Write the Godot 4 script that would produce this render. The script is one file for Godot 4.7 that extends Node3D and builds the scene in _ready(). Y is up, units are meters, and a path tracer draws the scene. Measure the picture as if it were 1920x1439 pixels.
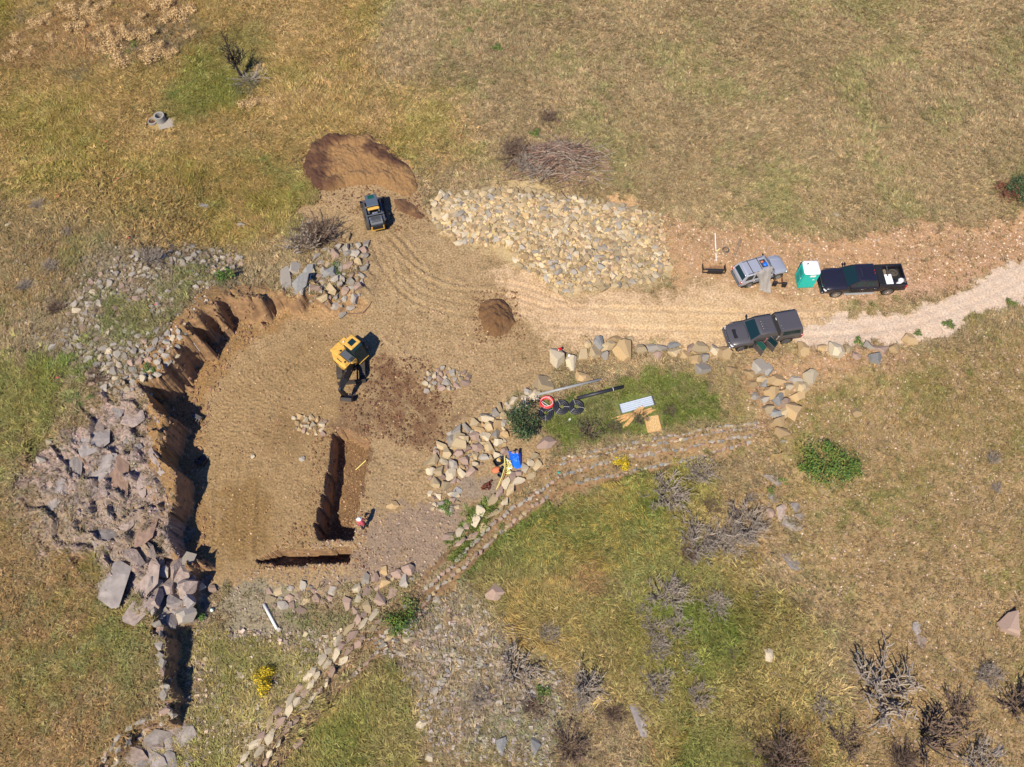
extends Node3D
# An aerial look over a hillside dig: camera 56 m up, tilted 26 degrees from straight down. x runs right, z towards the bottom of the picture.

const EYE := 56.0
const TILT := 26.0
const FOCAL := 1553.0          # focal length in pixels of the 1920 x 1439 photograph
const CELL := 0.16
const GW := 760
const GH := 544
const GX0 := -60.8
const GZ0 := -79.0
const TW := 1900
const TH := 1360

var rng := RandomNumberGenerator.new()
var hgt := PackedFloat32Array()
var taken := {}
var M := {}
var grain: ImageTexture
var blotch: ImageTexture
var streak: ImageTexture
var albedo_bytes := PackedByteArray()
var relief_bytes := PackedByteArray()
var grass_bytes := PackedByteArray()
var tall_bytes := PackedByteArray()
var layers := []
var noise_big := PackedByteArray()
var noise_mid := PackedByteArray()
var noise_fine := PackedByteArray()
var noise_cell := PackedByteArray()
var row_albedo := []
var row_grass := []
var row_tall := []
var row_relief := []
var tracks_bytes := PackedByteArray()
var smooth_mask := PackedByteArray()
var outcrop: MeshInstance3D
var dirt_mask := PackedByteArray()
var rough_mask := PackedByteArray()

# ---------------------------------------------------------------- naming

func numbered(called: String) -> String:
	if not taken.has(called):
		taken[called] = 0
		return called
	taken[called] += 1
	return "%s_%03d" % [called, taken[called]]

func tag(o: Node3D, label: String, category: String, group := "") -> void:
	o.set_meta("label", label)
	o.set_meta("category", category)
	if group != "":
		o.set_meta("group", group)

func thing(called: String, label: String, category: String, at := Vector3.ZERO, turn := 0.0, group := "") -> Node3D:
	var o := Node3D.new()
	o.name = numbered(called)
	add_child(o)
	o.position = at
	o.rotation.y = turn
	tag(o, label, category, group)
	return o

func part(called: String, mesh: Mesh, m: Material, parent: Node3D, at := Vector3.ZERO, turn := Vector3.ZERO) -> MeshInstance3D:
	var o := MeshInstance3D.new()
	o.name = called
	o.mesh = mesh
	o.material_override = m
	parent.add_child(o, true)
	o.position = at
	o.rotation = turn
	return o

func single(called: String, mesh: Mesh, m: Material, label: String, category: String, at := Vector3.ZERO, turn := 0.0, group := "") -> MeshInstance3D:
	var o := MeshInstance3D.new()
	o.name = numbered(called)
	o.mesh = mesh
	o.material_override = m
	add_child(o)
	o.position = at
	o.rotation.y = turn
	tag(o, label, category, group)
	return o

# ---------------------------------------------------------------- places

func ray(px: float, py: float) -> Vector3:
	var dx := (px - 960.0) / FOCAL
	var dy := (719.5 - py) / FOCAL
	var c := cos(deg_to_rad(TILT))
	var s := sin(deg_to_rad(TILT))
	return Vector3(dx, -c + dy * s, -s - dy * c)

func level(px: float, py: float, h := 0.0) -> Vector3:
	var d := ray(px, py)
	return Vector3(0, EYE, 0) + d * ((EYE - h) / -d.y)

func height(x: float, z: float) -> float:
	var fx := clampf((x - GX0) / CELL, 0.0, GW - 1.001)
	var fz := clampf((z - GZ0) / CELL, 0.0, GH - 1.001)
	var ix := int(fx)
	var iz := int(fz)
	var u := fx - ix
	var v := fz - iz
	var i := iz * GW + ix
	return lerpf(lerpf(hgt[i], hgt[i + 1], u), lerpf(hgt[i + GW], hgt[i + GW + 1], u), v)

func spot(px: float, py: float) -> Vector3:
	# the point of the ground that the photograph shows at this pixel
	var d := ray(px, py)
	var t := (EYE - 5.0) / -d.y
	var t1 := (EYE + 3.0) / -d.y
	var step := (t1 - t) / 80.0
	while t < t1:
		var p := Vector3(0, EYE, 0) + d * (t + step)
		if p.y <= height(p.x, p.z):
			break
		t += step
	var lo := t
	var hi := t + step
	for k in 8:
		var mid := (lo + hi) * 0.5
		var p2 := Vector3(0, EYE, 0) + d * mid
		if p2.y <= height(p2.x, p2.z):
			hi = mid
		else:
			lo = mid
	var q := Vector3(0, EYE, 0) + d * hi
	q.y = height(q.x, q.z)
	return q

func metres(at: Vector3) -> float:
	# metres to one pixel of the photograph, at a place
	var c := cos(deg_to_rad(TILT))
	var s := sin(deg_to_rad(TILT))
	return ((EYE - at.y) * c + -at.z * s) / FOCAL

func yaw(a: Vector3, b: Vector3) -> float:
	return atan2(-(b.z - a.z), b.x - a.x)

# ---------------------------------------------------------------- mesh building

class MB:
	var st := SurfaceTool.new()
	var group := -1
	var tint := Color.WHITE
	func _init() -> void:
		st.begin(Mesh.PRIMITIVE_TRIANGLES)
	func tri(a: Vector3, b: Vector3, c: Vector3) -> void:
		st.set_smooth_group(group)
		for p in [a, b, c]:
			st.set_color(tint)
			st.add_vertex(p)
	func quad(a: Vector3, b: Vector3, c: Vector3, d: Vector3) -> void:
		tri(a, b, c)
		tri(a, c, d)
	func loft(rings: Array, closed := true, caps := true) -> void:
		var n: int = rings[0].size()
		for k in rings.size() - 1:
			var r0: Array = rings[k]
			var r1: Array = rings[k + 1]
			for i in (n if closed else n - 1):
				var j := (i + 1) % n
				quad(r0[i], r0[j], r1[j], r1[i])
		if caps:
			cap(rings[0], true)
			cap(rings[-1], false)
	func cap(r: Array, flip: bool) -> void:
		var c := Vector3.ZERO
		for p in r:
			c += p
		c /= r.size()
		var keep := group
		group = -1
		for i in r.size():
			var j := (i + 1) % r.size()
			if flip:
				tri(c, r[j], r[i])
			else:
				tri(c, r[i], r[j])
		group = keep
	func box(at: Vector3, size: Vector3, turn := Basis.IDENTITY, chamfer := 0.0) -> void:
		var h := size * 0.5
		var b := minf(chamfer, minf(h.x, minf(h.y, h.z)) * 0.9)
		if b <= 0.0:
			var q := []
			for s in [[-1, -1], [1, -1], [1, 1], [-1, 1]]:
				q.append(s)
			var r0 := []
			var r1 := []
			for s in q:
				r0.append(at + turn * Vector3(s[0] * h.x, -h.y, s[1] * h.z))
				r1.append(at + turn * Vector3(s[0] * h.x, h.y, s[1] * h.z))
			loft([r0, r1])
			return
		var rings := []
		for e in [[-h.y, b], [-h.y + b, 0.0], [h.y - b, 0.0], [h.y, b]]:
			var r := []
			var x: float = h.x - e[1]
			var z: float = h.z - e[1]
			for c in [[1, 1, 1], [1, 1, 0], [-1, 1, 0], [-1, 1, 1], [-1, -1, 1], [-1, -1, 0], [1, -1, 0], [1, -1, 1]]:
				r.append(at + turn * Vector3(c[0] * (x if c[2] == 1 else x - b), e[0], c[1] * (z if c[2] == 0 else z - b)))
			rings.append(r)
		loft(rings)
	func tube(pts: Array, radii: Array, sides := 6, caps := true) -> void:
		var rings := []
		var ref := Vector3.UP
		for k in pts.size():
			var a: Vector3 = pts[maxi(k - 1, 0)]
			var b: Vector3 = pts[mini(k + 1, pts.size() - 1)]
			var d := (b - a).normalized()
			if absf(d.dot(ref)) > 0.93:
				ref = Vector3.RIGHT if absf(d.x) < 0.8 else Vector3.FORWARD
			var u := d.cross(ref).normalized()
			var v := u.cross(d).normalized()
			var r := []
			for i in sides:
				var an := TAU * i / sides
				r.append(pts[k] + (u * cos(an) + v * sin(an)) * radii[k])
			rings.append(r)
		loft(rings, true, caps)
	func ring(c: Vector3, axis: Vector3, big: float, small: float, n := 20, m := 6, squash := 1.0) -> void:
		var u := axis.cross(Vector3(0.31, 0.87, 0.21)).normalized()
		var v := axis.cross(u).normalized()
		var rings := []
		for k in n + 1:
			var a := TAU * k / n
			var o := u * cos(a) + v * sin(a)
			var r := []
			for i in m:
				var e := TAU * i / m
				r.append(c + o * (big + cos(e) * small) + axis * sin(e) * small * squash)
			rings.append(r)
		loft(rings, true, false)
	func lathe(c: Vector3, axis: Vector3, prof: Array, n := 16) -> void:
		# prof: [radius, along the axis]
		var u := axis.cross(Vector3(0.31, 0.27, 0.91)).normalized()
		var v := axis.cross(u).normalized()
		var rings := []
		for p in prof:
			var r := []
			for i in n:
				var a := TAU * i / n
				r.append(c + axis * p[1] + (u * cos(a) + v * sin(a)) * p[0])
			rings.append(r)
		loft(rings, true, true)
	func extrude(poly: Array, z0: float, z1: float) -> void:
		# a side view [x, y] given depth along z
		var pts := PackedVector2Array()
		for p in poly:
			pts.append(Vector2(p[0], p[1]))
		var idx := Geometry2D.triangulate_polygon(pts)
		for k in range(0, idx.size(), 3):
			var a := pts[idx[k]]
			var b := pts[idx[k + 1]]
			var c := pts[idx[k + 2]]
			tri(Vector3(a.x, a.y, z0), Vector3(b.x, b.y, z0), Vector3(c.x, c.y, z0))
			tri(Vector3(a.x, a.y, z1), Vector3(c.x, c.y, z1), Vector3(b.x, b.y, z1))
		for i in pts.size():
			var p := pts[i]
			var q := pts[(i + 1) % pts.size()]
			quad(Vector3(p.x, p.y, z0), Vector3(q.x, q.y, z0), Vector3(q.x, q.y, z1), Vector3(p.x, p.y, z1))
	func done() -> ArrayMesh:
		st.index()
		st.generate_normals()
		return st.commit()

# ---------------------------------------------------------------- materials

func noise_image(w: int, h: int, kind: int, freq: float, octaves: int, sd: int, seamless := true) -> Image:
	var n := FastNoiseLite.new()
	n.seed = sd
	n.noise_type = kind
	n.frequency = freq
	n.fractal_octaves = octaves
	if kind == FastNoiseLite.TYPE_CELLULAR:
		n.cellular_return_type = FastNoiseLite.RETURN_DISTANCE
	return n.get_seamless_image(w, h) if seamless else n.get_image(w, h)

func grey_texture(im: Image, lo: float, hi: float) -> ImageTexture:
	var d := im.get_data()
	for i in d.size():
		d[i] = int(255.0 * lerpf(lo, hi, d[i] / 255.0))
	var g := Image.create_from_data(im.get_width(), im.get_height(), false, Image.FORMAT_L8, d)
	g.convert(Image.FORMAT_RGB8)
	return ImageTexture.create_from_image(g)

func c255(r: float, g: float, b: float) -> Color:
	return Color(r / 255.0, g / 255.0, b / 255.0)

func mat(key: String, c: Color, rough := 0.9, metal := 0.0, tex: Texture2D = null, scale := 1.0, bump := 0.0) -> StandardMaterial3D:
	var m := StandardMaterial3D.new()
	m.resource_name = key
	m.albedo_color = c
	m.roughness = rough
	m.metallic = metal
	if tex:
		m.albedo_texture = tex
		m.uv1_triplanar = true
		m.uv1_scale = Vector3.ONE * scale
		if bump > 0.0:
			m.heightmap_enabled = true
			m.heightmap_texture = tex
			m.heightmap_scale = bump
	M[key] = m
	return m

func make_materials() -> void:
	grain = grey_texture(noise_image(256, 256, FastNoiseLite.TYPE_SIMPLEX_SMOOTH, 0.045, 5, 3), 0.68, 1.0)
	blotch = grey_texture(noise_image(256, 256, FastNoiseLite.TYPE_SIMPLEX_SMOOTH, 0.012, 4, 4), 0.7, 1.0)
	var sk := noise_image(64, 256, FastNoiseLite.TYPE_SIMPLEX_SMOOTH, 0.05, 4, 5)
	sk.resize(256, 256, Image.INTERPOLATE_CUBIC)
	streak = grey_texture(sk, 0.68, 1.0)
	var dust := grey_texture(noise_image(256, 256, FastNoiseLite.TYPE_SIMPLEX_SMOOTH, 0.02, 4, 6), 0.8, 1.0)
	# stones
	mat("stone_tan", c255(206, 182, 138), 0.95, 0, grain, 0.9, 3.0)
	mat("stone_ochre", c255(204, 172, 122), 0.95, 0, grain, 1.1, 3.0)
	mat("stone_pale", c255(222, 204, 168), 0.95, 0, grain, 0.8, 3.0)
	mat("stone_grey", c255(186, 175, 156), 0.95, 0, grain, 1.0, 3.0)
	mat("stone_blue", c255(158, 156, 148), 0.9, 0, streak, 0.8, 3.0)
	mat("stone_pink", c255(184, 156, 134), 0.95, 0, grain, 1.0, 3.0)
	mat("slab_grey", c255(168, 157, 146), 0.95, 0, blotch, 0.5, 14.0)
	mat("slab_mauve", c255(178, 158, 142), 0.95, 0, blotch, 0.6, 14.0)
	mat("slab_rust", c255(174, 142, 118), 0.95, 0, blotch, 0.5, 8.0)
	for key in ["stone_tan", "stone_ochre", "stone_pale", "stone_grey", "stone_blue", "stone_pink", "slab_grey", "slab_mauve", "slab_rust"]:
		for v in 2:
			var copy: StandardMaterial3D = M[key].duplicate()
			copy.albedo_color = M[key].albedo_color * [0.9, 1.06][v]
			copy.uv1_offset = Vector3(0.37, 0.61, 0.13) * (v + 1)
			M["%s_%d" % [key, v]] = copy
	# vegetation
	mat("dead_grey", c255(154, 142, 126), 0.95)
	mat("dead_brown", c255(116, 96, 78), 0.95)
	mat("charred", c255(48, 42, 40), 0.95)
	mat("brush_red", c255(146, 112, 94), 0.95)
	var lf := mat("leaf", Color.WHITE, 0.7)
	lf.vertex_color_use_as_albedo = true
	# machines
	mat("yellow", c255(228, 178, 78), 0.65, 0, dust, 0.7)
	mat("machine_black", c255(28, 28, 30), 0.5)
	mat("machine_grey", c255(82, 86, 90), 0.5)
	mat("worn_steel", c255(128, 122, 116), 0.55, 0.6, grain, 1.5)
	mat("track_steel", c255(88, 80, 72), 0.75, 0.3, grain, 1.5)
	mat("rubber", c255(38, 37, 36), 0.9)
	mat("dusty_rubber", c255(78, 70, 60), 0.95)
	mat("chrome", c255(200, 202, 205), 0.25, 0.9)
	mat("glass", c255(24, 46, 48), 0.06)
	mat("glass_green", c255(28, 78, 66), 0.1)
	mat("lens_clear", c255(225, 225, 220), 0.15)
	mat("lens_red", c255(190, 22, 18), 0.25)
	var bp := mat("paint_black", c255(34, 32, 40), 0.3)
	var gp := mat("paint_grey", c255(92, 88, 86), 0.34, 0.3)
	var sp := mat("paint_silver", c255(178, 180, 184), 0.35, 0.35)
	for p in [bp, gp, sp]:
		p.clearcoat_enabled = true
		p.clearcoat = 0.6
		p.clearcoat_roughness = 0.12
	mat("trim_black", c255(24, 24, 25), 0.65)
	mat("bed_black", c255(34, 34, 35), 0.85, 0, grain, 2.0)
	mat("interior", c255(58, 54, 50), 0.95)
	mat("seat_red", c255(150, 92, 82), 0.95)
	# goods
	mat("teal", c255(30, 190, 172), 0.5)
	mat("teal_dark", c255(22, 156, 142), 0.55)
	mat("white_plastic", c255(236, 236, 232), 0.5)
	mat("cloth_grey", c255(180, 172, 160), 0.95, 0, grain, 1.2)
	mat("tarp_blue", c255(20, 108, 224), 0.5)
	mat("pipe_grey", c255(150, 150, 146), 0.5)
	mat("pipe_black", c255(46, 46, 50), 0.5)
	mat("pipe_red", c255(214, 66, 66), 0.45)
	mat("pvc", c255(232, 230, 216), 0.4)
	mat("cord_white", c255(220, 216, 206), 0.7)
	mat("galvanised", c255(206, 214, 220), 0.5, 0.15)
	mat("lumber", c255(228, 178, 112), 0.85, 0, streak, 0.8)
	mat("plywood", c255(236, 194, 128), 0.85, 0, grain, 0.8)
	mat("old_wood", c255(150, 130, 104), 0.95, 0, streak, 0.9)
	mat("rust", c255(122, 66, 42), 0.9, 0.2, grain, 2.0)
	mat("orange_bag", c255(206, 118, 78), 0.85)
	mat("strap_yellow", c255(222, 208, 122), 0.7)
	mat("concrete", c255(176, 172, 162), 0.95, 0, grain, 1.2)
	mat("soil_dark", c255(98, 70, 50), 1.0, 0, grain, 0.5, 14.0)
	mat("soil_brown", c255(134, 100, 66), 1.0, 0, grain, 0.6, 12.0)
	mat("flag_pink", c255(240, 90, 90), 0.6)
	mat("ball_white", c255(226, 228, 220), 0.5)
	mat("ball_green", c255(60, 130, 96), 0.5)
	mat("skin", c255(196, 140, 112), 0.6)
	mat("shirt", c255(186, 78, 84), 0.95)
	mat("trousers", c255(42, 42, 50), 0.95)
	mat("boots", c255(60, 48, 38), 0.85)
	var person := mat("person", Color.WHITE, 0.85)
	person.vertex_color_use_as_albedo = true

# ---------------------------------------------------------------- terrain

func poly_mask(polys: Array, soft: int, h := 0.0) -> PackedByteArray:
	# corners [px, py] or [px, py, height of the ground there]
	var im := Image.create(GW, GH, false, Image.FORMAT_L8)
	for poly in polys:
		var pts := []
		var y0 := 1e9
		var y1 := -1e9
		for c in poly:
			var p := level(c[0], c[1], c[2] if c.size() > 2 else h)
			var g := Vector2((p.x - GX0) / CELL, (p.z - GZ0) / CELL)
			pts.append(g)
			y0 = minf(y0, g.y)
			y1 = maxf(y1, g.y)
		for y in range(maxi(0, int(y0)), mini(GH - 1, int(y1)) + 1):
			var xs := []
			for i in pts.size():
				var a: Vector2 = pts[i]
				var b: Vector2 = pts[(i + 1) % pts.size()]
				if (a.y <= y) != (b.y <= y):
					xs.append(a.x + (y - a.y) / (b.y - a.y) * (b.x - a.x))
			xs.sort()
			for k in range(0, xs.size() - 1, 2):
				var l := maxi(0, int(ceil(xs[k])))
				var r := mini(GW, int(ceil(xs[k + 1])))
				if r > l:
					im.fill_rect(Rect2i(l, y, r - l, 1), Color.WHITE)
	if soft > 0:
		for k in soft:
			im.resize(maxi(4, im.get_width() / 2), maxi(4, im.get_height() / 2), Image.INTERPOLATE_BILINEAR)
		im.resize(GW, GH, Image.INTERPOLATE_CUBIC)
	return im.get_data()

const CLIFF := [[520, 552, 1.6], [497, 543, 2.4], [482, 548, 2.8], [474, 562, 2.9], [452, 561, 3.0], [430, 560, 3.1], [408, 562, 3.1], [398, 580, 3.2], [388, 594, 3.2], [370, 616, 3.3], [362, 634, 3.3], [342, 652, 3.3], [334, 672, 3.3], [322, 684, 3.3], [305, 694, 3.3], [291, 714, 3.3], [296, 740, 3.3], [302, 772, 3.2], [303, 800, 3.1], [304, 825, 2.9], [312, 868, 2.6], [316, 890, 2.5], [322, 920, 2.6], [325, 965, 2.9], [328, 1015, 3.0], [341, 1046, 2.8], [352, 1075, 2.2], [352, 1100, 1.6], [340, 1140, 1.4], [300, 1160, 2.2], [300, 1200, 2.2], [306, 1260, 2.2], [314, 1320, 2.2], [322, 1340, 2.0], [290, 1356, 1.8], [250, 1372, 1.6], [215, 1400, 1.4], [195, 1439, 1.2], [180, 1520, 1.0]]

const STEP_A := [[1425, 797], [1285, 820], [1160, 842], [1075, 860], [1035, 872], [995, 892], [960, 922], [925, 952], [880, 994], [852, 1022], [800, 1078], [713, 1153], [674, 1195], [630, 1240], [591, 1292], [563, 1331], [538, 1356], [513, 1398], [482, 1436], [440, 1500]]
const STEP_B := [[1420, 816], [1300, 838], [1160, 861], [1090, 880], [1040, 902], [1000, 930], [960, 957], [920, 989], [880, 1029], [840, 1070], [760, 1140], [706, 1188], [664, 1232], [618, 1280], [578, 1328], [550, 1360], [522, 1402], [492, 1440], [450, 1500]]
const STEP_C := [[1410, 830], [1335, 850], [1235, 875], [1160, 892], [1072, 911], [1032, 927], [990, 961], [940, 998], [902, 1036], [870, 1066], [815, 1112], [740, 1190], [690, 1240], [650, 1280], [610, 1320], [572, 1365], [542, 1405], [512, 1445], [470, 1500]]

func rut(pts: Array, width: float, depth: float) -> void:
	# a wheel rut with its berms pressed into the sheet itself
	var cv := Curve3D.new()
	var w := []
	for p in pts:
		w.append(level(p[0], p[1], 0.0))
	for k in w.size():
		var a: Vector3 = w[maxi(k - 1, 0)]
		var b: Vector3 = w[mini(k + 1, w.size() - 1)]
		cv.add_point(w[k], (a - b) * 0.16, (b - a) * 0.16)
	var done := {}
	var s := 0.0
	var length := cv.get_baked_length()
	while s < length:
		var c := cv.sample_baked(s)
		var ix := int((c.x - GX0) / CELL)
		var iz := int((c.z - GZ0) / CELL)
		var fade := smoothstep(0.0, 1.5, s) * smoothstep(0.0, 1.5, length - s)
		for dz in range(-5, 6):
			for dx in range(-5, 6):
				var i := (iz + dz) * GW + ix + dx
				if i < 0 or i >= GW * GH:
					continue
				var d := Vector2(GX0 + (ix + dx) * CELL - c.x, GZ0 + (iz + dz) * CELL - c.z).length() / width
				if d > 1.6:
					continue
				var v := (-cos(d * PI) if d < 1.0 else 1.0 - (d - 1.0) / 0.6) * depth * fade
				if not done.has(i) or d < done[i][0]:
					done[i] = [d, v]
		s += CELL * 0.6
	for i in done:
		hgt[i] += done[i][1]

func build_heights() -> void:
	var n := FastNoiseLite.new()
	n.seed = 11
	n.frequency = 0.09
	n.fractal_octaves = 3
	var big := n.get_image(GW, GH, false, false, false)   # raw values
	n.seed = 12
	n.frequency = 0.012
	n.fractal_octaves = 2
	var wide := n.get_image(GW, GH, false, false, false)
	n.seed = 13
	n.frequency = 0.3
	var fine := n.get_image(GW, GH, false, false, false)
	n.seed = 14
	n.frequency = 0.035
	n.fractal_octaves = 4
	n.fractal_type = FastNoiseLite.FRACTAL_RIDGED
	var ridge := n.get_image(GW, GH, false, false, false)
	n.seed = 15
	n.frequency = 0.045
	n.fractal_octaves = 2
	n.fractal_type = FastNoiseLite.FRACTAL_FBM
	var md := n.get_image(GW, GH, false, false, false).get_data()
	var bd := big.get_data()
	var wd := wide.get_data()
	var fd := fine.get_data()
	var rd := ridge.get_data()
	var left := poly_mask([[[-300, 330], [140, 360], [330, 430], [470, 470], [560, 520], [600, 700], [600, 1500], [-300, 1500]]], 6, 2.0)
	var pad_poly := CLIFF.duplicate()
	pad_poly.append_array([[1300, 1520], [1300, 700], [900, 560], [600, 590], [560, 575], [540, 560]])
	var pad := poly_mask([pad_poly], 1, 0.0)
	var up := poly_mask([[[760, 338], [860, 346], [1000, 348], [1080, 368], [1130, 368], [1240, 392], [1300, 428], [1400, 450], [1560, 468], [1720, 452], [2100, 380], [2100, -200], [760, -200]]], 2)
	var upwide := poly_mask([[[860, 400], [2200, 430], [2200, -300], [860, -300]]], 6)
	var far := [[300, 1700], [1850, 1700], [1720, 1100], [1500, 900]]
	var low := poly_mask([STEP_A + far], 1, 0.0)
	var low2 := poly_mask([STEP_B + far], 1, -0.6)
	var low3 := poly_mask([STEP_C + far], 1, -1.2)
	var lowwide := poly_mask([[[300, 1700], [600, 1100], [900, 880], [1200, 760], [1380, 800], [1500, 1100], [1560, 1700]]], 6, -1.0)
	var rubble := poly_mask([[[810, 372], [900, 362], [1080, 382], [1200, 400], [1240, 470], [1230, 510], [1100, 535], [1030, 530], [960, 470], [850, 440]]], 3)
	var t1 := poly_mask([[[627, 812], [648, 806], [690, 830], [684, 876], [674, 918], [668, 960], [660, 1011], [597, 1011], [592, 985], [608, 925], [620, 868]]], 0)
	var t1soft := poly_mask([[[627, 840], [690, 850], [660, 1011], [597, 1011], [592, 985], [608, 925]]], 4)
	var t2 := poly_mask([[[480, 1052], [520, 1034], [655, 1029], [656, 1055], [520, 1057]]], 0)
	var t2soft := poly_mask([[[530, 1020], [700, 1020], [700, 1070], [530, 1070]]], 4)
	var rock := poly_mask([[[40, 850], [130, 800], [200, 730], [300, 700], [420, 560], [520, 520], [570, 500], [680, 470], [660, 570], [590, 590], [480, 590], [380, 700], [330, 1000], [360, 1090], [365, 1180], [300, 1170], [180, 1110], [60, 1040]]], 3, 2.5)
	var blocks := poly_mask([[[286, 1048], [345, 1042], [362, 1090], [356, 1165], [320, 1182], [296, 1165]]], 1, 1.4)
	var bench := poly_mask([[[560, 470], [690, 455], [690, 560], [600, 590], [530, 560]]], 3, 0.5)
	var dirt := poly_mask([[[540, 400], [600, 380], [680, 420], [800, 400], [830, 440], [950, 470], [1010, 520], [1040, 555], [1250, 530], [1350, 500], [1540, 540], [1920, 470], [1920, 560], [1700, 632], [1500, 655], [1360, 655], [1280, 640], [1110, 635], [1040, 660], [1000, 720], [930, 760], [890, 800], [830, 860], [820, 960], [780, 1060], [650, 1090], [380, 1100], [340, 1000], [320, 870], [310, 720], [345, 660], [410, 570], [490, 550], [600, 590], [680, 500], [560, 440]]], 3)
	dirt_mask = dirt
	rough_mask = rock
	hgt.resize(GW * GH)
	var za := level(300, 700, 3.5).z
	var zb := level(300, 1180, 2.2).z
	for iz in GH:
		for ix in GW:
			var i := iz * GW + ix
			var fl: float = left[i] / 255.0
			var b: float = bd[i] / 255.0 - 0.5
			var w: float = wd[i] / 255.0 - 0.5
			var f: float = fd[i] / 255.0 - 0.5
			var d: float = dirt[i] / 255.0
			var h := w * 0.9 * (1.0 - d) + b * 0.16 * (1.0 - d * 0.45) + f * 0.05
			h += lerpf(3.25, 1.95, clampf((GZ0 + iz * CELL - za) / (zb - za), 0.0, 1.0)) * fl * fl * (3.0 - 2.0 * fl)
			h += (up[i] / 255.0) * (0.75 + b * 0.3) * (upwide[i] / 255.0) * (1.0 + w)
			h += (rubble[i] / 255.0) * 0.35
			h += (bench[i] / 255.0) * 0.5
			var lw: float = lowwide[i] / 255.0
			var drop: float = (low[i] * 0.75 + low2[i] * 0.6 + low3[i] * 0.75) / 255.0 * clampf(lw * 1.6, 0.0, 1.0)
			h -= drop
			var rk: float = rock[i] / 255.0
			if rk > 0.0:
				# dipping beds of bedrock, broken across by joints
				var wxm := GX0 + ix * CELL
				var wzm := GZ0 + iz * CELL
				var mm: float = md[i] / 255.0 - 0.5
				var mb: float = md[(i + GW * 61) % (GW * GH)] / 255.0 - 0.5
				var bed := fposmod((wxm * 0.82 - wzm * 0.58) / 2.7 + mm * 1.9 + b * 0.2, 1.0)
				var joint := fposmod((wxm * 0.58 + wzm * 0.82) / 4.4 + mb * 2.4, 1.0)
				h += rk * (bed * bed * 0.55 - 0.2 + joint * 0.24 + b * 0.24 + f * 0.08)
			var m: float = md[i] / 255.0 - 0.5
			var m2: float = md[(i + GW * 97) % (GW * GH)] / 255.0 - 0.5
			var wx := clampi(ix + int(b * 5.0 + m * 22.0), 0, GW - 1)
			var wz := clampi(iz + int((rd[i] / 255.0 - 0.5) * 4.0 + m2 * 22.0), 0, GH - 1)
			var p: float = pad[wz * GW + wx] / 255.0
			if p > 0.0:
				var flat := b * 0.13 + f * 0.05 + (rubble[i] / 255.0) * 0.35 - drop + (bench[i] / 255.0) * 0.3
				h = lerpf(h, flat, p) + 4.0 * p * (1.0 - p) * (b * 1.6 + f * 0.9 + m * 0.8) * clampf(h - flat - 0.6, 0.0, 1.0)
			if blocks[i] > 0:
				h = lerpf(h, 1.1 + b * 0.8, blocks[i] / 255.0)
			if t1[i] > 0:
				h = lerpf(h, -1.5 - 1.5 * (t1soft[i] / 255.0) + b * 0.2, t1[i] / 255.0)
			if t2[i] > 0:
				h = lerpf(h, -0.9 - 1.7 * (t2soft[i] / 255.0) + b * 0.15, t2[i] / 255.0)
			var edge := mini(mini(ix, GW - 1 - ix), mini(iz, GH - 1 - iz))
			if edge < 18:
				h = lerpf(-4.2, h, smoothstep(0.0, 18.0, float(edge)))
			hgt[i] = h
	for o in [0.0, 34.0, 78.0, 112.0]:
		rut([[694 + o * 0.3, 440], [716 + o * 0.6, 500], [764 + o * 0.9, 556 - o * 0.2], [850 + o, 588 - o * 0.5], [980 + o, 602 - o * 0.2]], 0.3, 0.045)
	for o in [0.0, 30.0, 64.0]:
		rut([[704 + o * 0.5, 430], [742 + o * 0.8, 500], [748 + o * 0.9, 580], [732 + o * 0.9, 690]], 0.3, 0.05)
		rut([[800 + o * 0.5, 840 + o * 0.3], [880 + o * 0.5, 745 + o * 0.5], [960 + o * 0.4, 690 + o * 0.6], [1060, 612 + o]], 0.3, 0.04)
	for o in [0.0, 40.0, 80.0]:
		rut([[400 + o, 1060], [405 + o, 960], [415 + o, 860], [440 + o, 770], [500 + o * 0.7, 700]], 0.35, 0.04)
	for o in [6.0, 42.0]:
		rut([[1000, 568 + o], [1200, 574 + o], [1400, 580 + o], [1520, 588 + o], [1700, 574 + o * 0.9], [1850, 520 + o * 0.9], [1980, 450 + o * 0.9]], 0.35, 0.04)

func layer(polys: Array, soft: int, a: Color, b: Color, ragged: float, opacity: float, grass: float, tall: float, h := 0.0) -> void:
	# values read off sunlit ground, brought down to base colours
	var ga := a.get_luminance()
	var gb := b.get_luminance()
	var mute := 0.0 if grass > 0.7 else 0.12 if grass > 0.1 else 0.08
	var aa := Color(lerpf(a.r, ga, mute), lerpf(a.g, ga, mute), lerpf(a.b, ga, mute)) * 0.89
	var bb := Color(lerpf(b.r, gb, mute), lerpf(b.g, gb, mute), lerpf(b.b, gb, mute)) * 0.89
	layers.append([poly_mask(polys, soft, h), aa, bb, ragged, opacity, grass, tall])

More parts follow.
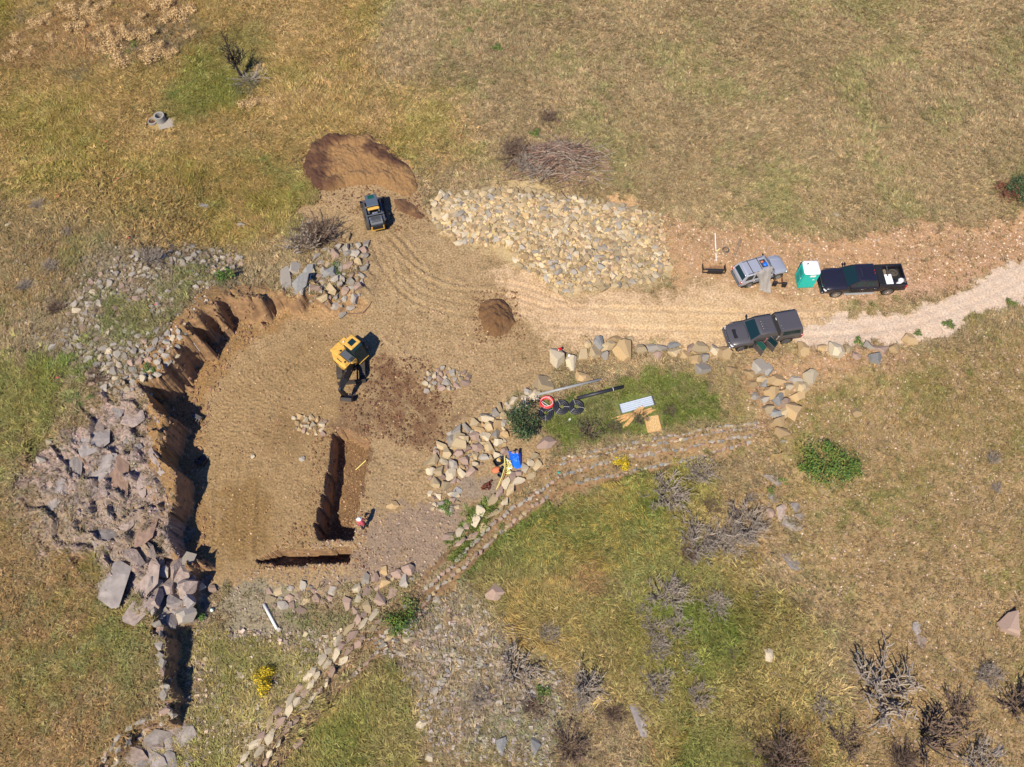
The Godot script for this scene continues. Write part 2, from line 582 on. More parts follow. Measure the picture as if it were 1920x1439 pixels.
func paint_row(y: int) -> void:
	var ar := PackedByteArray()
	ar.resize(TW * 3)
	var gr := PackedByteArray()
	gr.resize(TW)
	var tr := PackedByteArray()
	tr.resize(TW)
	var rr := PackedByteArray()
	rr.resize(TW)
	var nl := layers.size()
	var whole := TW * TH
	var masks := []
	for l in layers:
		masks.append(l[0])
	for x in TW:
		var i := y * TW + x
		var n0 := noise_big[i] / 255.0
		var n1 := noise_mid[i] / 255.0
		var n2 := noise_fine[i] / 255.0
		var n3 := noise_big[(i + TW * 311) % whole] / 255.0
		var n4 := noise_mid[(i + TW * 173) % whole] / 255.0
		var nn := 0.5 * (n1 - 0.5) + 0.25 * (n3 - 0.5) + 0.3 * (n2 - 0.5) + 0.15 * (n4 - 0.5)
		var mx := clampi(int(x * 0.4 + (n1 - 0.5) * 9.0 + (n0 - 0.5) * 14.0), 0, GW - 1)
		var my := clampi(int(y * 0.4 + (n4 - 0.5) * 9.0 + (n3 - 0.5) * 14.0), 0, GH - 1)
		var mi := my * GW + mx
		var mixer := clampf((n1 - 0.5) * 1.1 + (n2 - 0.5) * 0.9 + (n0 - 0.5) * 0.6 + 0.5, 0.0, 1.0)
		var r := lerpf(0.535, 0.645, mixer)
		var g := lerpf(0.464, 0.557, mixer)
		var b := lerpf(0.345, 0.42, mixer)
		var gd := 0.62
		var gt := 0.30
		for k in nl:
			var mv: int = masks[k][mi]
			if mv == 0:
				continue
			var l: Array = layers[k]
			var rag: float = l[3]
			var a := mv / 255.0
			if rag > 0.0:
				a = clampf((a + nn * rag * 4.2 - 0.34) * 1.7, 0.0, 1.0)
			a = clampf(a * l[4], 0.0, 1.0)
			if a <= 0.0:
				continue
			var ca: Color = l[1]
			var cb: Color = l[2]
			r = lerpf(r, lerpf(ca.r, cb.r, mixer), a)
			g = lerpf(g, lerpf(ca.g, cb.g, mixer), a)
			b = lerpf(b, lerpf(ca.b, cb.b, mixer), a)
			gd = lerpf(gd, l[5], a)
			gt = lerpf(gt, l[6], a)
		# dry and green growth mix from one metre to the next, with bare soil between
		if gd > 0.3:
			var bare := clampf((n4 * 0.6 + n1 * 0.4 - 0.56) * 7.0, 0.0, 1.0) * 0.36
			r = lerpf(r, 0.56, bare)
			g = lerpf(g, 0.50, bare)
			b = lerpf(b, 0.38, bare)
			gd *= 1.0 - bare * 0.7
			var lush := clampf((n3 - 0.5) * 3.2 + (n4 - 0.5) * 2.0, -1.0, 1.0) * 0.045
			r -= lush * (0.8 if lush > 0.0 else 0.3)
			g -= lush * (0.0 if lush > 0.0 else 0.3)
			b -= lush * (0.7 if lush > 0.0 else 0.2)
			gd *= clampf(0.25 + n1 * 0.8 + n4 * 0.8, 0.2, 1.0)
		var grit := 0.84 + 0.32 * n2
		ar[x * 3] = clampi(int(r * grit * 255.0), 0, 255)
		ar[x * 3 + 1] = clampi(int(g * grit * 255.0), 0, 255)
		ar[x * 3 + 2] = clampi(int(b * grit * 255.0), 0, 255)
		gr[x] = clampi(int(gd * 255.0), 0, 255)
		tr[x] = clampi(int(gt * 255.0), 0, 255)
		var rel := 0.22 * n1 + 0.34 * n2 + 0.10 * (noise_cell[i] / 255.0) + 0.12 + (tracks_bytes[i] - 128) / 255.0 * 0.9
		rel = lerpf(rel, 0.45, smooth_mask[mi] / 255.0 * 0.8)
		rr[x] = clampi(int(rel * 255.0), 0, 255)
	row_albedo[y] = ar
	row_grass[y] = gr
	row_tall[y] = tr
	row_relief[y] = rr

func track(pts: Array, width: float, kind: int, depth: float) -> void:
	# a wheel or crawler print pressed into the relief: kind 0 smooth rut, 1 crawler bars, 2 lug pattern
	var w := []
	for p in pts:
		w.append(level(p[0], p[1], 0.0))
	var cv := Curve3D.new()
	for k in w.size():
		var a: Vector3 = w[maxi(k - 1, 0)]
		var b: Vector3 = w[mini(k + 1, w.size() - 1)]
		cv.add_point(w[k], (a - b) * 0.16, (b - a) * 0.16)
	var length := cv.get_baked_length()
	var s := 0.0
	var px := CELL * GW / TW
	while s < length:
		var c := cv.sample_baked(s)
		var c2 := cv.sample_baked(minf(s + 0.05, length))
		var d := (c2 - c).normalized()
		var n := Vector3(-d.z, 0, d.x)
		var t := -width * 0.5
		var fade := smoothstep(0.0, 1.2, s) * smoothstep(0.0, 1.2, length - s)
		while t <= width * 0.5:
			var q := c + n * t
			var ix := int((q.x - GX0) / px)
			var iz := int((q.z - GZ0) / px)
			if ix > 0 and iz > 0 and ix < TW and iz < TH:
				var v := 0.0
				var e := absf(t) / (width * 0.5)
				if kind == 0:
					v = -1.0 if e < 0.7 else 0.8
				elif kind == 1:
					v = (0.9 if fmod(s, 0.36) < 0.16 else -1.0) if e < 0.9 else 0.5
				else:
					v = (0.8 if fmod(s + e * 0.25, 0.32) < 0.15 else -1.0) if e < 0.9 else 0.6
				tracks_bytes[iz * TW + ix] = clampi(128 + int(v * fade * depth * 30.0), 0, 255)
			t += px * 0.6
		s += px * 0.6

func paint_layers() -> void:
	# dry hillside: olive gold at the upper left
	layer([[[-400, -300], [790, -300], [720, 120], [760, 240], [800, 330], [560, 380], [520, 470], [400, 520], [300, 480], [-400, 400]]], 5, c255(146, 123, 71), c255(181, 150, 99), 0.3, 1.0, 1.0, 0.5)
	layer([[[420, -100], [760, -100], [700, 150], [540, 230], [470, 200]], [[640, 130], [900, 200], [880, 330], [760, 300]]], 5, c255(154, 129, 79), c255(187, 154, 107), 0.4, 0.9, 1.0, 0.55)
	layer([[[330, 150], [400, 50], [520, 10], [490, 110], [430, 190], [350, 235], [290, 210]], [[420, 260], [520, 285], [572, 330], [560, 372], [480, 325]], [[210, 440], [300, 400], [420, 372], [430, 384], [310, 420], [220, 452]]], 3, c255(100, 109, 58), c255(133, 134, 77), 1.0, 0.5, 1.0, 0.5)
	layer([[[60, 50], [230, -60], [370, -60], [350, 80], [250, 112], [150, 120], [-300, 140], [-300, 60]]], 3, c255(191, 140, 102), c255(146, 117, 70), 0.6, 0.8, 0.7, 0.5)
	layer([[[150, 66], [350, 20], [390, 50], [300, 122], [200, 112]], [[20, 20], [110, 0], [60, 60]], [[120, 110], [180, 110], [180, 150], [120, 140]]], 3, c255(133, 112, 101), c255(117, 109, 81), 1.0, 0.75, 0.3, 0.4)
	layer([[[-400, -300], [60, -300], [20, 40], [-400, 80]]], 4, c255(144, 136, 61), c255(168, 148, 77), 0.4, 0.9, 1.0, 0.6)
	# left edge
	layer([[[-400, 390], [180, 420], [130, 560], [60, 620], [-400, 660]]], 4, c255(146, 119, 72), c255(172, 144, 98), 0.7, 0.85, 0.7, 0.3, 2.0)
	layer([[[40, 610], [180, 470], [330, 420], [440, 432], [480, 470], [410, 545], [380, 590], [330, 650], [290, 720], [220, 770], [150, 730], [40, 700]]], 3, c255(140, 124, 92), c255(164, 146, 112), 0.7, 0.9, 0.22, 0.2, 3.0)
	layer([[[-400, 680], [110, 660], [140, 740], [100, 830], [60, 880], [-400, 900]]], 4, c255(142, 126, 71), c255(121, 124, 71), 0.8, 0.95, 1.0, 0.5, 3.0)
	layer([[[200, 560], [330, 580], [300, 640], [190, 620]], [[300, 500], [400, 470], [420, 520], [330, 580]]], 3, c255(138, 126, 79), c255(110, 115, 71), 0.9, 0.8, 0.9, 0.45, 3.0)
	layer([[[-400, 900], [60, 960], [180, 1050], [240, 1150], [300, 1170], [305, 1330], [200, 1420], [180, 1600], [-400, 1600]]], 4, c255(148, 119, 76), c255(176, 144, 100), 0.6, 0.95, 0.85, 0.35, 2.0)
	layer([[[170, 1200], [300, 1190], [306, 1330], [180, 1350]], [[30, 1060], [110, 1080], [70, 1140]], [[60, 1180], [120, 1220], [90, 1300], [40, 1250]]], 4, c255(125, 122, 73), c255(146, 134, 92), 0.9, 0.85, 1.0, 0.4, 2.0)
	layer([[[40, 850], [130, 800], [200, 730], [300, 700], [330, 870], [345, 1000], [362, 1100], [362, 1180], [290, 1170], [240, 1130], [180, 1110], [160, 1040], [60, 1010]]], 3, c255(150, 134, 122), c255(184, 156, 136), 0.6, 1.0, 0.1, 0.2, 3.0)
	layer([[[60, 900], [150, 930], [160, 1010], [60, 1000]], [[200, 930], [280, 960], [270, 1040], [180, 1050]]], 3, c255(172, 144, 112), c255(146, 128, 100), 0.8, 0.7, 0.2, 0.2, 3.0)
	# lower right hillside
	layer([[[1380, 640], [1700, 648], [2300, 520], [2300, 1700], [1480, 1700], [1600, 1250], [1500, 1050], [1430, 850]]], 4, c255(186, 152, 102), c255(166, 138, 92), 0.4, 1.0, 0.30, 0.22)
	layer([[[1600, 700], [2000, 650], [2000, 850], [1700, 900]], [[1500, 840], [1620, 850], [1600, 920], [1500, 900]], [[1820, 1000], [2000, 960], [2000, 1100], [1860, 1120]]], 5, c255(162, 137, 86), c255(146, 127, 74), 0.9, 0.7, 0.6, 0.26)
	layer([[[840, 1075], [960, 985], [1080, 912], [1200, 890], [1330, 872], [1400, 1050], [1500, 1150], [1600, 1350], [1600, 1700], [1300, 1700], [1200, 1350], [1000, 1200], [900, 1150]]], 4, c255(136, 124, 71), c255(166, 145, 95), 0.5, 1.0, 1.0, 0.6, -1.8)
	layer([[[880, 1060], [1050, 940], [1200, 920], [1330, 990], [1380, 1100], [1350, 1250], [1280, 1200], [1100, 1050], [960, 1080]], [[1270, 1330], [1440, 1360], [1530, 1600], [1300, 1600]], [[1300, 1160], [1400, 1150], [1400, 1260], [1310, 1260]]], 3, c255(106, 111, 60), c255(137, 135, 79), 1.0, 0.85, 1.0, 0.6, -1.8)
	layer([[[1060, 1040], [1130, 1030], [1160, 1090], [1090, 1110]], [[1440, 1330], [1540, 1330], [1560, 1600], [1440, 1600]], [[1250, 1360], [1300, 1400], [1240, 1439]]], 3, c255(138, 103, 62), c255(160, 125, 92), 0.9, 0.8, 1.0, 0.5, -1.8)
	layer([[[470, 1500], [560, 1372], [640, 1292], [720, 1215], [780, 1300], [800, 1600], [460, 1600]]], 3, c255(129, 124, 71), c255(154, 137, 87), 0.7, 1.0, 1.0, 0.55, -1.8)
	layer([[[700, 1190], [830, 1090], [900, 1085], [960, 1180], [1050, 1250], [1050, 1420], [900, 1400], [790, 1330]]], 4, c255(146, 133, 114), c255(168, 145, 108), 0.8, 0.95, 0.35, 0.4, -1.6)
	layer([[[930, 1130], [1010, 1170], [1080, 1240], [1010, 1260], [940, 1200]], [[1390, 1060], [1400, 1180], [1410, 1280], [1396, 1280], [1380, 1180], [1375, 1060]]], 3, c255(181, 155, 96), c255(162, 139, 82), 0.7, 0.8, 0.7, 0.45, -1.8)
	# between the stone walls
	layer([[[360, 1150], [480, 1190], [560, 1210], [660, 1170], [600, 1260], [480, 1390], [420, 1500], [330, 1500], [345, 1330], [370, 1300]]], 3, c255(138, 128, 84), c255(164, 148, 92), 0.8, 1.0, 0.85, 0.4)
	layer([[[380, 1104], [560, 1090], [620, 1130], [570, 1190], [430, 1200], [395, 1150]]], 3, c255(144, 132, 104), c255(162, 148, 116), 0.5, 1.0, 0.03, 0.1)
	layer([[[560, 1140], [700, 1120], [640, 1220], [560, 1220]]], 3, c255(154, 144, 112), c255(125, 124, 72), 0.9, 0.9, 0.4, 0.3)
	# dug ground
	layer([[[540, 400], [600, 380], [560, 300], [600, 250], [700, 245], [770, 330], [800, 400], [830, 440], [950, 470], [1010, 520], [1040, 555], [1250, 530], [1350, 500], [1540, 540], [1540, 590], [1360, 655], [1280, 640], [1110, 635], [1040, 662], [1010, 715], [930, 760], [1000, 800], [1030, 850], [930, 950], [860, 1010], [780, 1080], [650, 1100], [375, 1106], [335, 1000], [312, 870], [300, 720], [335, 660], [400, 560], [480, 540], [600, 585], [680, 500], [560, 440]]], 1, c255(161, 132, 89), c255(182, 152, 109), 0.25, 1.0, 0.0, 0.0)
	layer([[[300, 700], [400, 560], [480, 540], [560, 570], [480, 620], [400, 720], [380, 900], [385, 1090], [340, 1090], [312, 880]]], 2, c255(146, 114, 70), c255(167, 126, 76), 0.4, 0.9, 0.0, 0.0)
	layer([[[370, 760], [480, 650], [620, 610], [690, 760], [640, 1080], [385, 1090]]], 4, c255(151, 122, 78), c255(171, 140, 95), 0.4, 0.9, 0.0, 0.0)
	layer([[[385, 920], [500, 930], [500, 1050], [390, 1070]]], 3, c255(138, 108, 64), c255(155, 124, 76), 0.5, 0.9, 0.0, 0.0)
	layer([[[680, 560], [760, 470], [830, 460], [900, 560], [880, 650], [760, 680], [690, 640]]], 4, c255(159, 130, 87), c255(184, 156, 111), 0.4, 0.8, 0.0, 0.0)
	layer([[[705, 686], [790, 676], [800, 735], [832, 765], [820, 845], [790, 835], [760, 805], [690, 800], [676, 755], [712, 730]], [[770, 640], [790, 600], [800, 610], [782, 650]]], 3, c255(101, 71, 49), c255(132, 99, 68), 0.8, 0.95, 0.0, 0.0)
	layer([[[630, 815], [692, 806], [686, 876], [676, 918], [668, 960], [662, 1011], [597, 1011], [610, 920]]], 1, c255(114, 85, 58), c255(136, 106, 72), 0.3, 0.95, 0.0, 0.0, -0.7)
	layer([[[640, 745], [692, 770], [690, 830], [630, 800]], [[770, 790], [810, 820], [830, 800], [850, 760], [900, 730], [930, 715], [880, 765], [820, 850]]], 2, c255(153, 120, 83), c255(130, 104, 75), 0.6, 0.85, 0.0, 0.0)
	layer([[[500, 770], [560, 780], [590, 860], [520, 850]]], 3, c255(124, 99, 64), c255(146, 116, 74), 0.8, 0.7, 0.0, 0.0)
	layer([[[690, 985], [780, 955], [860, 940], [870, 1005], [780, 1095], [690, 1085], [640, 1130], [620, 1100], [690, 1060]]], 2, c255(166, 140, 112), c255(148, 126, 104), 0.5, 0.95, 0.02, 0.1)
	layer([[[830, 900], [900, 880], [940, 900], [920, 950], [850, 960]]], 3, c255(161, 140, 115), c255(146, 130, 111), 0.5, 0.85, 0.02, 0.1)
	layer([[[430, 540], [560, 560], [680, 570], [700, 600], [600, 620], [500, 580]]], 2, c255(171, 130, 84), c255(186, 150, 103), 0.5, 0.8, 0.0, 0.0)
	layer([[[690, 700], [720, 700], [720, 1000], [690, 1000]]], 3, c255(167, 142, 103), c255(153, 128, 91), 0.5, 0.7, 0.0, 0.0)
	layer([[[796, 376], [830, 350], [1000, 348], [1080, 368], [1230, 394], [1262, 470], [1262, 505], [1180, 545], [1046, 556], [960, 496], [900, 458], [850, 462], [800, 410]]], 2, c255(194, 171, 122), c255(178, 152, 107), 0.1, 1.0, 0.0, 0.0)
	# road
	layer([[[900, 470], [1010, 520], [1060, 556], [1250, 535], [1400, 520], [1540, 548], [1640, 600], [1360, 655], [1050, 645], [940, 600]]], 4, c255(205, 168, 121), c255(218, 184, 140), 0.2, 1.0, 0.0, 0.0)
	layer([[[1100, 572], [1360, 560], [1400, 600], [1360, 640], [1150, 618]]], 3, c255(213, 176, 123), c255(223, 190, 142), 0.2, 0.9, 0.0, 0.0)
	layer([[[1040, 360], [1240, 395], [1330, 450], [1300, 540], [1240, 540], [1260, 470]]], 3, c255(205, 162, 112), c255(190, 150, 104), 0.3, 0.9, 0.02, 0.1)
	layer([[[1250, 390], [1400, 430], [1560, 450], [1800, 410], [2100, 400], [2100, 440], [1900, 500], [1760, 550], [1500, 565], [1340, 530], [1240, 480]]], 3, c255(201, 156, 112), c255(183, 146, 106), 0.35, 1.0, 0.08, 0.2)
	layer([[[1500, 540], [1800, 500], [1900, 480], [1760, 548], [1600, 580]]], 2, c255(188, 148, 110), c255(205, 165, 130), 0.5, 0.9, 0.05, 0.1)
	layer([[[1470, 612], [1500, 596], [1620, 592], [1760, 556], [1860, 512], [1960, 450], [2200, 300], [2200, 480], [1960, 552], [1800, 612], [1700, 634], [1600, 646], [1500, 655]]], 1, c255(223, 198, 168), c255(213, 184, 152), 0.12, 1.0, 0.0, 0.0)
	layer([[[1360, 655], [1500, 655], [1720, 640], [1710, 690], [1560, 700], [1480, 790], [1420, 820], [1380, 740]]], 3, c255(195, 152, 108), c255(179, 142, 102), 0.5, 0.9, 0.12, 0.2)
	# green patch with the stacked goods
	layer([[[1010, 760], [1060, 730], [1130, 708], [1230, 680], [1300, 700], [1330, 740], [1330, 790], [1230, 808], [1120, 822], [1060, 840], [1010, 800]]], 2, c255(96, 112, 52), c255(126, 132, 66), 0.5, 0.95, 0.8, 0.22)
	layer([[[1060, 745], [1160, 740], [1150, 790], [1050, 790]], [[1250, 700], [1300, 710], [1300, 750], [1240, 740]]], 3, c255(148, 128, 87), c255(120, 120, 76), 0.8, 0.7, 0.7, 0.2)
	layer([[[1230, 660], [1400, 690], [1420, 800], [1320, 806], [1330, 730]]], 3, c255(188, 154, 100), c255(150, 138, 78), 0.7, 0.8, 0.4, 0.22)
	# terraces under the wall
	layer([[[1040, 852], [1420, 796], [1432, 836], [1260, 862], [1100, 892], [1020, 930], [900, 1050], [840, 1100], [700, 1230], [690, 1200], [830, 1060], [960, 930]]], 1, c255(172, 138, 96), c255(150, 126, 84), 0.4, 1.0, 0.14, 0.2)
	layer([[[880, 985], [925, 950], [930, 970], [860, 1060], [830, 1075]], [[870, 1075], [960, 1005], [1020, 960], [1120, 900], [1260, 874], [1110, 920], [980, 1010], [890, 1095]]], 1, c255(94, 107, 55), c255(122, 126, 71), 0.8, 0.9, 1.0, 0.45, -1.0)
	layer([[[1340, 880], [1480, 860], [1500, 960], [1440, 1040], [1390, 980]]], 4, c255(196, 156, 104), c255(176, 142, 90), 0.5, 0.8, 0.35, 0.22, -1.0)

func region_of(ix: int, iz: int, regions: Array) -> int:
	var i := iz * GW + ix
	for k in regions.size():
		if regions[k][1][i] > 127:
			return k + 1
	return 0

func steep(ix: int, iz: int) -> bool:
	var i := iz * GW + ix
	var a := hgt[i]
	return maxf(maxf(absf(a - hgt[i + 1]), absf(a - hgt[i + GW])), absf(a - hgt[i + GW + 1])) > 0.26

func build_terrain() -> void:
	noise_big = noise_image(TW, TH, FastNoiseLite.TYPE_SIMPLEX_SMOOTH, 0.006, 3, 21, false).get_data()
	noise_mid = noise_image(TW, TH, FastNoiseLite.TYPE_SIMPLEX_SMOOTH, 0.05, 3, 22, false).get_data()
	noise_fine = noise_image(TW, TH, FastNoiseLite.TYPE_SIMPLEX, 0.31, 2, 23, false).get_data()
	noise_cell = noise_image(TW, TH, FastNoiseLite.TYPE_CELLULAR, 0.14, 1, 24, false).get_data()
	tracks_bytes.resize(TW * TH)
	tracks_bytes.fill(128)
	# prints of crawlers and tyres
	for off in [0.0, 30.0, 60.0, 92.0]:
		track([[405 + off, 850], [420 + off, 780], [450 + off * 0.9, 720], [510 + off * 0.6, 690], [560 + off * 0.5, 670]], 0.55, 1, 1.0)
	for off in [0.0, 24.0, 55.0, 84.0]:
		track([[400 + off, 1070], [402 + off, 980], [410 + off, 900]], 0.6, 2, 1.0)
	for off in [0.0, 40.0]:
		track([[470 + off, 900], [480 + off, 820], [500 + off, 760], [540 + off, 720], [575 + off, 700]], 0.5, 1, 0.9)
	for off in [0.0, 22.0, 46.0, 70.0, 96.0]:
		track([[690 + off * 0.4, 440], [712 + off * 0.6, 500], [760 + off * 0.9, 560 - off * 0.2], [850 + off, 590 - off * 0.5], [960 + off, 600 - off * 0.2]], 0.4, 2, 0.9)
		track([[700 + off * 0.5, 430], [740 + off * 0.8, 500], [745 + off * 0.9, 580], [730 + off * 0.8, 680]], 0.4, 2, 0.9)
	for off in [0.0, 18.0, 40.0, 58.0]:
		track([[820 + off * 0.4, 800 + off * 0.4], [880 + off * 0.5, 740 + off * 0.5], [960 + off * 0.4, 680 + off * 0.6], [1050, 610 + off]], 0.45, 2, 0.8)
		track([[716 + off * 1.4, 980], [720 + off * 1.4, 900], [726 + off * 1.4, 840]], 0.5, 1, 0.8)
	for off in [4.0, 40.0]:
		track([[960, 570 + off], [1150, 580 + off], [1350, 580 + off], [1500, 590 + off], [1700, 575 + off * 0.9], [1850, 520 + off * 0.9], [1960, 460 + off * 0.9]], 0.35, 0, 0.16)
	for off in [0.0, 16.0, 30.0]:
		track([[840 + off, 560 - off], [900 + off, 530 - off], [960 + off, 560], [980 + off, 600 + off]], 0.4, 2, 0.9)
		track([[600 + off, 270], [640 + off, 310], [680 + off, 350]], 0.4, 2, 0.9)
		track([[560, 400 + off * 0.7], [620, 392 + off * 0.7], [680, 385 + off * 0.7]], 0.4, 2, 0.8)
	smooth_mask = poly_mask([[[900, 480], [1060, 560], [1250, 540], [1400, 524], [1540, 552], [1760, 552], [1860, 514], [1960, 452], [2200, 300], [2200, 480], [1960, 552], [1800, 612], [1600, 646], [1400, 655], [1110, 632], [940, 640], [860, 600]]], 3)
	paint_layers()
	row_albedo.resize(TH)
	row_grass.resize(TH)
	row_tall.resize(TH)
	row_relief.resize(TH)
	var job := WorkerThreadPool.add_group_task(paint_row, TH)
	WorkerThreadPool.wait_for_group_task_completion(job)
	for y in TH:
		albedo_bytes.append_array(row_albedo[y])
		grass_bytes.append_array(row_grass[y])
		tall_bytes.append_array(row_tall[y])
		relief_bytes.append_array(row_relief[y])
	row_albedo.clear()
	row_relief.clear()
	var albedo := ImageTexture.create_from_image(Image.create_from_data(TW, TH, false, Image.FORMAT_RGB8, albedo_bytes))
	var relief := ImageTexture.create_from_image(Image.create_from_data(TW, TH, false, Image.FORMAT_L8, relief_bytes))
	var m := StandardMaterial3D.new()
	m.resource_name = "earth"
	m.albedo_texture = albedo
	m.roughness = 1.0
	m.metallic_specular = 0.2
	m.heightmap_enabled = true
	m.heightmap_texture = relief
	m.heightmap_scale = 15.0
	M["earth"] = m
	# the one sheet, cut along the borders of its kinds of ground
	var regions := [
		["rock_outcrop", poly_mask([[[60, 860], [130, 800], [200, 735], [285, 715], [306, 760, 3.0], [312, 868, 2.4], [328, 1015, 2.8], [356, 1080, 1.0], [360, 1165, 1.0], [300, 1168, 2.2], [240, 1130], [180, 1110], [160, 1040], [60, 1010]]], 0, 3.0)],
		["dirt_road", poly_mask([[[1040, 556], [1250, 536], [1400, 524], [1540, 552], [1760, 550], [1860, 512], [1960, 450], [2200, 300], [2200, 480], [1960, 552], [1800, 612], [1700, 634], [1600, 646], [1500, 655], [1280, 640], [1110, 632], [1040, 655]]], 0)],
		["excavated_ground", poly_mask([[[540, 400], [600, 380], [560, 300], [600, 250], [700, 245], [770, 330], [800, 400], [830, 440], [950, 470], [1010, 520], [1040, 556], [1040, 660], [1010, 715], [930, 760], [1000, 800], [1030, 850], [930, 950], [860, 1010], [780, 1080], [650, 1100], [375, 1106], [335, 1000], [312, 870], [300, 720], [335, 660], [400, 560], [480, 540], [600, 585], [680, 500], [560, 440]]], 0)],
	]
	var names := ["ground"]
	for r in regions:
		names.append(r[0])
	names.append("cut_bank")
	var bank := mat("bank_soil", c255(168, 132, 92), 1.0, 0, blotch, 0.35, 30.0)
	var kind := PackedByteArray()
	kind.resize(GW * GH)
	for iz in GH - 1:
		for ix in GW - 1:
			var inside := ix > 22 and iz > 22 and ix < GW - 22 and iz < GH - 22
			var own := region_of(ix, iz, regions)
			kind[iz * GW + ix] = names.size() - 1 if inside and own != 1 and steep(ix, iz) else own
	var index := []
	var remap := []
	var pos := []
	var nor := []
	var uvs := []
	for k in names.size():
		index.append(PackedInt32Array())
		var rm := PackedInt32Array()
		rm.resize(GW * GH)
		rm.fill(-1)
		remap.append(rm)
		pos.append(PackedVector3Array())
		nor.append(PackedVector3Array())
		uvs.append(PackedVector2Array())
	for k in names.size():
		var rm: PackedInt32Array = remap[k]
		var ps := PackedVector3Array()
		var ns := PackedVector3Array()
		var us := PackedVector2Array()
		var id := PackedInt32Array()
		for iz in GH - 1:
			for ix in GW - 1:
				if kind[iz * GW + ix] != k:
					continue
				var i := iz * GW + ix
				var q := [i, i + 1, i + GW + 1, i + GW]
				for c in q:
					if rm[c] < 0:
						rm[c] = ps.size()
						var cx: int = c % GW
						var cz: int = c / GW
						ps.append(Vector3(GX0 + cx * CELL, hgt[c], GZ0 + cz * CELL))
						us.append(Vector2((cx + 0.5) / GW, (cz + 0.5) / GH))
						var xa := hgt[c - 1] if cx > 0 else hgt[c]
						var xb := hgt[c + 1] if cx < GW - 1 else hgt[c]
						var za := hgt[c - GW] if cz > 0 else hgt[c]
						var zb := hgt[c + GW] if cz < GH - 1 else hgt[c]
						ns.append(Vector3(xa - xb, 2.0 * CELL, za - zb).normalized())
				id.append_array(PackedInt32Array([rm[q[0]], rm[q[1]], rm[q[2]], rm[q[0]], rm[q[2]], rm[q[3]]]))
		var arr := []
		arr.resize(Mesh.ARRAY_MAX)
		arr[Mesh.ARRAY_VERTEX] = ps
		arr[Mesh.ARRAY_NORMAL] = ns
		arr[Mesh.ARRAY_TEX_UV] = us
		arr[Mesh.ARRAY_INDEX] = id
		var am := ArrayMesh.new()
		am.add_surface_from_arrays(Mesh.PRIMITIVE_TRIANGLES, arr)
		var o := MeshInstance3D.new()
		o.name = names[k]
		o.mesh = am
		o.material_override = bank if k == names.size() - 1 else m
		add_child(o)
		if names[k] == "rock_outcrop":
			outcrop = o
		o.set_meta("kind", "structure")
		o.set_meta("label", ["dry grassy hillside round the dig", "grey and mauve bedrock shelf left of the pit", "pale dirt road coming in from the right edge", "dug out brown building pad with its trenches", "steep cut earth banks round the pit and trenches"][k])
		o.set_meta("category", ["ground", "rock", "road", "ground", "bank"][k])
	var far := MB.new()
	far.quad(Vector3(-900, -4.0, -900), Vector3(900, -4.0, -900), Vector3(900, -4.0, 900), Vector3(-900, -4.0, 900))
	var fo := part("hillside", far.done(), mat("far_earth", c255(146, 122, 78), 1.0, 0, blotch, 0.05), self)
	fo.set_meta("kind", "structure")
	fo.set_meta("label", "dry hillside beyond the dig")
	fo.set_meta("category", "ground")

# ---------------------------------------------------------------- scattered stuff

func tint_at(x: float, z: float) -> Array:
	var ix := clampi(int((x - GX0) / (CELL * GW) * TW), 0, TW - 1)
	var iz := clampi(int((z - GZ0) / (CELL * GH) * TH), 0, TH - 1)
	var i := iz * TW + ix
	var c := Color(albedo_bytes[i * 3] / 255.0, albedo_bytes[i * 3 + 1] / 255.0, albedo_bytes[i * 3 + 2] / 255.0).srgb_to_linear()
	return [c, grass_bytes[i] / 255.0, tall_bytes[i] / 255.0]

func stuff(called: String, mesh: Mesh, m: Material, buf: PackedFloat32Array, count: int, label: String, category: String) -> void:
	var mm := MultiMesh.new()
	mm.transform_format = MultiMesh.TRANSFORM_3D
	mm.use_colors = true
	mm.mesh = mesh
	mm.instance_count = count
	mm.buffer = buf
	var o := MultiMeshInstance3D.new()
	o.name = numbered(called)
	o.multimesh = mm
	o.material_override = m
	add_child(o)
	tag(o, label, category)
	o.set_meta("kind", "stuff")

func tuft_mesh(sd: int, blades: int, spread: float) -> ArrayMesh:
	var r := RandomNumberGenerator.new()
	r.seed = sd
	var mb := MB.new()
	for k in blades:
		var a := r.randf() * TAU
		var o := Vector3(cos(a), 0, sin(a)) * r.randf_range(0.0, 0.35) * spread
		var b := r.randf() * TAU
		var lean := Vector3(cos(b), 0, sin(b))
		var side := Vector3(-lean.z, 0, lean.x) * r.randf_range(0.035, 0.075)
		var top := o + lean * r.randf_range(0.35, 0.95) * spread + Vector3.UP * r.randf_range(0.5, 1.0)
		var mid := o + lean * 0.25 * spread + Vector3.UP * 0.5
		mb.tri(o - side, mid + side, o + side)
		mb.tri(o - side, mid - side * 0.8, mid + side)
		mb.tri(mid - side * 0.8, top, mid + side)
	return mb.done()

func pebble_mesh(sd: int) -> ArrayMesh:
	return stone_mesh(sd, 5, 3)

var kept_clear := []

func keep_clear(px: float, py: float, r: float) -> void:
	var p := spot(px, py)
	kept_clear.append(Vector3(p.x, p.z, r))

func covered(x: float, z: float) -> bool:
	for c in kept_clear:
		if absf(x - c.x) < c.z and absf(z - c.y) < c.z:
			return true
	return false

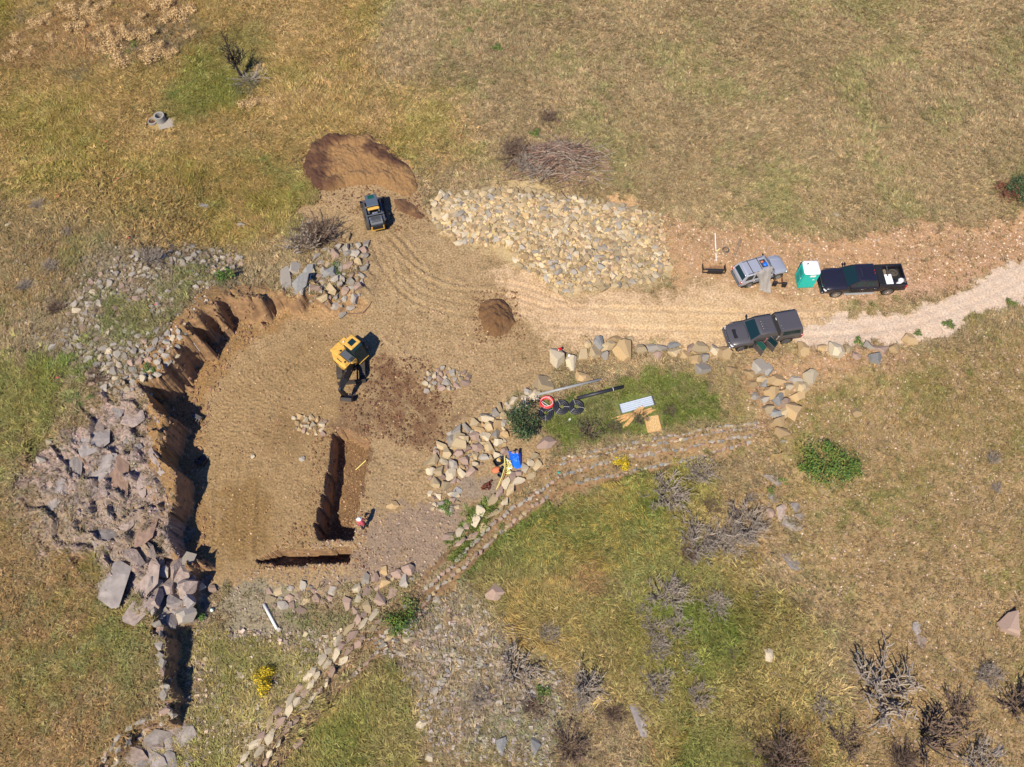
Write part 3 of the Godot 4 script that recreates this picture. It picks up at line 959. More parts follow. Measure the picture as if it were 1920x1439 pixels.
func build_tall_grass() -> void:
	# long straw laid over by the wind on the lower meadow and along the soil heap
	var m := StandardMaterial3D.new()
	m.resource_name = "straw"
	m.vertex_color_use_as_albedo = true
	m.roughness = 0.9
	m.metallic_specular = 0.2
	var r := RandomNumberGenerator.new()
	r.seed = 300
	var fields := [
		[[[980, 1000], [1060, 930], [1200, 905], [1300, 940], [1280, 1040], [1150, 1090], [1050, 1090], [960, 1060]], -1.8, 2600, 1.0, c255(186, 164, 92)],
		[[[930, 1100], [1080, 1090], [1120, 1200], [1060, 1260], [960, 1200]], -1.8, 1500, 1.0, c255(204, 176, 110)],
		[[[1130, 1080], [1420, 1040], [1500, 1250], [1560, 1439], [1260, 1439], [1200, 1250]], -1.8, 3000, 0.7, c255(172, 150, 80)],
		[[[540, 1420], [640, 1300], [720, 1230], [780, 1300], [790, 1439]], -1.8, 1400, 0.6, c255(166, 148, 76)],
		[[[560, 236], [640, 215], [740, 225], [790, 290], [810, 340], [770, 310], [720, 245], [620, 240], [566, 280]], 0.0, 700, 0.7, c255(206, 176, 104)],
		[[[300, 60], [560, 40], [640, 160], [540, 250], [480, 230], [420, 300], [330, 240]], 0.3, 2200, 0.6, c255(178, 152, 80)],
		[[[0, 120], [260, 160], [300, 300], [140, 380], [0, 360]], 0.5, 2000, 0.5, c255(168, 142, 76)],
	]
	var buf := PackedFloat32Array()
	var n := 0
	var wind := FastNoiseLite.new()
	wind.seed = 9
	wind.frequency = 0.11
	for f in fields:
		var poly := PackedVector2Array()
		var lo := Vector2(1e9, 1e9)
		var hi := -lo
		for c in f[0]:
			var p := level(c[0], c[1], f[1])
			poly.append(Vector2(p.x, p.z))
			lo = lo.min(Vector2(p.x, p.z))
			hi = hi.max(Vector2(p.x, p.z))
		var c0: Color = f[4].srgb_to_linear()
		for k in f[2]:
			var q := Vector2(r.randf_range(lo.x, hi.x), r.randf_range(lo.y, hi.y))
			if not Geometry2D.is_point_in_polygon(q, poly) or covered(q.x, q.y):
				continue
			var a := wind.get_noise_2d(q.x, q.y) * 5.0 + r.randf_range(-0.35, 0.35) - 0.7
			var s: float = f[3] * r.randf_range(0.6, 1.1)
			var dir := Vector3(cos(a), 0, sin(a))
			var up := (Vector3.UP * 0.45 + dir).normalized()
			var right := Vector3(-dir.z, 0, dir.x)
			var b := Basis(right * s * 0.42, up * s, right.cross(up) * s * 0.42)
			var br := r.randf_range(0.55, 1.15)
			buf.append_array(PackedFloat32Array([b.x.x, b.y.x, b.z.x, q.x, b.x.y, b.y.y, b.z.y, height(q.x, q.y), b.x.z, b.y.z, b.z.z, q.y, c0.r * br, c0.g * br * r.randf_range(0.92, 1.05), c0.b * br * r.randf_range(0.8, 1.1), 1.0]))
			n += 1
	stuff("tall_grass", tuft_mesh(77, 13, 0.9), m, buf, n, "long straw coloured grass laid over by the wind", "grass")

func build_grass() -> void:
	var m := StandardMaterial3D.new()
	m.resource_name = "dry_grass"
	m.vertex_color_use_as_albedo = true
	m.roughness = 0.9
	m.metallic_specular = 0.2
	var tints := [[1.3, 1.27, 1.2], [1.15, 1.1, 1.15], [0.85, 1.0, 0.9], [0.75, 0.85, 0.8], [1.0, 0.93, 0.8], [1.05, 1.05, 1.1], [0.6, 0.58, 0.62]]
	var wind := FastNoiseLite.new()
	wind.seed = 5
	wind.frequency = 0.06
	for v in 3:
		var buf := PackedFloat32Array()
		var want := 130000
		buf.resize(want * 16)
		var n := 0
		var r := RandomNumberGenerator.new()
		r.seed = 100 + v
		for k in 430000:
			if n >= want:
				break
			var x := r.randf_range(-54.0, 54.0)
			var z := r.randf_range(-73.5, 2.5)
			if absf(x) > 34.0 + -z * 0.3:
				continue
			var ix := int((x - GX0) / (CELL * GW) * TW)
			var iz := int((z - GZ0) / (CELL * GH) * TH)
			var i := iz * TW + ix
			if r.randf() * 255.0 > grass_bytes[i]:
				continue
			if covered(x, z):
				continue
			var tall := tall_bytes[i] / 255.0
			var s := (0.11 + 0.72 * tall) * r.randf_range(0.5, 1.35)
			var wide := s * r.randf_range(0.7, 1.1)
			var a := r.randf() * TAU
			var y := height(x, z)
			var wn := wind.get_noise_2d(x, z) * 5.0 + 2.6
			var lean := 0.3 + 0.5 * tall
			var cs := cos(a) * wide
			var sn := sin(a) * wide
			var o := n * 16
			buf[o] = cs
			buf[o + 1] = cos(wn) * lean * s
			buf[o + 2] = sn
			buf[o + 3] = x
			buf[o + 4] = 0.0
			buf[o + 5] = s * 0.8
			buf[o + 6] = 0.0
			buf[o + 7] = y - 0.02
			buf[o + 8] = -sn
			buf[o + 9] = sin(wn) * lean * s
			buf[o + 10] = cs
			buf[o + 11] = z
			var hue: Array = tints[r.randi() % tints.size()]
			var br := r.randf_range(0.9, 1.4) if tall < 0.34 else r.randf_range(0.7, 1.7)
			var cr: float = pow(albedo_bytes[i * 3] / 255.0, 2.2) * br * hue[0]
			var cg: float = pow(albedo_bytes[i * 3 + 1] / 255.0, 2.2) * br * hue[1]
			var cb: float = pow(albedo_bytes[i * 3 + 2] / 255.0, 2.2) * br * hue[2]
			buf[o + 12] = cr
			buf[o + 13] = cg
			buf[o + 14] = cb
			buf[o + 15] = 1.0
			n += 1
		buf.resize(n * 16)
		stuff("dry_grass", tuft_mesh(40 + v, 7 + v, 0.8 + 0.3 * v), m, buf, n, ["short dry bunch grass covering the hillside", "wispy dry grass stalks all over the hillside", "low tangled grass blades between the stalks"][v], "grass")

func build_gravel() -> void:
	var m := StandardMaterial3D.new()
	m.resource_name = "gravel"
	m.vertex_color_use_as_albedo = true
	m.roughness = 0.95
	var spots := [
		# polygons in the picture, how many, sizes, colour
		[[[1400, 640], [1920, 600], [1920, 1439], [1450, 1439], [1400, 900]], 6500, 0.02, 0.06, c255(214, 190, 164), 0.0],
		[[[1240, 400], [1560, 440], [1920, 400], [1920, 480], [1560, 570], [1300, 520]], 2600, 0.02, 0.07, c255(220, 198, 166), 0.0],
		[[[330, 700], [480, 560], [700, 580], [900, 560], [1000, 640], [930, 760], [800, 900], [780, 1060], [390, 1090]], 1300, 0.02, 0.06, c255(196, 164, 122), 0.0],
		[[[640, 980], [860, 940], [860, 1010], [700, 1200], [400, 1200], [400, 1110]], 1900, 0.02, 0.075, c255(178, 156, 130), 0.0],
		[[[40, 860], [200, 740], [300, 720], [330, 1000], [350, 1160], [180, 1110], [50, 1050]], 1500, 0.02, 0.06, c255(190, 166, 148), 2.6],
		[[[0, 400], [400, 440], [400, 560], [290, 720], [0, 720]], 2200, 0.02, 0.09, c255(184, 170, 148), 2.6],
		[[[700, 1200], [900, 1080], [1060, 1260], [1040, 1439], [820, 1420]], 4500, 0.04, 0.14, c255(176, 166, 150), -1.6],
		[[[820, 370], [1080, 380], [1240, 410], [1260, 500], [1050, 550], [950, 470], [830, 440]], 6500, 0.05, 0.18, c255(198, 172, 126), 0.2],
		[[[700, 440], [830, 460], [1000, 560], [900, 660], [740, 700], [680, 560]], 900, 0.02, 0.07, c255(186, 156, 116), 0.0],
		[[[1040, 850], [1430, 796], [1430, 836], [1060, 900], [860, 1070], [840, 1060]], 1200, 0.02, 0.06, c255(200, 186, 166), -0.7],
		[[[760, -20], [1920, -20], [1920, 420], [1300, 420], [1080, 350], [800, 340]], 1800, 0.02, 0.05, c255(206, 186, 150), 0.7],
		[[[330, 700], [480, 560], [700, 580], [900, 560], [1000, 640], [930, 760], [800, 900], [780, 1060], [390, 1090]], 2600, 0.02, 0.06, c255(166, 130, 92), 0.0],
		[[[300, 690], [400, 590], [480, 560], [520, 590], [430, 680], [390, 780], [380, 900], [395, 1090], [345, 1080], [325, 900]], 2200, 0.02, 0.11, c255(158, 124, 90), 0.2],
		[[[545, 240], [700, 225], [800, 340], [820, 420], [740, 430], [640, 390], [540, 370]], 2200, 0.02, 0.08, c255(138, 104, 74), 0.3],
		[[[690, 670], [800, 670], [850, 760], [830, 860], [700, 820], [630, 780]], 1500, 0.02, 0.08, c255(120, 86, 60), 0.0],
		[[[880, 545], [970, 545], [985, 640], [890, 645]], 500, 0.02, 0.07, c255(140, 106, 72), 0.0],
		[[[585, 800], [700, 800], [690, 1070], [470, 1070], [580, 960]], 1500, 0.02, 0.08, c255(156, 120, 82), -0.3],
		[[[0, 960], [300, 1160], [310, 1330], [200, 1439], [0, 1439]], 3000, 0.03, 0.08, c255(200, 176, 150), 2.2],
		[[[360, 1180], [660, 1180], [480, 1400], [340, 1439]], 2500, 0.04, 0.14, c255(196, 178, 150), 0.0],
	]
	var r := RandomNumberGenerator.new()
	r.seed = 77
	for v in 2:
		var buf := PackedFloat32Array()
		var n := 0
		for s in spots:
			var poly := PackedVector2Array()
			var lo := Vector2(1e9, 1e9)
			var hi := -lo
			for c in s[0]:
				var p := level(c[0], c[1], s[5])
				poly.append(Vector2(p.x, p.z))
				lo = lo.min(Vector2(p.x, p.z))
				hi = hi.max(Vector2(p.x, p.z))
			var c0: Color = s[4]
			c0 = c0.srgb_to_linear()
			for k in int(s[1] / 2.0 * 1.5):
				var q := Vector2(r.randf_range(lo.x, hi.x), r.randf_range(lo.y, hi.y))
				if not Geometry2D.is_point_in_polygon(q, poly):
					continue
				var sz: float = lerpf(s[2], s[3], pow(r.randf(), 2.5))
				var b := Basis.from_euler(Vector3(r.randf() * TAU, r.randf() * TAU, r.randf() * TAU)) * Basis.from_scale(Vector3(sz, sz * r.randf_range(0.5, 0.9), sz * r.randf_range(0.6, 1.0)))
				var br := r.randf_range(0.4, 1.15)
				var cl := Color(c0.r * br, c0.g * br * r.randf_range(0.92, 1.05), c0.b * br * r.randf_range(0.85, 1.15))
				buf.append_array(PackedFloat32Array([b.x.x, b.y.x, b.z.x, q.x, b.x.y, b.y.y, b.z.y, height(q.x, q.y) + sz * 0.2, b.x.z, b.y.z, b.z.z, q.y, cl.r, cl.g, cl.b, 1.0]))
				n += 1
		stuff("gravel", pebble_mesh(60 + v), m, buf, n, ["loose pebbles strewn over the bare ground", "angular stone chips strewn over the bare ground"][v], "gravel")

# ---------------------------------------------------------------- stones

func stone_mesh(sd: int, planes := 11, tight := 0.72) -> ArrayMesh:
	# a convex block cut by random planes, about one metre in radius
	var r := RandomNumberGenerator.new()
	r.seed = sd
	var ns := []
	var ds := []
	for k in planes:
		var y := 1.0 - 2.0 * (k + 0.5) / planes
		var a := 2.39996 * k + sd * 1.3
		var q := sqrt(1.0 - y * y)
		var v := Vector3(cos(a) * q, y, sin(a) * q) + Vector3(r.randf_range(-0.4, 0.4), r.randf_range(-0.3, 0.3), r.randf_range(-0.4, 0.4))
		ns.append(v.normalized())
		ds.append(r.randf_range(tight, 1.0))
	for v in [Vector3.RIGHT, Vector3.LEFT, Vector3.UP, Vector3.DOWN, Vector3.FORWARD, Vector3.BACK]:
		ns.append(v)
		ds.append(1.12)
	var n := ns.size()
	var on := []
	for k in n:
		on.append([])
	for i in n:
		for j in range(i + 1, n):
			for k in range(j + 1, n):
				var det: float = ns[i].dot(ns[j].cross(ns[k]))
				if absf(det) < 0.02:
					continue
				var p: Vector3 = (ns[j].cross(ns[k]) * ds[i] + ns[k].cross(ns[i]) * ds[j] + ns[i].cross(ns[j]) * ds[k]) / det
				var inside := true
				for l in n:
					if l != i and l != j and l != k and ns[l].dot(p) > ds[l] + 1e-4:
						inside = false
						break
				if inside:
					on[i].append(p)
					on[j].append(p)
					on[k].append(p)
	var mb := MB.new()
	for k in n:
		var pts: Array = on[k]
		if pts.size() < 3:
			continue
		var c := Vector3.ZERO
		for p in pts:
			c += p
		c /= pts.size()
		var u: Vector3 = ns[k].cross(Vector3(0.3, 0.5, 0.81)).normalized()
		var w: Vector3 = ns[k].cross(u)
		pts.sort_custom(func(a, b): return atan2((a - c).dot(w), (a - c).dot(u)) < atan2((b - c).dot(w), (b - c).dot(u)))
		for i in range(1, pts.size() - 1):
			mb.tri(pts[0], pts[i + 1], pts[i])
	return mb.done()

var blocks := []
var flats := []

func make_stone_shapes() -> void:
	for k in 14:
		blocks.append(stone_mesh(200 + k, 9 + k % 4, 0.56))
	for k in 10:
		flats.append(stone_mesh(300 + k, 9 + k % 3, 0.58))

func stone_node(called: String, at: Vector3, size: Vector3, turn: float, key: String, flat: bool, parent: Node3D = null) -> MeshInstance3D:
	var o := MeshInstance3D.new()
	var sh: Array = flats if flat else blocks
	o.mesh = sh[rng.randi() % sh.size()]
	o.material_override = M[key + ["", "_0", "_1"][rng.randi() % 3]]
	if parent:
		o.name = called
		parent.add_child(o, true)
	else:
		o.name = numbered(called)
		add_child(o)
	o.transform = Transform3D(Basis(Vector3.UP, turn) * Basis.from_euler(Vector3(rng.randf_range(-0.22, 0.22), 0, rng.randf_range(-0.22, 0.22))) * Basis.from_scale(size * 0.5), at)
	return o

func boulder(px: float, py: float, w: float, h: float, key: String, label: String, group := "", flat := false, tall := 0.7, turn := 99.0, called := "boulder") -> void:
	var p := spot(px, py)
	var m := metres(p)
	var sx := w * m * 1.12
	var sz := h * m * 1.22
	var sy := minf(sx, sz) * tall
	p.y += sy * 0.22
	var o := stone_node(called, p, Vector3(sx, sy, sz), rng.randf_range(-0.4, 0.4) if turn > 90.0 else turn, key, flat)
	tag(o, label, "rock" if called != "boulder" else "boulder", group)

func ordinal(k: int) -> String:
	var words := ["first", "second", "third", "fourth", "fifth", "sixth", "seventh", "eighth", "ninth", "tenth", "eleventh", "twelfth", "thirteenth", "fourteenth", "fifteenth", "sixteenth", "seventeenth", "eighteenth", "nineteenth", "twentieth"]
	if k < 20:
		return words[k]
	var n := k + 1
	return "%d%s" % [n, "st" if n % 10 == 1 else "nd" if n % 10 == 2 else "rd" if n % 10 == 3 else "th"]

const TONES := {"t": "stone_tan", "o": "stone_ochre", "p": "stone_pale", "g": "stone_grey", "b": "stone_blue", "k": "stone_pink"}
const TONE_WORDS := {"t": "tan", "o": "ochre", "p": "pale", "g": "grey", "b": "blue-grey", "k": "pinkish"}

func build_boulders() -> void:
	var rows := [
		["in the row edging the dirt road", "boulders along the road edge", [[1046, 673, 26, 34, "p"], [1071, 681, 20, 26, "p"], [1092, 668, 17, 22, "t"], [1102, 647, 12, 18, "t"], [1115, 664, 21, 23, "t"], [1123, 644, 19, 22, "b"], [1134, 668, 20, 19, "g"], [1141, 651, 26, 19, "t"], [1152, 637, 26, 11, "o"], [1168, 659, 37, 31, "o"], [1174, 640, 21, 11, "t"], [1199, 658, 21, 19, "t"], [1220, 656, 22, 18, "g"], [1232, 669, 18, 14, "k"], [1241, 655, 21, 12, "g"], [1260, 650, 24, 12, "b"], [1263, 664, 19, 16, "t"], [1287, 669, 22, 15, "o"], [1296, 655, 14, 14, "k"], [1304, 677, 21, 19, "o"], [1311, 656, 27, 22, "t"], [1315, 694, 27, 22, "g"], [1321, 672, 19, 18, "g"], [1340, 658, 19, 17, "p"], [1357, 666, 29, 26, "o"], [1371, 697, 16, 16, "o"]]],
		["in the row right of the grey pickup", "boulders right of the pickup", [[1504, 658, 25, 25, "o"], [1542, 654, 19, 12, "o"], [1567, 662, 26, 28, "p"], [1590, 658, 12, 16, "t"], [1604, 668, 16, 14, "k"], [1628, 650, 19, 17, "g"], [1640, 674, 23, 21, "b"], [1650, 657, 22, 13, "k"], [1677, 656, 23, 15, "o"], [1703, 640, 23, 24, "o"], [1701, 662, 7, 14, "o"]]],
		["in the heap right of the terraces", "boulders heaped right of the terraces", [[1406, 703, 24, 16, "o"], [1409, 722, 22, 14, "o"], [1415, 744, 14, 12, "g"], [1423, 691, 31, 26, "g"], [1427, 712, 18, 13, "t"], [1432, 723, 12, 11, "b"], [1434, 750, 20, 13, "g"], [1440, 769, 25, 19, "t"], [1441, 695, 16, 20, "b"], [1446, 738, 29, 21, "o"], [1452, 715, 36, 22, "o"], [1453, 776, 22, 17, "b"], [1457, 753, 20, 20, "b"], [1458, 793, 31, 16, "o"], [1466, 739, 20, 14, "o"], [1467, 815, 28, 18, "o"], [1469, 776, 18, 18, "t"], [1471, 758, 20, 18, "k"], [1479, 727, 19, 16, "p"], [1488, 773, 27, 29, "o"], [1490, 714, 22, 14, "g"], [1492, 747, 26, 16, "o"], [1502, 730, 24, 22, "t"], [1518, 709, 26, 24, "p"], [1469, 827, 12, 6, "b"]]],
	]
	for row in rows:
		var list: Array = row[2]
		list.sort_custom(func(a, b): return a[0] < b[0])
		for k in list.size():
			var b: Array = list[k]
			boulder(b[0], b[1], b[2], b[3], TONES[b[4]], "%s boulder, %s from left %s" % [TONE_WORDS[b[4]], ordinal(k), row[0]], row[1])
	var lone := [
		[1092, 711, 26, 18, "o", "flat tan slab lying above the end of the long grey pipe"], [1018, 722, 34, 26, "t", "large upright tan slab at the left end of the long grey pipe"], [1000, 745, 24, 16, "p", "pale boulder under the upright slab by the grey pipe"], [1028, 716, 14, 10, "t", "small tan boulder touching the upright slab by the grey pipe"],
		[859, 831, 30, 30, "t", "largest tan boulder in the stone heap right of the pit"], [914, 786, 32, 16, "p", "long pale block at the top of the stone heap"], [1024, 832, 32, 20, "k", "broad pinkish slab at the corner of the wall by the green patch"],
		[560, 537, 26, 36, "b", "upright blue-grey boulder at the head of the pit"], [535, 530, 20, 48, "g", "long striped grey boulder at the head of the pit"], [552, 507, 22, 24, "g", "grey boulder just above the two upright ones at the pit head"], [576, 512, 18, 20, "b", "dark boulder beside the bleached branch at the pit head"], [620, 515, 22, 22, "b", "dark grey boulder under the green weed near the pit"], [650, 447, 18, 15, "o", "ochre boulder right of the dark dead bush"],
		[1605, 776, 22, 16, "o", "lone tan boulder half sunk in the right hillside"], [1446, 965, 15, 20, "k", "pinkish boulder right of the twin dead shrubs"], [1441, 1231, 21, 27, "p", "pale standing boulder at the lower right, left of the big shrub"], [1891, 1176, 33, 35, "k", "broad pinkish grey slab near the right edge"], [928, 1111, 30, 26, "k", "round pinkish boulder at the top of the scree slope"], [940, 1397, 20, 26, "b", "blue-grey boulder near the bottom edge of the scree"], [1005, 1400, 18, 26, "b", "blue-grey slab right of the scree near the bottom edge"],
		[1165, 1263, 14, 18, "o", "small ochre boulder beside the charred shrub"], [1122, 1310, 15, 13, "o", "orange boulder at the foot of the charred shrub"], [790, 1356, 19, 16, "p", "pale block on the grass at the bottom middle"], [556, 1393, 25, 18, "k", "pinkish boulder in the grass below the wall"], [616, 1400, 14, 10, "k", "small pinkish boulder in the grass below the wall"], [804, 1421, 16, 16, "p", "pale boulder at the bottom edge, middle"], [451, 1269, 21, 13, "p", "white block left of the yellow bush"], [837, 1163, 14, 14, "o", "ochre block below the green creeping bush"], [854, 1162, 13, 12, "t", "tan block right of the ochre one below the creeping bush"], [765, 1201, 22, 11, "p", "pale slab beside the foot of the long wall"], [779, 1211, 14, 12, "k", "pinkish block beside the foot of the long wall"],
		[382, 388, 18, 12, "g", "pale grey rock in the grass left of the soil heap"], [454, 424, 17, 12, "g", "grey rock in the grass above the stony slope"], [425, 408, 14, 9, "g", "small grey rock next to the weeds above the stony slope"], [94, 832, 14, 12, "p", "pale rock on the left slope"], [78, 864, 18, 10, "g", "flat grey rock on the left slope"], [17, 423, 8, 10, "p", "white rock near the left edge"], [741, 251, 9, 7, "p", "white rock above the soil heap"], [1568, 404, 10, 8, "p", "white rock on the upper hillside above the black pickup"], [474, 857, 9, 8, "p", "white rock left of the long trench"], [567, 861, 9, 9, "g", "grey rock close to the long trench"], [737, 948, 20, 13, "o", "tan boulder right of the standing person"], [800, 1143, 10, 8, "t", "small tan rock by the wall above the creeping bush"], [378, 1102, 13, 12, "p", "pale rock at the corner of the pit by the cliff foot"], [397, 1106, 18, 14, "k", "pinkish slab at the lower left corner of the pit"],
	]
	for b in lone:
		boulder(b[0], b[1], b[2], b[3], TONES[b[4]], b[5])
	# bedrock breaking through
	var slabs := [
		[1457, 905, 48, 14, "slab_grey", -0.55, "long grey bedrock rib below the green creeper at right"], [1453, 934, 28, 14, "slab_grey", -0.6, "short grey bedrock rib between two weeds at right"], [1468, 962, 26, 34, "slab_mauve", -0.6, "broad mauve bedrock slab in the right outcrop"], [1495, 952, 26, 16, "slab_grey", -0.6, "small bedrock slab at the right of the right outcrop"], [1503, 970, 24, 12, "slab_grey", -0.3, "thin bedrock slab at the lower right of the right outcrop"], [1489, 986, 40, 20, "slab_grey", -0.5, "lowest bedrock slab of the right outcrop"], [1487, 1056, 46, 24, "slab_grey", -0.6, "separate bedrock slab below the right outcrop"],
		[1456, 1272, 20, 32, "slab_mauve", -0.3, "upright bedrock slab below the pale standing boulder"], [1464, 1300, 24, 26, "slab_grey", -0.5, "lower bedrock slab below the pale standing boulder"], [1721, 1184, 22, 24, "slab_grey", 0.2, "grey bedrock slab above the largest dead shrub"], [1727, 1208, 24, 24, "slab_mauve", 0.1, "mauve bedrock slab above the largest dead shrub"], [1576, 1274, 26, 20, "slab_grey", -0.4, "bedrock slab left of the largest dead shrub"], [1873, 1412, 26, 20, "slab_grey", 0.3, "bedrock slab in the lower right corner"],
		[1167, 1190, 48, 36, "slab_grey", -0.3, "flat grey bedrock slab left of the paired dead shrubs"], [1213, 1350, 56, 46, "slab_grey", -0.15, "large flat bedrock slab at the bottom middle"], [1027, 1356, 26, 18, "slab_mauve", 0.2, "small bedrock slab at the edge of the scree"],
		[176, 830, 52, 44, "slab_grey", 0.3, "flat grey bedrock slab at the top of the left shelf"], [192, 880, 56, 38, "slab_grey", 0.5, "slanting grey bedrock slab in the middle of the left shelf"], [226, 890, 40, 66, "slab_rust", 0.3, "rust coloured bedrock slab in the left shelf"], [262, 905, 24, 66, "slab_mauve", 0.35, "long bedrock rib along the cliff in the left shelf"], [140, 880, 26, 66, "slab_grey", 0.25, "long grey bedrock rib at the left of the left shelf"], [106, 925, 34, 50, "slab_grey", 0.2, "leftmost grey bedrock slab of the left shelf"], [204, 1000, 46, 44, "slab_grey", 0.1, "cracked grey bedrock slab at the lower end of the left shelf"], [272, 1000, 30, 44, "slab_rust", 0.0, "rust coloured block near the cliff edge"], [232, 985, 30, 26, "slab_mauve", 0.2, "mauve bedrock slab between the cracked slab and the cliff"],
		[216, 1094, 72, 70, "slab_grey", 0.1, "largest grey bedrock slab above the old wall"], [272, 1090, 44, 84, "slab_mauve", 0.1, "mauve bedrock slab beside the largest grey one"], [262, 1145, 52, 40, "slab_mauve", 0.5, "bedrock slab at the head of the old wall"], [312, 1120, 24, 48, "slab_mauve", -0.2, "shaded bedrock block at the head of the old wall"], [341, 1072, 26, 54, "stone_grey", -0.25, "sunlit pale bedrock block standing at the pit corner"], [352, 1106, 22, 34, "stone_grey", -0.1, "small sunlit bedrock block at the pit corner"], [326, 1160, 46, 38, "slab_mauve", 0.1, "low bedrock block closing the pit corner"], [300, 1398, 56, 44, "slab_grey", -0.2, "broad bedrock slab under the old wall in the bottom left"], [340, 1380, 44, 44, "slab_grey", -0.4, "smaller bedrock slab right of the broad one in the bottom left"],
		[248, 790, 36, 30, "slab_mauve", 0.4, "mauve bedrock block near the cliff above the rust slab"], [222, 768, 22, 36, "slab_grey", 0.1, "narrow bedrock block at the upper tip of the left shelf"],
	]
	for s in slabs:
		boulder(s[0], s[1], s[2], s[3], s[4], s[6], "", true, 0.15, s[5], "bedrock_ledge")

func scatter(poly_px: Array, h: float, count: int, lo: float, hi: float, gap: float, sd: int, power := 2.0) -> Array:
	# places and sizes, largest first, that keep apart
	var r := RandomNumberGenerator.new()
	r.seed = sd
	var poly := PackedVector2Array()
	var a := Vector2(1e9, 1e9)
	var b := -a
	for c in poly_px:
		var p := level(c[0], c[1], h)
		poly.append(Vector2(p.x, p.z))
		a = a.min(Vector2(p.x, p.z))
		b = b.max(Vector2(p.x, p.z))
	var sizes := []
	for k in count:
		sizes.append(lerpf(lo, hi, pow(r.randf(), power)))
	sizes.sort()
	sizes.reverse()
	var out := []
	for s in sizes:
		for t in 40:
			var q := Vector2(r.randf_range(a.x, b.x), r.randf_range(a.y, b.y))
			if not Geometry2D.is_point_in_polygon(q, poly):
				continue
			var ok := true
			for e in out:
				if q.distance_squared_to(e[0]) < pow((s + e[1]) * 0.5 * gap, 2.0):
					ok = false
					break
			if ok:
				out.append([q, s])
				break
	return out

func stones_in(called: String, places: Array, tones: String, label: String, group: String, tall: float, most: int, sunk := 0.2) -> void:
	var small := PackedFloat32Array()
	var n := 0
	var lo := Vector2(1e9, 1e9)
	var hi := -lo
	for e in places:
		lo = lo.min(e[0])
		hi = hi.max(e[0])
	for k in places.size():
		var q: Vector2 = places[k][0]
		var s: float = places[k][1]
		var y := height(q.x, q.y)
		var t: String = tones[rng.randi() % tones.length()]
		var size := Vector3(s * rng.randf_range(0.9, 1.35), s * tall * rng.randf_range(0.7, 1.15), s * rng.randf_range(0.75, 1.0))
		if k < most:
			var o := stone_node(called, Vector3(q.x, y + size.y * (0.5 - sunk) * 0.8, q.y), size, rng.randf() * TAU, TONES[t], tall < 0.45)
			var zone := ""
			if places.size() > 150:
				var fx := clampi(int((q.x - lo.x) / (hi.x - lo.x) * 5.0), 0, 4)
				zone = ", " + ["large", "middling", "small"][clampi(int(3.0 * k / mini(most, places.size())), 0, 2)] + ", " + ["at its left end", "left of its middle", "in its middle", "right of its middle", "at its right end"][fx]
			tag(o, label % TONE_WORDS[t] + zone, "stone", group)
		else:
			var b := Basis.from_euler(Vector3(rng.randf_range(-0.5, 0.5), rng.randf() * TAU, rng.randf_range(-0.5, 0.5))) * Basis.from_scale(size * 0.5)
			var c: Color = M[TONES[t]].albedo_color.srgb_to_linear() * rng.randf_range(0.55, 0.95)
			small.append_array(PackedFloat32Array([b.x.x, b.y.x, b.z.x, q.x, b.x.y, b.y.y, b.z.y, y + size.y * 0.15, b.x.z, b.y.z, b.z.z, q.y, c.r, c.g, c.b, 1.0]))
			n += 1
	if n > 0:
		var m := mat("small_" + called, Color.WHITE, 0.95, 0, grain, 1.0)
		m.vertex_color_use_as_albedo = true
		stuff("small_stones", blocks[2], m, small, n, "small broken stones filling in between the larger " + group, "stones")

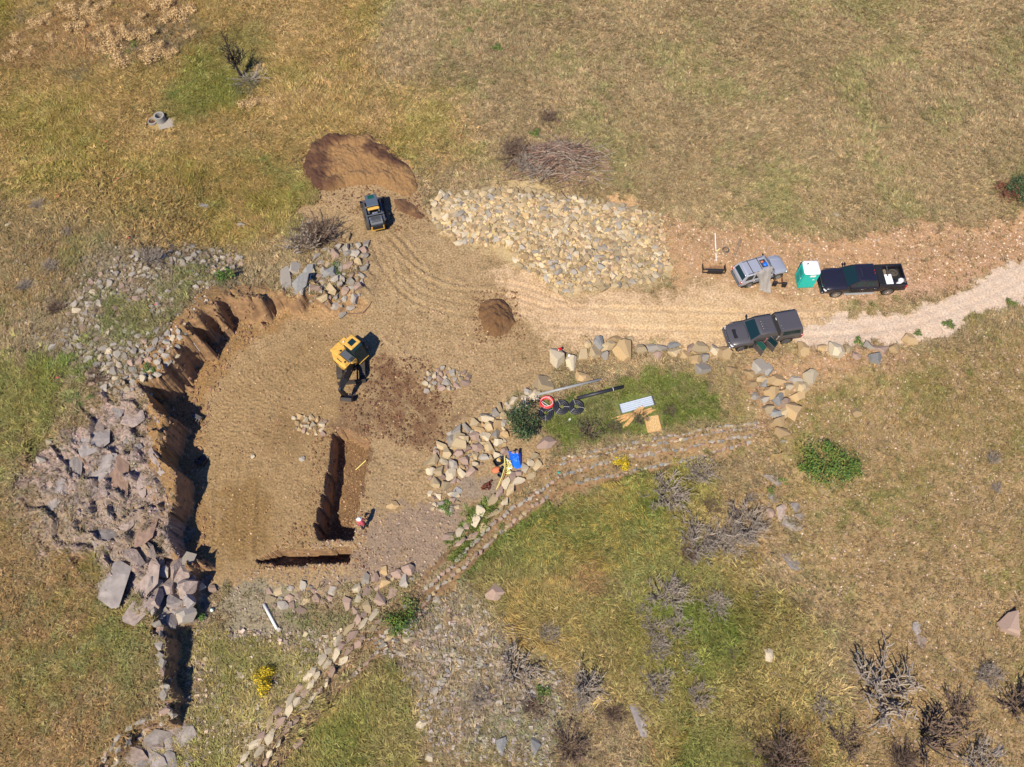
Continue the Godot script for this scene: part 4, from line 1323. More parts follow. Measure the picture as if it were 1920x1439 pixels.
func build_rubble() -> void:
	var spread := [[806, 372], [830, 356], [900, 352], [1000, 354], [1060, 368], [1110, 372], [1170, 386], [1225, 396], [1222, 414], [1190, 425], [1210, 448], [1252, 470], [1256, 500], [1228, 520], [1170, 535], [1100, 545], [1046, 550], [1016, 522], [968, 492], [948, 455], [900, 452], [856, 455], [828, 428], [802, 398]]
	stones_in("rubble_stone", scatter(spread, 0.25, 3000, 0.11, 0.72, 0.74, 501, 2.2), "ttttttoppppgg", "%s rubble stone in the wide stone spread", "rubble stones of the stone spread", 0.5, 300)
	var heap := [[884, 792], [930, 772], [948, 790], [946, 850], [905, 872], [878, 892], [850, 905], [818, 918], [804, 895], [806, 862], [818, 835], [848, 808]]
	stones_in("field_stone", scatter(heap, 0.0, 190, 0.25, 0.85, 0.86, 502, 1.6), "tttoppggk", "%s building stone in the heap beside the pit", "building stones in the heap", 0.7, 120)
	var strip := [[925, 772], [1000, 728], [1014, 738], [985, 770], [945, 800]]
	stones_in("field_stone", scatter(strip, 0.0, 40, 0.3, 0.75, 0.9, 503, 1.3), "ttppg", "%s stone in the strip leading from the heap to the grey pipe", "stones in the strip by the grey pipe", 0.7, 26)
	var by_pit := [[805, 925], [860, 920], [860, 960], [810, 955]]
	stones_in("field_stone", scatter(by_pit, 0.0, 26, 0.2, 0.5, 0.95, 504, 1.3), "tpgk", "%s loose stone at the lower end of the stone heap", "loose stones below the heap", 0.6, 12)
	var nest := [[548, 785], [580, 778], [612, 792], [606, 815], [570, 815], [552, 800]]
	stones_in("field_stone", scatter(nest, 0.0, 34, 0.22, 0.5, 0.85, 505, 1.3), "tppogk", "%s stone in the small nest inside the pit below the excavator", "stones in the nest below the excavator", 0.6, 20)
	var nest2 := [[796, 705], [830, 690], [880, 700], [880, 722], [830, 735], [798, 735]]
	stones_in("field_stone", scatter(nest2, 0.0, 60, 0.2, 0.6, 0.9, 506, 1.6), "tpggk", "%s stone in the low nest right of the dark soil patch", "stones in the nest by the dark soil", 0.6, 26)
	var shelf := [[590, 478], [640, 455], [686, 450], [690, 480], [672, 560], [640, 585], [600, 570], [560, 560], [580, 500]]
	stones_in("field_stone", scatter(shelf, 0.7, 110, 0.25, 0.85, 0.88, 507, 1.6), "ggggkt", "%s stone in the rocky patch below the dark dead bush", "stones below the dark dead bush", 0.55, 50)
	var slope := [[90, 640], [160, 540], [220, 480], [330, 430], [420, 430], [440, 462], [400, 520], [340, 560], [230, 640], [150, 700], [90, 690]]
	stones_in("sunken_stone", scatter(slope, 3.2, 760, 0.14, 0.6, 0.98, 508, 1.8), "gggkpgg", "%s flat stone sunk in the stony slope", "flat stones sunk in the left slope", 0.36, 150, 0.14)
	var slope2 := [[150, 690], [220, 640], [300, 610], [345, 620], [330, 660], [288, 712], [220, 740], [170, 720]]
	stones_in("sunken_stone", scatter(slope2, 3.6, 240, 0.2, 0.6, 1.02, 509, 1.6), "gggkpg", "%s flat stone on the slope above the cliff", "flat stones above the cliff", 0.42, 70, 0.05)
	var file := [[332, 235], [346, 235], [392, 380], [376, 384]]
	stones_in("sunken_stone", scatter(file, 1.0, 40, 0.15, 0.42, 1.1, 510, 1.2), "gggk", "%s small stone in the file leading down from the concrete rings", "stones in the file below the rings", 0.5, 24, 0.0)
	var below := [[640, 1120], [700, 1075], [780, 1060], [770, 1100], [700, 1130], [660, 1150]]
	stones_in("field_stone", scatter(below, 0.0, 70, 0.25, 0.85, 0.95, 511, 1.6), "kktpog", "%s stone in the band along the lower end of the pit", "stones along the lower end of the pit", 0.5, 40)
	var edge := [[500, 1110], [600, 1095], [640, 1115], [560, 1150], [510, 1140]]
	stones_in("field_stone", scatter(edge, 0.0, 30, 0.25, 0.7, 0.95, 512, 1.3), "kgtk", "%s flat stone near the white pipe end", "flat stones near the white pipe", 0.35, 18)
	var scree := [[720, 1220], [830, 1100], [900, 1095], [940, 1180], [1010, 1260], [1010, 1400], [900, 1370], [810, 1310]]
	stones_in("scree_stone", scatter(scree, -1.7, 260, 0.16, 0.6, 1.1, 513, 2.2), "ggkkbto", "%s stone in the scree", "stones of the scree", 0.5, 60)
	var garden := [[380, 1220], [560, 1200], [640, 1190], [560, 1290], [470, 1390], [400, 1380]]
	stones_in("scree_stone", scatter(garden, 0.0, 110, 0.15, 0.45, 1.3, 514, 2.0), "kkptg", "%s stone lying in the grass left of the long wall", "stones in the grass left of the wall", 0.5, 30)
	var bank := [[1130, 372], [1240, 392], [1250, 420], [1200, 420], [1160, 400]]
	stones_in("rubble_stone", scatter(bank, 0.3, 14, 0.2, 0.5, 1.2, 515, 1.0), "tp", "%s stone under the cut bank above the stone spread", "stones under the cut bank", 0.6, 0)

func build_outcrop() -> void:
	# the bedrock shelf: dipping slabs packed along one strike, pieces of the outcrop
	rng.seed = 61
	var shelf := [[70, 880], [135, 815], [200, 745], [282, 722], [300, 800], [308, 870], [322, 960], [330, 1030], [350, 1090], [352, 1150], [300, 1160], [240, 1126], [182, 1104], [170, 1040], [80, 1000]]
	for e in scatter(shelf, 2.7, 150, 0.15, 1.1, 0.9, 611, 2.6):
		var s: float = e[1]
		var q: Vector2 = e[0]
		var o := stone_node("slab", Vector3(q.x, height(q.x, q.y) - 0.04 - s * 0.06, q.y), Vector3(s * rng.randf_range(1.1, 2.1), 0.1 + s * rng.randf_range(0.08, 0.2), s * rng.randf_range(0.5, 0.9)), -0.95 + rng.randf_range(-0.35, 0.35), ["slab_grey", "slab_mauve", "slab_mauve", "slab_grey", "slab_mauve", "slab_rust"][rng.randi() % 6], true, outcrop)
		o.rotate_object_local(Vector3.RIGHT, rng.randf_range(-0.06, 0.16))
	for e in scatter([[232, 1385], [345, 1362], [352, 1445], [215, 1445]], 1.2, 60, 0.3, 1.6, 0.62, 613, 1.6):
		var q: Vector2 = e[0]
		var s: float = e[1]
		stone_node("slab", Vector3(q.x, height(q.x, q.y) - s * 0.04, q.y), Vector3(s * 1.5, s * 0.3, s * 0.9), -0.95 + rng.randf_range(-0.4, 0.4), ["slab_grey", "slab_mauve"][rng.randi() % 2], true, outcrop)
	var foot := [[290, 1052], [342, 1046], [360, 1090], [352, 1166], [320, 1178], [290, 1160]]
	for e in scatter(foot, 1.3, 40, 0.4, 1.6, 0.6, 612, 1.2):
		var q: Vector2 = e[0]
		var s: float = e[1]
		stone_node("slab", Vector3(q.x, height(q.x, q.y) + s * 0.05, q.y), Vector3(s, s * 0.7, s * 0.9), rng.randf() * TAU, ["slab_grey", "stone_grey", "slab_mauve"][rng.randi() % 3], false, outcrop)

# ---------------------------------------------------------------- walls

func wall_along(called: String, label: String, category: String, path: Array, rows: int, wide: float, size: float, tones: String, sd: int, lift := 0.0, tall := 0.6, flat := true) -> void:
	rng.seed = sd
	var w := []
	for p in path:
		w.append(spot(p[0], p[1]))
	var cv := Curve3D.new()
	for k in w.size():
		cv.add_point(w[k])
	var o := thing(called, label, category, w[0])
	o.set_meta("kind", "thing")
	var length := cv.get_baked_length()
	for row in rows:
		var s := rng.randf() * size
		while s < length:
			var c := cv.sample_baked(s)
			var d := (cv.sample_baked(minf(s + 0.2, length)) - cv.sample_baked(maxf(s - 0.2, 0.0))).normalized()
			var nrm := Vector3(-d.z, 0, d.x).normalized()
			var off := ((row + 0.5) / rows - 0.5) * wide
			var q := c + nrm * (off + rng.randf_range(-0.06, 0.06))
			var len := size * rng.randf_range(0.65, 1.5)
			var across := wide / rows * rng.randf_range(0.8, 1.15)
			var t: String = tones[rng.randi() % tones.length()]
			var y := height(q.x, q.z) + lift
			var sy := size * tall * rng.randf_range(0.7, 1.1)
			stone_node("stone", Vector3(q.x, y + sy * 0.2, q.z) - o.position, Vector3(len, sy, across), -atan2(d.z, d.x) + rng.randf_range(-0.2, 0.2), TONES[t], flat, o)
			s += len * rng.randf_range(0.86, 1.0)

func build_walls() -> void:
	wall_along("stone_wall", "long dry stone wall of flat pale capstones running down to the bottom edge", "wall", [[702, 1150], [662, 1190], [620, 1236], [582, 1284], [553, 1322], [524, 1354], [500, 1394], [470, 1432], [452, 1462]], 3, 1.4, 0.78, "kpkpptk", 901, 0.12, 0.28)
	wall_along("stone_wall", "upper stretch of stone wall with broad capstones beside the blue tarp", "wall", [[1012, 858], [988, 886], [958, 905], [938, 938], [912, 958], [894, 985], [868, 1002], [845, 1015]], 2, 1.15, 0.85, "kptkp", 902, 0.1, 0.3)
	wall_along("stone_edging", "uppermost of the three low stone edgings below the green patch", "edging", [[1050, 865], [1090, 855], [1160, 840], [1285, 818], [1400, 800], [1424, 796]], 2, 0.5, 0.34, "gpgbk", 903)
	wall_along("stone_edging", "middle one of the three low stone edgings below the green patch", "edging", [[1046, 898], [1090, 879], [1160, 860], [1300, 837], [1420, 815]], 1, 0.32, 0.36, "gbgk", 904)
	wall_along("stone_edging", "lowest of the three low stone edgings below the green patch", "edging", [[1075, 908], [1160, 890], [1235, 873], [1335, 849], [1408, 829]], 1, 0.3, 0.36, "gbgk", 905)
	wall_along("stone_edging", "low stone edging following the foot of the long wall", "edging", [[1030, 926], [988, 959], [938, 996], [900, 1034], [868, 1064], [813, 1110], [738, 1188], [690, 1238], [650, 1277]], 1, 0.36, 0.4, "gkkt", 906)
	wall_along("stone_edging", "second stone edging halfway down the bank below the blue tarp", "edging", [[1038, 902], [998, 929], [958, 956], [918, 988], [878, 1027], [838, 1069], [760, 1138]], 1, 0.34, 0.36, "gkg", 907)
	wall_along("dry_stone_wall", "old dry stone wall standing over the shaded drop at lower left", "wall", [[298, 1158], [300, 1195], [304, 1240], [309, 1285], [315, 1325], [322, 1340]], 1, 0.5, 0.5, "kgkg", 908, 0.05, 0.6)
	wall_along("dry_stone_wall", "return of the old dry stone wall running to the bottom left corner", "wall", [[330, 1338], [300, 1352], [262, 1368], [230, 1388], [206, 1418], [192, 1450]], 2, 0.8, 0.55, "kgpg", 909, 0.05, 0.6)

# ---------------------------------------------------------------- shrubs

func stems_mesh(sd: int, stems: int, rise_lo: float, rise_hi: float, thick: float, twigs: int, lean := Vector3.ZERO) -> Array:
	var r := RandomNumberGenerator.new()
	r.seed = sd
	var a := MB.new()
	var b := MB.new()
	for k in stems:
		var az := r.randf() * TAU
		var el := deg_to_rad(r.randf_range(rise_lo, rise_hi))
		var d := (Vector3(cos(az) * cos(el), sin(el), sin(az) * cos(el)) + lean).normalized()
		var len := r.randf_range(0.55, 1.0)
		var p := Vector3(cos(az), 0, sin(az)) * r.randf() * 0.09
		var pts := [p]
		var radii := [thick]
		for s in 4:
			d = (d + Vector3(r.randf_range(-0.22, 0.22), r.randf_range(-0.16, 0.12), r.randf_range(-0.22, 0.22))).normalized()
			p += d * len * 0.25
			pts.append(p)
			radii.append(thick * (1.0 - 0.2 * (s + 1)) + 0.002)
		a.tube(pts, radii, 3, false)
		for t in twigs:
			var f := r.randf_range(0.9, 3.95)
			var i := int(f)
			var q: Vector3 = pts[i].lerp(pts[mini(i + 1, 4)], f - i)
			var e := (d * 0.7 + Vector3(r.randf_range(-1, 1), r.randf_range(-0.3, 0.8), r.randf_range(-1, 1))).normalized()
			var l2 := r.randf_range(0.1, 0.34)
			var mid := q + e * l2 * 0.5
			var e2 := (e + Vector3(r.randf_range(-0.5, 0.5), r.randf_range(-0.3, 0.3), r.randf_range(-0.5, 0.5))).normalized()
			b.tube([q, mid, mid + e2 * l2 * 0.5], [thick * 0.6, thick * 0.5, thick * 0.3], 3, false)
	return [a.done(), b.done()]

func leaves_mesh(sd: int, count: int, squash: float, size: float, cols: Array, lumps := 9) -> ArrayMesh:
	var r := RandomNumberGenerator.new()
	r.seed = sd
	var centre := []
	for k in lumps:
		var a := r.randf() * TAU
		var q := sqrt(r.randf()) * 0.68
		centre.append([Vector3(cos(a) * q, squash * r.randf_range(0.25, 0.95), sin(a) * q), r.randf_range(0.22, 0.42)])
	var mb := MB.new()
	for k in count:
		var c: Array = centre[r.randi() % lumps]
		var v: Vector3 = Vector3(r.randfn(), r.randfn(), r.randfn()).normalized() * c[1] * pow(r.randf(), 0.4)
		v.y *= 0.8
		var p: Vector3 = c[0] + v
		p.y = maxf(p.y, 0.02)
		var n := (v.normalized() + Vector3(r.randf_range(-0.8, 0.8), r.randf_range(0.0, 1.0), r.randf_range(-0.8, 0.8))).normalized()
		var u := n.cross(Vector3(r.randf(), r.randf(), r.randf())).normalized() * size * r.randf_range(0.6, 1.3)
		var w := n.cross(u).normalized() * size * r.randf_range(0.3, 0.6)
		var col: Color = cols[r.randi() % cols.size()]
		mb.tint = col.srgb_to_linear() * r.randf_range(0.8, 1.2)
		mb.quad(p - u, p - w, p + u, p + w)
	return mb.done()

var dead := []
var green := {}

func make_shrub_shapes() -> void:
	for k in 5:
		dead.append(stems_mesh(700 + k, 46 + 6 * k, 12.0, 72.0, 0.018, 11))
	dead.append(stems_mesh(720, 26, 20.0, 80.0, 0.026, 9))                                  # 5: bare, thicker limbs
	dead.append(stems_mesh(721, 20, 10.0, 60.0, 0.03, 10, Vector3(0.7, 0.1, 0.1)))          # 6: leaning right
	dead.append(stems_mesh(722, 60, 15.0, 80.0, 0.013, 16))                                  # 7: fine and dense
	dead.append(stems_mesh(723, 22, 40.0, 85.0, 0.024, 8, Vector3(0.25, 0.4, -0.3)))         # 8: upright
	var dg := [c255(58, 82, 44), c255(74, 96, 54), c255(46, 66, 36), c255(92, 106, 66)]
	var yg := [c255(96, 122, 44), c255(70, 104, 36), c255(120, 130, 52), c255(56, 88, 32)]
	green["dense"] = leaves_mesh(801, 2600, 0.95, 0.045, dg, 16)
	green["sparse"] = leaves_mesh(802, 700, 0.75, 0.04, [c255(70, 88, 50), c255(96, 98, 72), c255(110, 84, 70)], 12)
	green["low"] = leaves_mesh(803, 2400, 0.26, 0.04, yg, 22)
	green["yellow"] = leaves_mesh(804, 1800, 0.7, 0.06, [c255(212, 176, 22), c255(228, 196, 40), c255(176, 150, 24), c255(110, 116, 40)], 12)
	green["weed"] = leaves_mesh(805, 420, 0.5, 0.09, yg, 9)
	green["dry"] = leaves_mesh(807, 1500, 0.62, 0.05, [c255(212, 176, 118), c255(196, 160, 104), c255(222, 190, 136), c255(166, 136, 90)], 16)
	green["red"] = leaves_mesh(806, 1100, 0.7, 0.045, [c255(120, 64, 46), c255(96, 56, 42), c255(140, 92, 64)], 12)

func dead_shrub(px: float, py: float, rad: float, kind: int, stem_key: String, twig_key: String, label: String, called := "dead_shrub", high := 0.8) -> void:
	var p := spot(px, py)
	var o := thing(called, label, "shrub", p + Vector3(0, -0.03, 0), rng.randf() * TAU if kind != 6 and kind != 8 else 0.0, "bare shrubs on the hillside")
	var s := rad * metres(p) * 1.34
	var a := part("stems", dead[kind][0], M[stem_key], o)
	var b := part("twigs", dead[kind][1], M[twig_key], o)
	for q in [a, b]:
		q.scale = Vector3(s, s * high, s)

func leafy(px: float, py: float, rad: float, kind: String, stem_key: String, label: String, called := "shrub", high := 1.0, category := "shrub") -> void:
	var p := spot(px, py)
	var o := thing(called, label, category, p + Vector3(0, -0.03, 0), rng.randf() * TAU, "small weeds" if label.begins_with("small green weed") else "tumbleweeds in the top left corner" if called == "tumbleweed" else "leafy shrubs")
	var s := rad * metres(p) * 1.25
	if kind != "low":
		var a := part("stems", dead[rng.randi() % 5][0], M[stem_key], o)
		a.scale = Vector3(s * 0.95, s * high * 0.9, s * 0.95)
	var b := part("foliage", green[kind], M["leaf"], o)
	b.scale = Vector3(s, s * high, s)

func build_shrubs() -> void:
	make_shrub_shapes()
	rng.seed = 31
	var list := [
		[1255, 932, 42, 0, "dead_grey", "grey dead shrub topmost in the dry grass, below the terraces"], [1312, 888, 32, 1, "dead_grey", "grey dead shrub touching the lowest stone edging"], [1310, 1018, 46, 2, "dead_grey", "left one of three dead shrubs growing together at centre right"], [1400, 990, 46, 3, "dead_grey", "upper right one of three dead shrubs growing together"], [1357, 1020, 34, 4, "dead_grey", "middle one of three dead shrubs growing together"], [1288, 1044, 24, 7, "dead_brown", "small brown twiggy shrub left of the three dead shrubs"],
		[1253, 1118, 40, 0, "dead_grey", "large silvery dead shrub in the green grass"], [1340, 1136, 29, 1, "dead_grey", "silvery dead shrub right of the large silvery one"], [1228, 1184, 26, 2, "dead_grey", "dead shrub beside the flat grey slab"], [1268, 1178, 26, 3, "dead_grey", "dead shrub below the large silvery one"], [1235, 1218, 26, 4, "dead_grey", "lowest of the dead shrubs clustered right of the flat slab"], [1182, 1120, 13, 1, "dead_grey", "tiny silvery dead shrub in the tall grass"], [970, 1256, 46, 5, "dead_grey", "spreading dead shrub on the scree"], [1232, 1284, 31, 2, "dead_grey", "dead shrub above the large flat slab"], [1310, 1306, 27, 3, "dead_grey", "dead shrub at the edge of the green grass near the bottom"], [1070, 1402, 40, 0, "dead_brown", "dark dead shrub near the bottom edge, centre"], [1370, 1228, 15, 7, "dead_brown", "small brown shrub by the narrow footpath"],
		[1795, 1332, 36, 5, "dead_brown", "bare brown shrub between the two big dark ones"], [1470, 1428, 62, 7, "dead_brown", "wide brown shrub with a green heart at the bottom edge"], [1830, 1424, 40, 5, "dead_grey", "bare shrub in the bottom right corner"], [1860, 862, 15, 1, "dead_grey", "small dead shrub near the right edge"], [1866, 916, 12, 2, "dead_grey", "smallest dead shrub near the right edge"], [96, 502, 16, 1, "dead_grey", "small silvery dead shrub near the left edge"], [286, 488, 24, 2, "dead_grey", "dead shrub with fallen sticks on the stony slope"], [125, 438, 11, 3, "dead_grey", "tiny dead shrub on the left slope"], [50, 538, 15, 4, "dead_grey", "flat dead shrub on the bare left slope"], [105, 580, 18, 2, "dead_brown", "brown dead shrub at the top of the stone slope"], [72, 390, 16, 0, "dead_grey", "dead shrub in the grass near the left edge"], [180, 710, 22, 5, "dead_brown", "tangle of dead stems above the cliff"], [1410, 935, 12, 3, "dead_grey", "small grey shrub above the three dead shrubs"], [1030, 226, 20, 7, "dead_brown", "dry shrub just above the brush pile"],
		[1205, 1150, 20, 3, "dead_grey", "dead shrub just above the flat grey slab"], [1290, 1240, 22, 0, "dead_grey", "dead shrub in the bright green grass near the narrow footpath"], [1150, 1340, 26, 7, "dead_brown", "brown twiggy shrub left of the large flat slab"], [1585, 1392, 36, 5, "dead_brown", "bare shrub right of the wide brown one at the bottom"], [1690, 1428, 34, 7, "dead_brown", "low brown shrub below the charred fallen one"], [1545, 1330, 24, 2, "dead_grey", "pale dead shrub left of the largest dead shrub"], [1850, 1268, 26, 3, "dead_grey", "dead shrub above the charred one at the right edge"], [1030, 1190, 22, 4, "dead_grey", "dead shrub at the upper edge of the scree"], [900, 1310, 24, 2, "dead_grey", "dead shrub in the middle of the scree"], [1425, 1120, 16, 1, "dead_grey", "small dead shrub on the slope right of the footpath"], [1330, 950, 20, 7, "dead_brown", "brown shrub between the topmost shrub and the three together"], [1000, 1330, 26, 0, "dead_brown", "dark shrub on the lower scree beside the green weed"],
	]
	for s in list:
		dead_shrub(s[0], s[1], s[2], s[3], "dead_brown", s[4], s[5])
	dead_shrub(1652, 1300, 72, 5, "dead_brown", "dead_grey", "largest dead shrub, dark limbed, at the lower right", "dead_shrub", 0.7)
	dead_shrub(1728, 1376, 66, 6, "charred", "dead_brown", "charred shrub fallen to the right near the bottom right")
	dead_shrub(1908, 1322, 48, 5, "charred", "dead_brown", "charred shrub cut by the right edge")
	dead_shrub(1098, 1292, 44, 8, "charred", "dead_grey", "charred shrub with tall upright black stems")
	dead_shrub(1098, 1300, 34, 2, "dead_grey", "dead_grey", "grey shrub at the base of the charred stems")
	dead_shrub(596, 455, 44, 7, "dead_brown", "dead_brown", "dark dense dead bush at the edge of the soil heap", "dead_shrub", 1.0)
	dead_shrub(572, 462, 40, 5, "dead_grey", "dead_grey", "bleached bare bush overlapping the dark dense one")
	# the burnt tree at the upper left
	var p := spot(455, 150)
	var t := thing("burnt_tree", "burnt leaning tree with bare black trunk at the upper left", "tree", p)
	var m := MB.new()
	m.tube([Vector3(0, -0.1, 0), Vector3(-0.15, 1.1, -0.1), Vector3(-0.4, 2.4, -0.5), Vector3(-0.55, 3.6, -0.8), Vector3(-0.75, 4.6, -1.0)], [0.13, 0.11, 0.08, 0.05, 0.02], 6)
	part("trunk", m.done(), M["charred"], t)
	var cr := part("branches", dead[8][1], M["charred"], t, Vector3(-0.2, 0.9, -0.2))
	cr.scale = Vector3(2.0, 3.2, 2.0)
	for k in 3:
		var br := part("fallen_branch", dead[[5, 0, 6][k]][0], M["dead_grey"], t, Vector3(0.5 + 0.5 * k, 0.1, 0.3 - 0.2 * k), Vector3(0, 0.8 * k, 0))
		br.scale = Vector3(2.0, 0.9, 1.6)
	leafy(462, 168, 30, "sparse", "dead_brown", "low dark green growth under the burnt tree", "shrub", 0.5)
	# brush pile
	var bp := spot(1045, 300)
	var b := thing("brush_pile", "large heap of cut reddish brush on the dry slope", "brush pile", bp)
	var r := RandomNumberGenerator.new()
	r.seed = 91
	for g in 3:
		var mb := MB.new()
		for k in 420:
			var q := Vector3(r.randfn() * 1.9, 0, r.randfn() * 1.0)
			q.x = clampf(q.x, -4.0, 4.0)
			var hh := 1.7 * exp(-(q.x * q.x) / 7.0 - (q.z * q.z) / 1.6)
			q.y = r.randf() * hh + 0.03
			var az := r.randf_range(-0.9, 0.9) + (PI if r.randf() < 0.5 else 0.0) + 0.4 * sin(q.x * 2.0)
			var d := Vector3(cos(az), r.randf_range(-0.12, 0.3), sin(az)).normalized()
			var l := r.randf_range(0.5, 1.5)
			var k1 := q + d * l * 0.5 + Vector3(r.randf_range(-0.1, 0.1), r.randf_range(0.0, 0.12), r.randf_range(-0.1, 0.1))
			var rad := r.randf_range(0.016, 0.04)
			mb.tube([q - d * l * 0.5, k1 - d * l * 0.4, k1 + d * l * 0.4], [rad, rad * 0.8, rad * 0.4], 3, false)
		part(["cut_branches", "dry_branches", "grey_branches"][g], mb.done(), M[["brush_red", "dead_brown", "dead_grey"][g]], b)
	dead_shrub(966, 292, 32, 7, "dead_brown", "dead_brown", "round grey-brown tumbleweed at the left end of the brush pile")
	dead_shrub(1000, 316, 34, 4, "dead_grey", "dead_grey", "grey twiggy bush in front of the brush pile")
	# leafy ones
	leafy(976, 806, 34, "dense", "dead_brown", "tall dense dark green juniper beside the pipe coils", "shrub", 1.5)
	leafy(1104, 814, 29, "sparse", "dead_brown", "grey-green shrub in front of the pipe coils", "shrub", 1.0)
	leafy(1152, 805, 17, "sparse", "dead_brown", "small green shrub left of the lumber", "shrub", 1.2)
	leafy(1198, 789, 18, "sparse", "dead_brown", "small green shrub growing over the lumber", "shrub", 1.2)
	leafy(1256, 774, 15, "sparse", "dead_brown", "brownish shrub right of the plywood", "shrub", 1.2)
	leafy(1158, 871, 20, "yellow", "dead_brown", "yellow flowering bush on the terraces", "flowering_bush", 0.9, "bush")
	leafy(505, 1280, 27, "yellow", "dead_brown", "yellow flowering bush left of the long wall", "flowering_bush", 1.0, "bush")
	leafy(1538, 866, 44, "low", "dead_brown", "left half of the green creeping bush on the right hillside", "creeping_bush", 1.0, "bush")
	leafy(1580, 876, 36, "low", "dead_brown", "right half of the green creeping bush on the right hillside", "creeping_bush", 1.0, "bush")
	leafy(748, 1152, 40, "low", "dead_brown", "bright green creeping bush hanging over the long wall", "creeping_bush", 1.6, "bush")
	leafy(424, 522, 24, "weed", "dead_brown", "bright green shrub at the cliff top", "shrub", 0.9)
	leafy(1908, 368, 28, "dense", "dead_brown", "round green bush cut by the right edge", "shrub", 1.0)
	leafy(1882, 364, 24, "red", "dead_brown", "red-brown bush left of the round green one", "shrub", 1.0)
	leafy(630, 505, 16, "weed", "dead_brown", "green weed among the rocks at the pit head", "weed", 0.9, "weed")
	leafy(838, 950, 18, "weed", "dead_brown", "green weed beside the stone heap", "weed", 0.5, "weed")
	leafy(278, 690, 14, "weed", "dead_brown", "green weed close to the cliff edge", "weed", 0.6, "weed")
	leafy(1472, 904, 12, "weed", "dead_brown", "green weed by the bedrock ribs", "weed", 0.5, "weed")
	leafy(1448, 920, 12, "weed", "dead_brown", "green weed left of the bedrock ribs", "weed", 0.5, "weed")
	leafy(1020, 1300, 20, "weed", "dead_brown", "dark green weed left of the charred stems", "weed", 0.9, "weed")
	leafy(370, 1150, 18, "weed", "dead_brown", "green weed at the foot of the bedrock blocks", "weed", 0.7, "weed")
	var weeds := [[150, 95], [205, 110], [225, 130], [175, 70], [240, 100], [268, 30], [250, 85], [40, 148], [195, 45], [290, 65], [110, 65], [95, 45], [520, 300], [545, 330], [500, 300], [330, 180], [360, 160], [390, 110], [190, 240], [45, 285], [75, 300], [1895, 568], [1780, 610], [1720, 625], [1610, 640], [150, 760], [170, 745], [140, 745], [1820, 700], [1500, 1439], [180, 1120], [1575, 1280], [930, 90], [1000, 250], [880, 60]]
	for k in weeds.size():
		leafy(weeds[k][0], weeds[k][1], rng.randf_range(9, 15), "weed", "dead_brown", "small green weed clump in the dry grass", "weed", 0.6, "weed")
	var dry := [[65, 52], [88, 40], [30, 80], [98, 78], [140, 30], [165, 20], [178, 36], [200, 14], [232, 58], [240, 70], [196, 62], [212, 78], [150, 55], [310, 14], [322, 36], [345, 30], [300, 95], [318, 104], [280, 112], [260, 40], [120, 20], [216, 100], [186, 96], [228, 122], [470, 200], [490, 192], [275, 70], [360, 68], [20, 110], [58, 100]]
	for k in dry.size():
		leafy(dry[k][0], dry[k][1], rng.randf_range(15, 26), "dry", "dead_brown", "round tan tumbleweed among the weeds in the top left corner", "tumbleweed", 0.8, "tumbleweed")

# ---------------------------------------------------------------- vehicles (x forward, z to the right, origin on the ground)

func section(x: float, w: float, top: float, crown: float, low: float) -> Array:
	var half := [[0.0, top + crown], [w * 0.55, top + crown * 0.75], [w * 0.9, top + crown * 0.1], [w * 0.975, top - 0.06], [w, top - 0.2], [w * 0.99, low + 0.12], [w * 0.93, low]]
	var r := []
	for p in half:
		r.append(Vector3(x, p[1], p[0]))
	for k in range(half.size() - 1, 0, -1):
		r.append(Vector3(x, half[k][1], -half[k][0]))
	return r

func pane(a: Vector3, b: Vector3, c: Vector3, d: Vector3, mx: float, my: float, out: Vector3) -> ArrayMesh:
	# a pane set into the face a b c d (a-b lower edge), margins as shares, 12 mm proud towards OUT, with thickness
	var f := func(u: float, v: float) -> Vector3: return a.lerp(b, u).lerp(d.lerp(c, u), v)
	var q := [f.call(mx, my), f.call(1.0 - mx, my), f.call(1.0 - mx, 1.0 - my), f.call(mx, 1.0 - my)]
	var n: Vector3 = (q[1] - q[0]).cross(q[3] - q[0]).normalized()
	if n.dot(out) < 0.0:
		n = -n
	var mb := MB.new()
	var lo := []
	var hi := []
	for p in q:
		lo.append(p - n * 0.01)
		hi.append(p + n * 0.014)
	mb.loft([lo, hi])
	return mb.done()

func box_mesh(at: Vector3, size: Vector3, chamfer := 0.02, turn := Basis.IDENTITY) -> ArrayMesh:
	var mb := MB.new()
	mb.box(at, size, turn, chamfer)
	return mb.done()

func wheel(parent: Node3D, at: Vector3, r: float, w: float, rim_key: String, turn := 0.0) -> void:
	var side := signf(at.z)
	var mb := MB.new()
	mb.group = 1
	mb.lathe(Vector3.ZERO, Vector3.BACK, [[r * 0.6, -w * 0.5], [r * 0.93, -w * 0.5], [r, -w * 0.36], [r, w * 0.36], [r * 0.93, w * 0.5], [r * 0.6, w * 0.5]], 24)
	var t := part("wheel", mb.done(), M["dusty_rubber"], parent, at, Vector3(0, turn, 0))
	var rm := MB.new()
	rm.lathe(Vector3(0, 0, side * w * 0.42), Vector3.BACK, [[r * 0.62, -0.03], [r * 0.6, 0.035 * side], [r * 0.5, 0.0]], 20)
	for k in 6:
		var a := TAU * k / 6.0
		rm.box(Vector3(cos(a), sin(a), 0) * r * 0.33 + Vector3(0, 0, side * (w * 0.42 + 0.02)), Vector3(r * 0.5, r * 0.14, 0.03), Basis(Vector3.BACK, a))
	part("rim", rm.done(), M[rim_key], t)

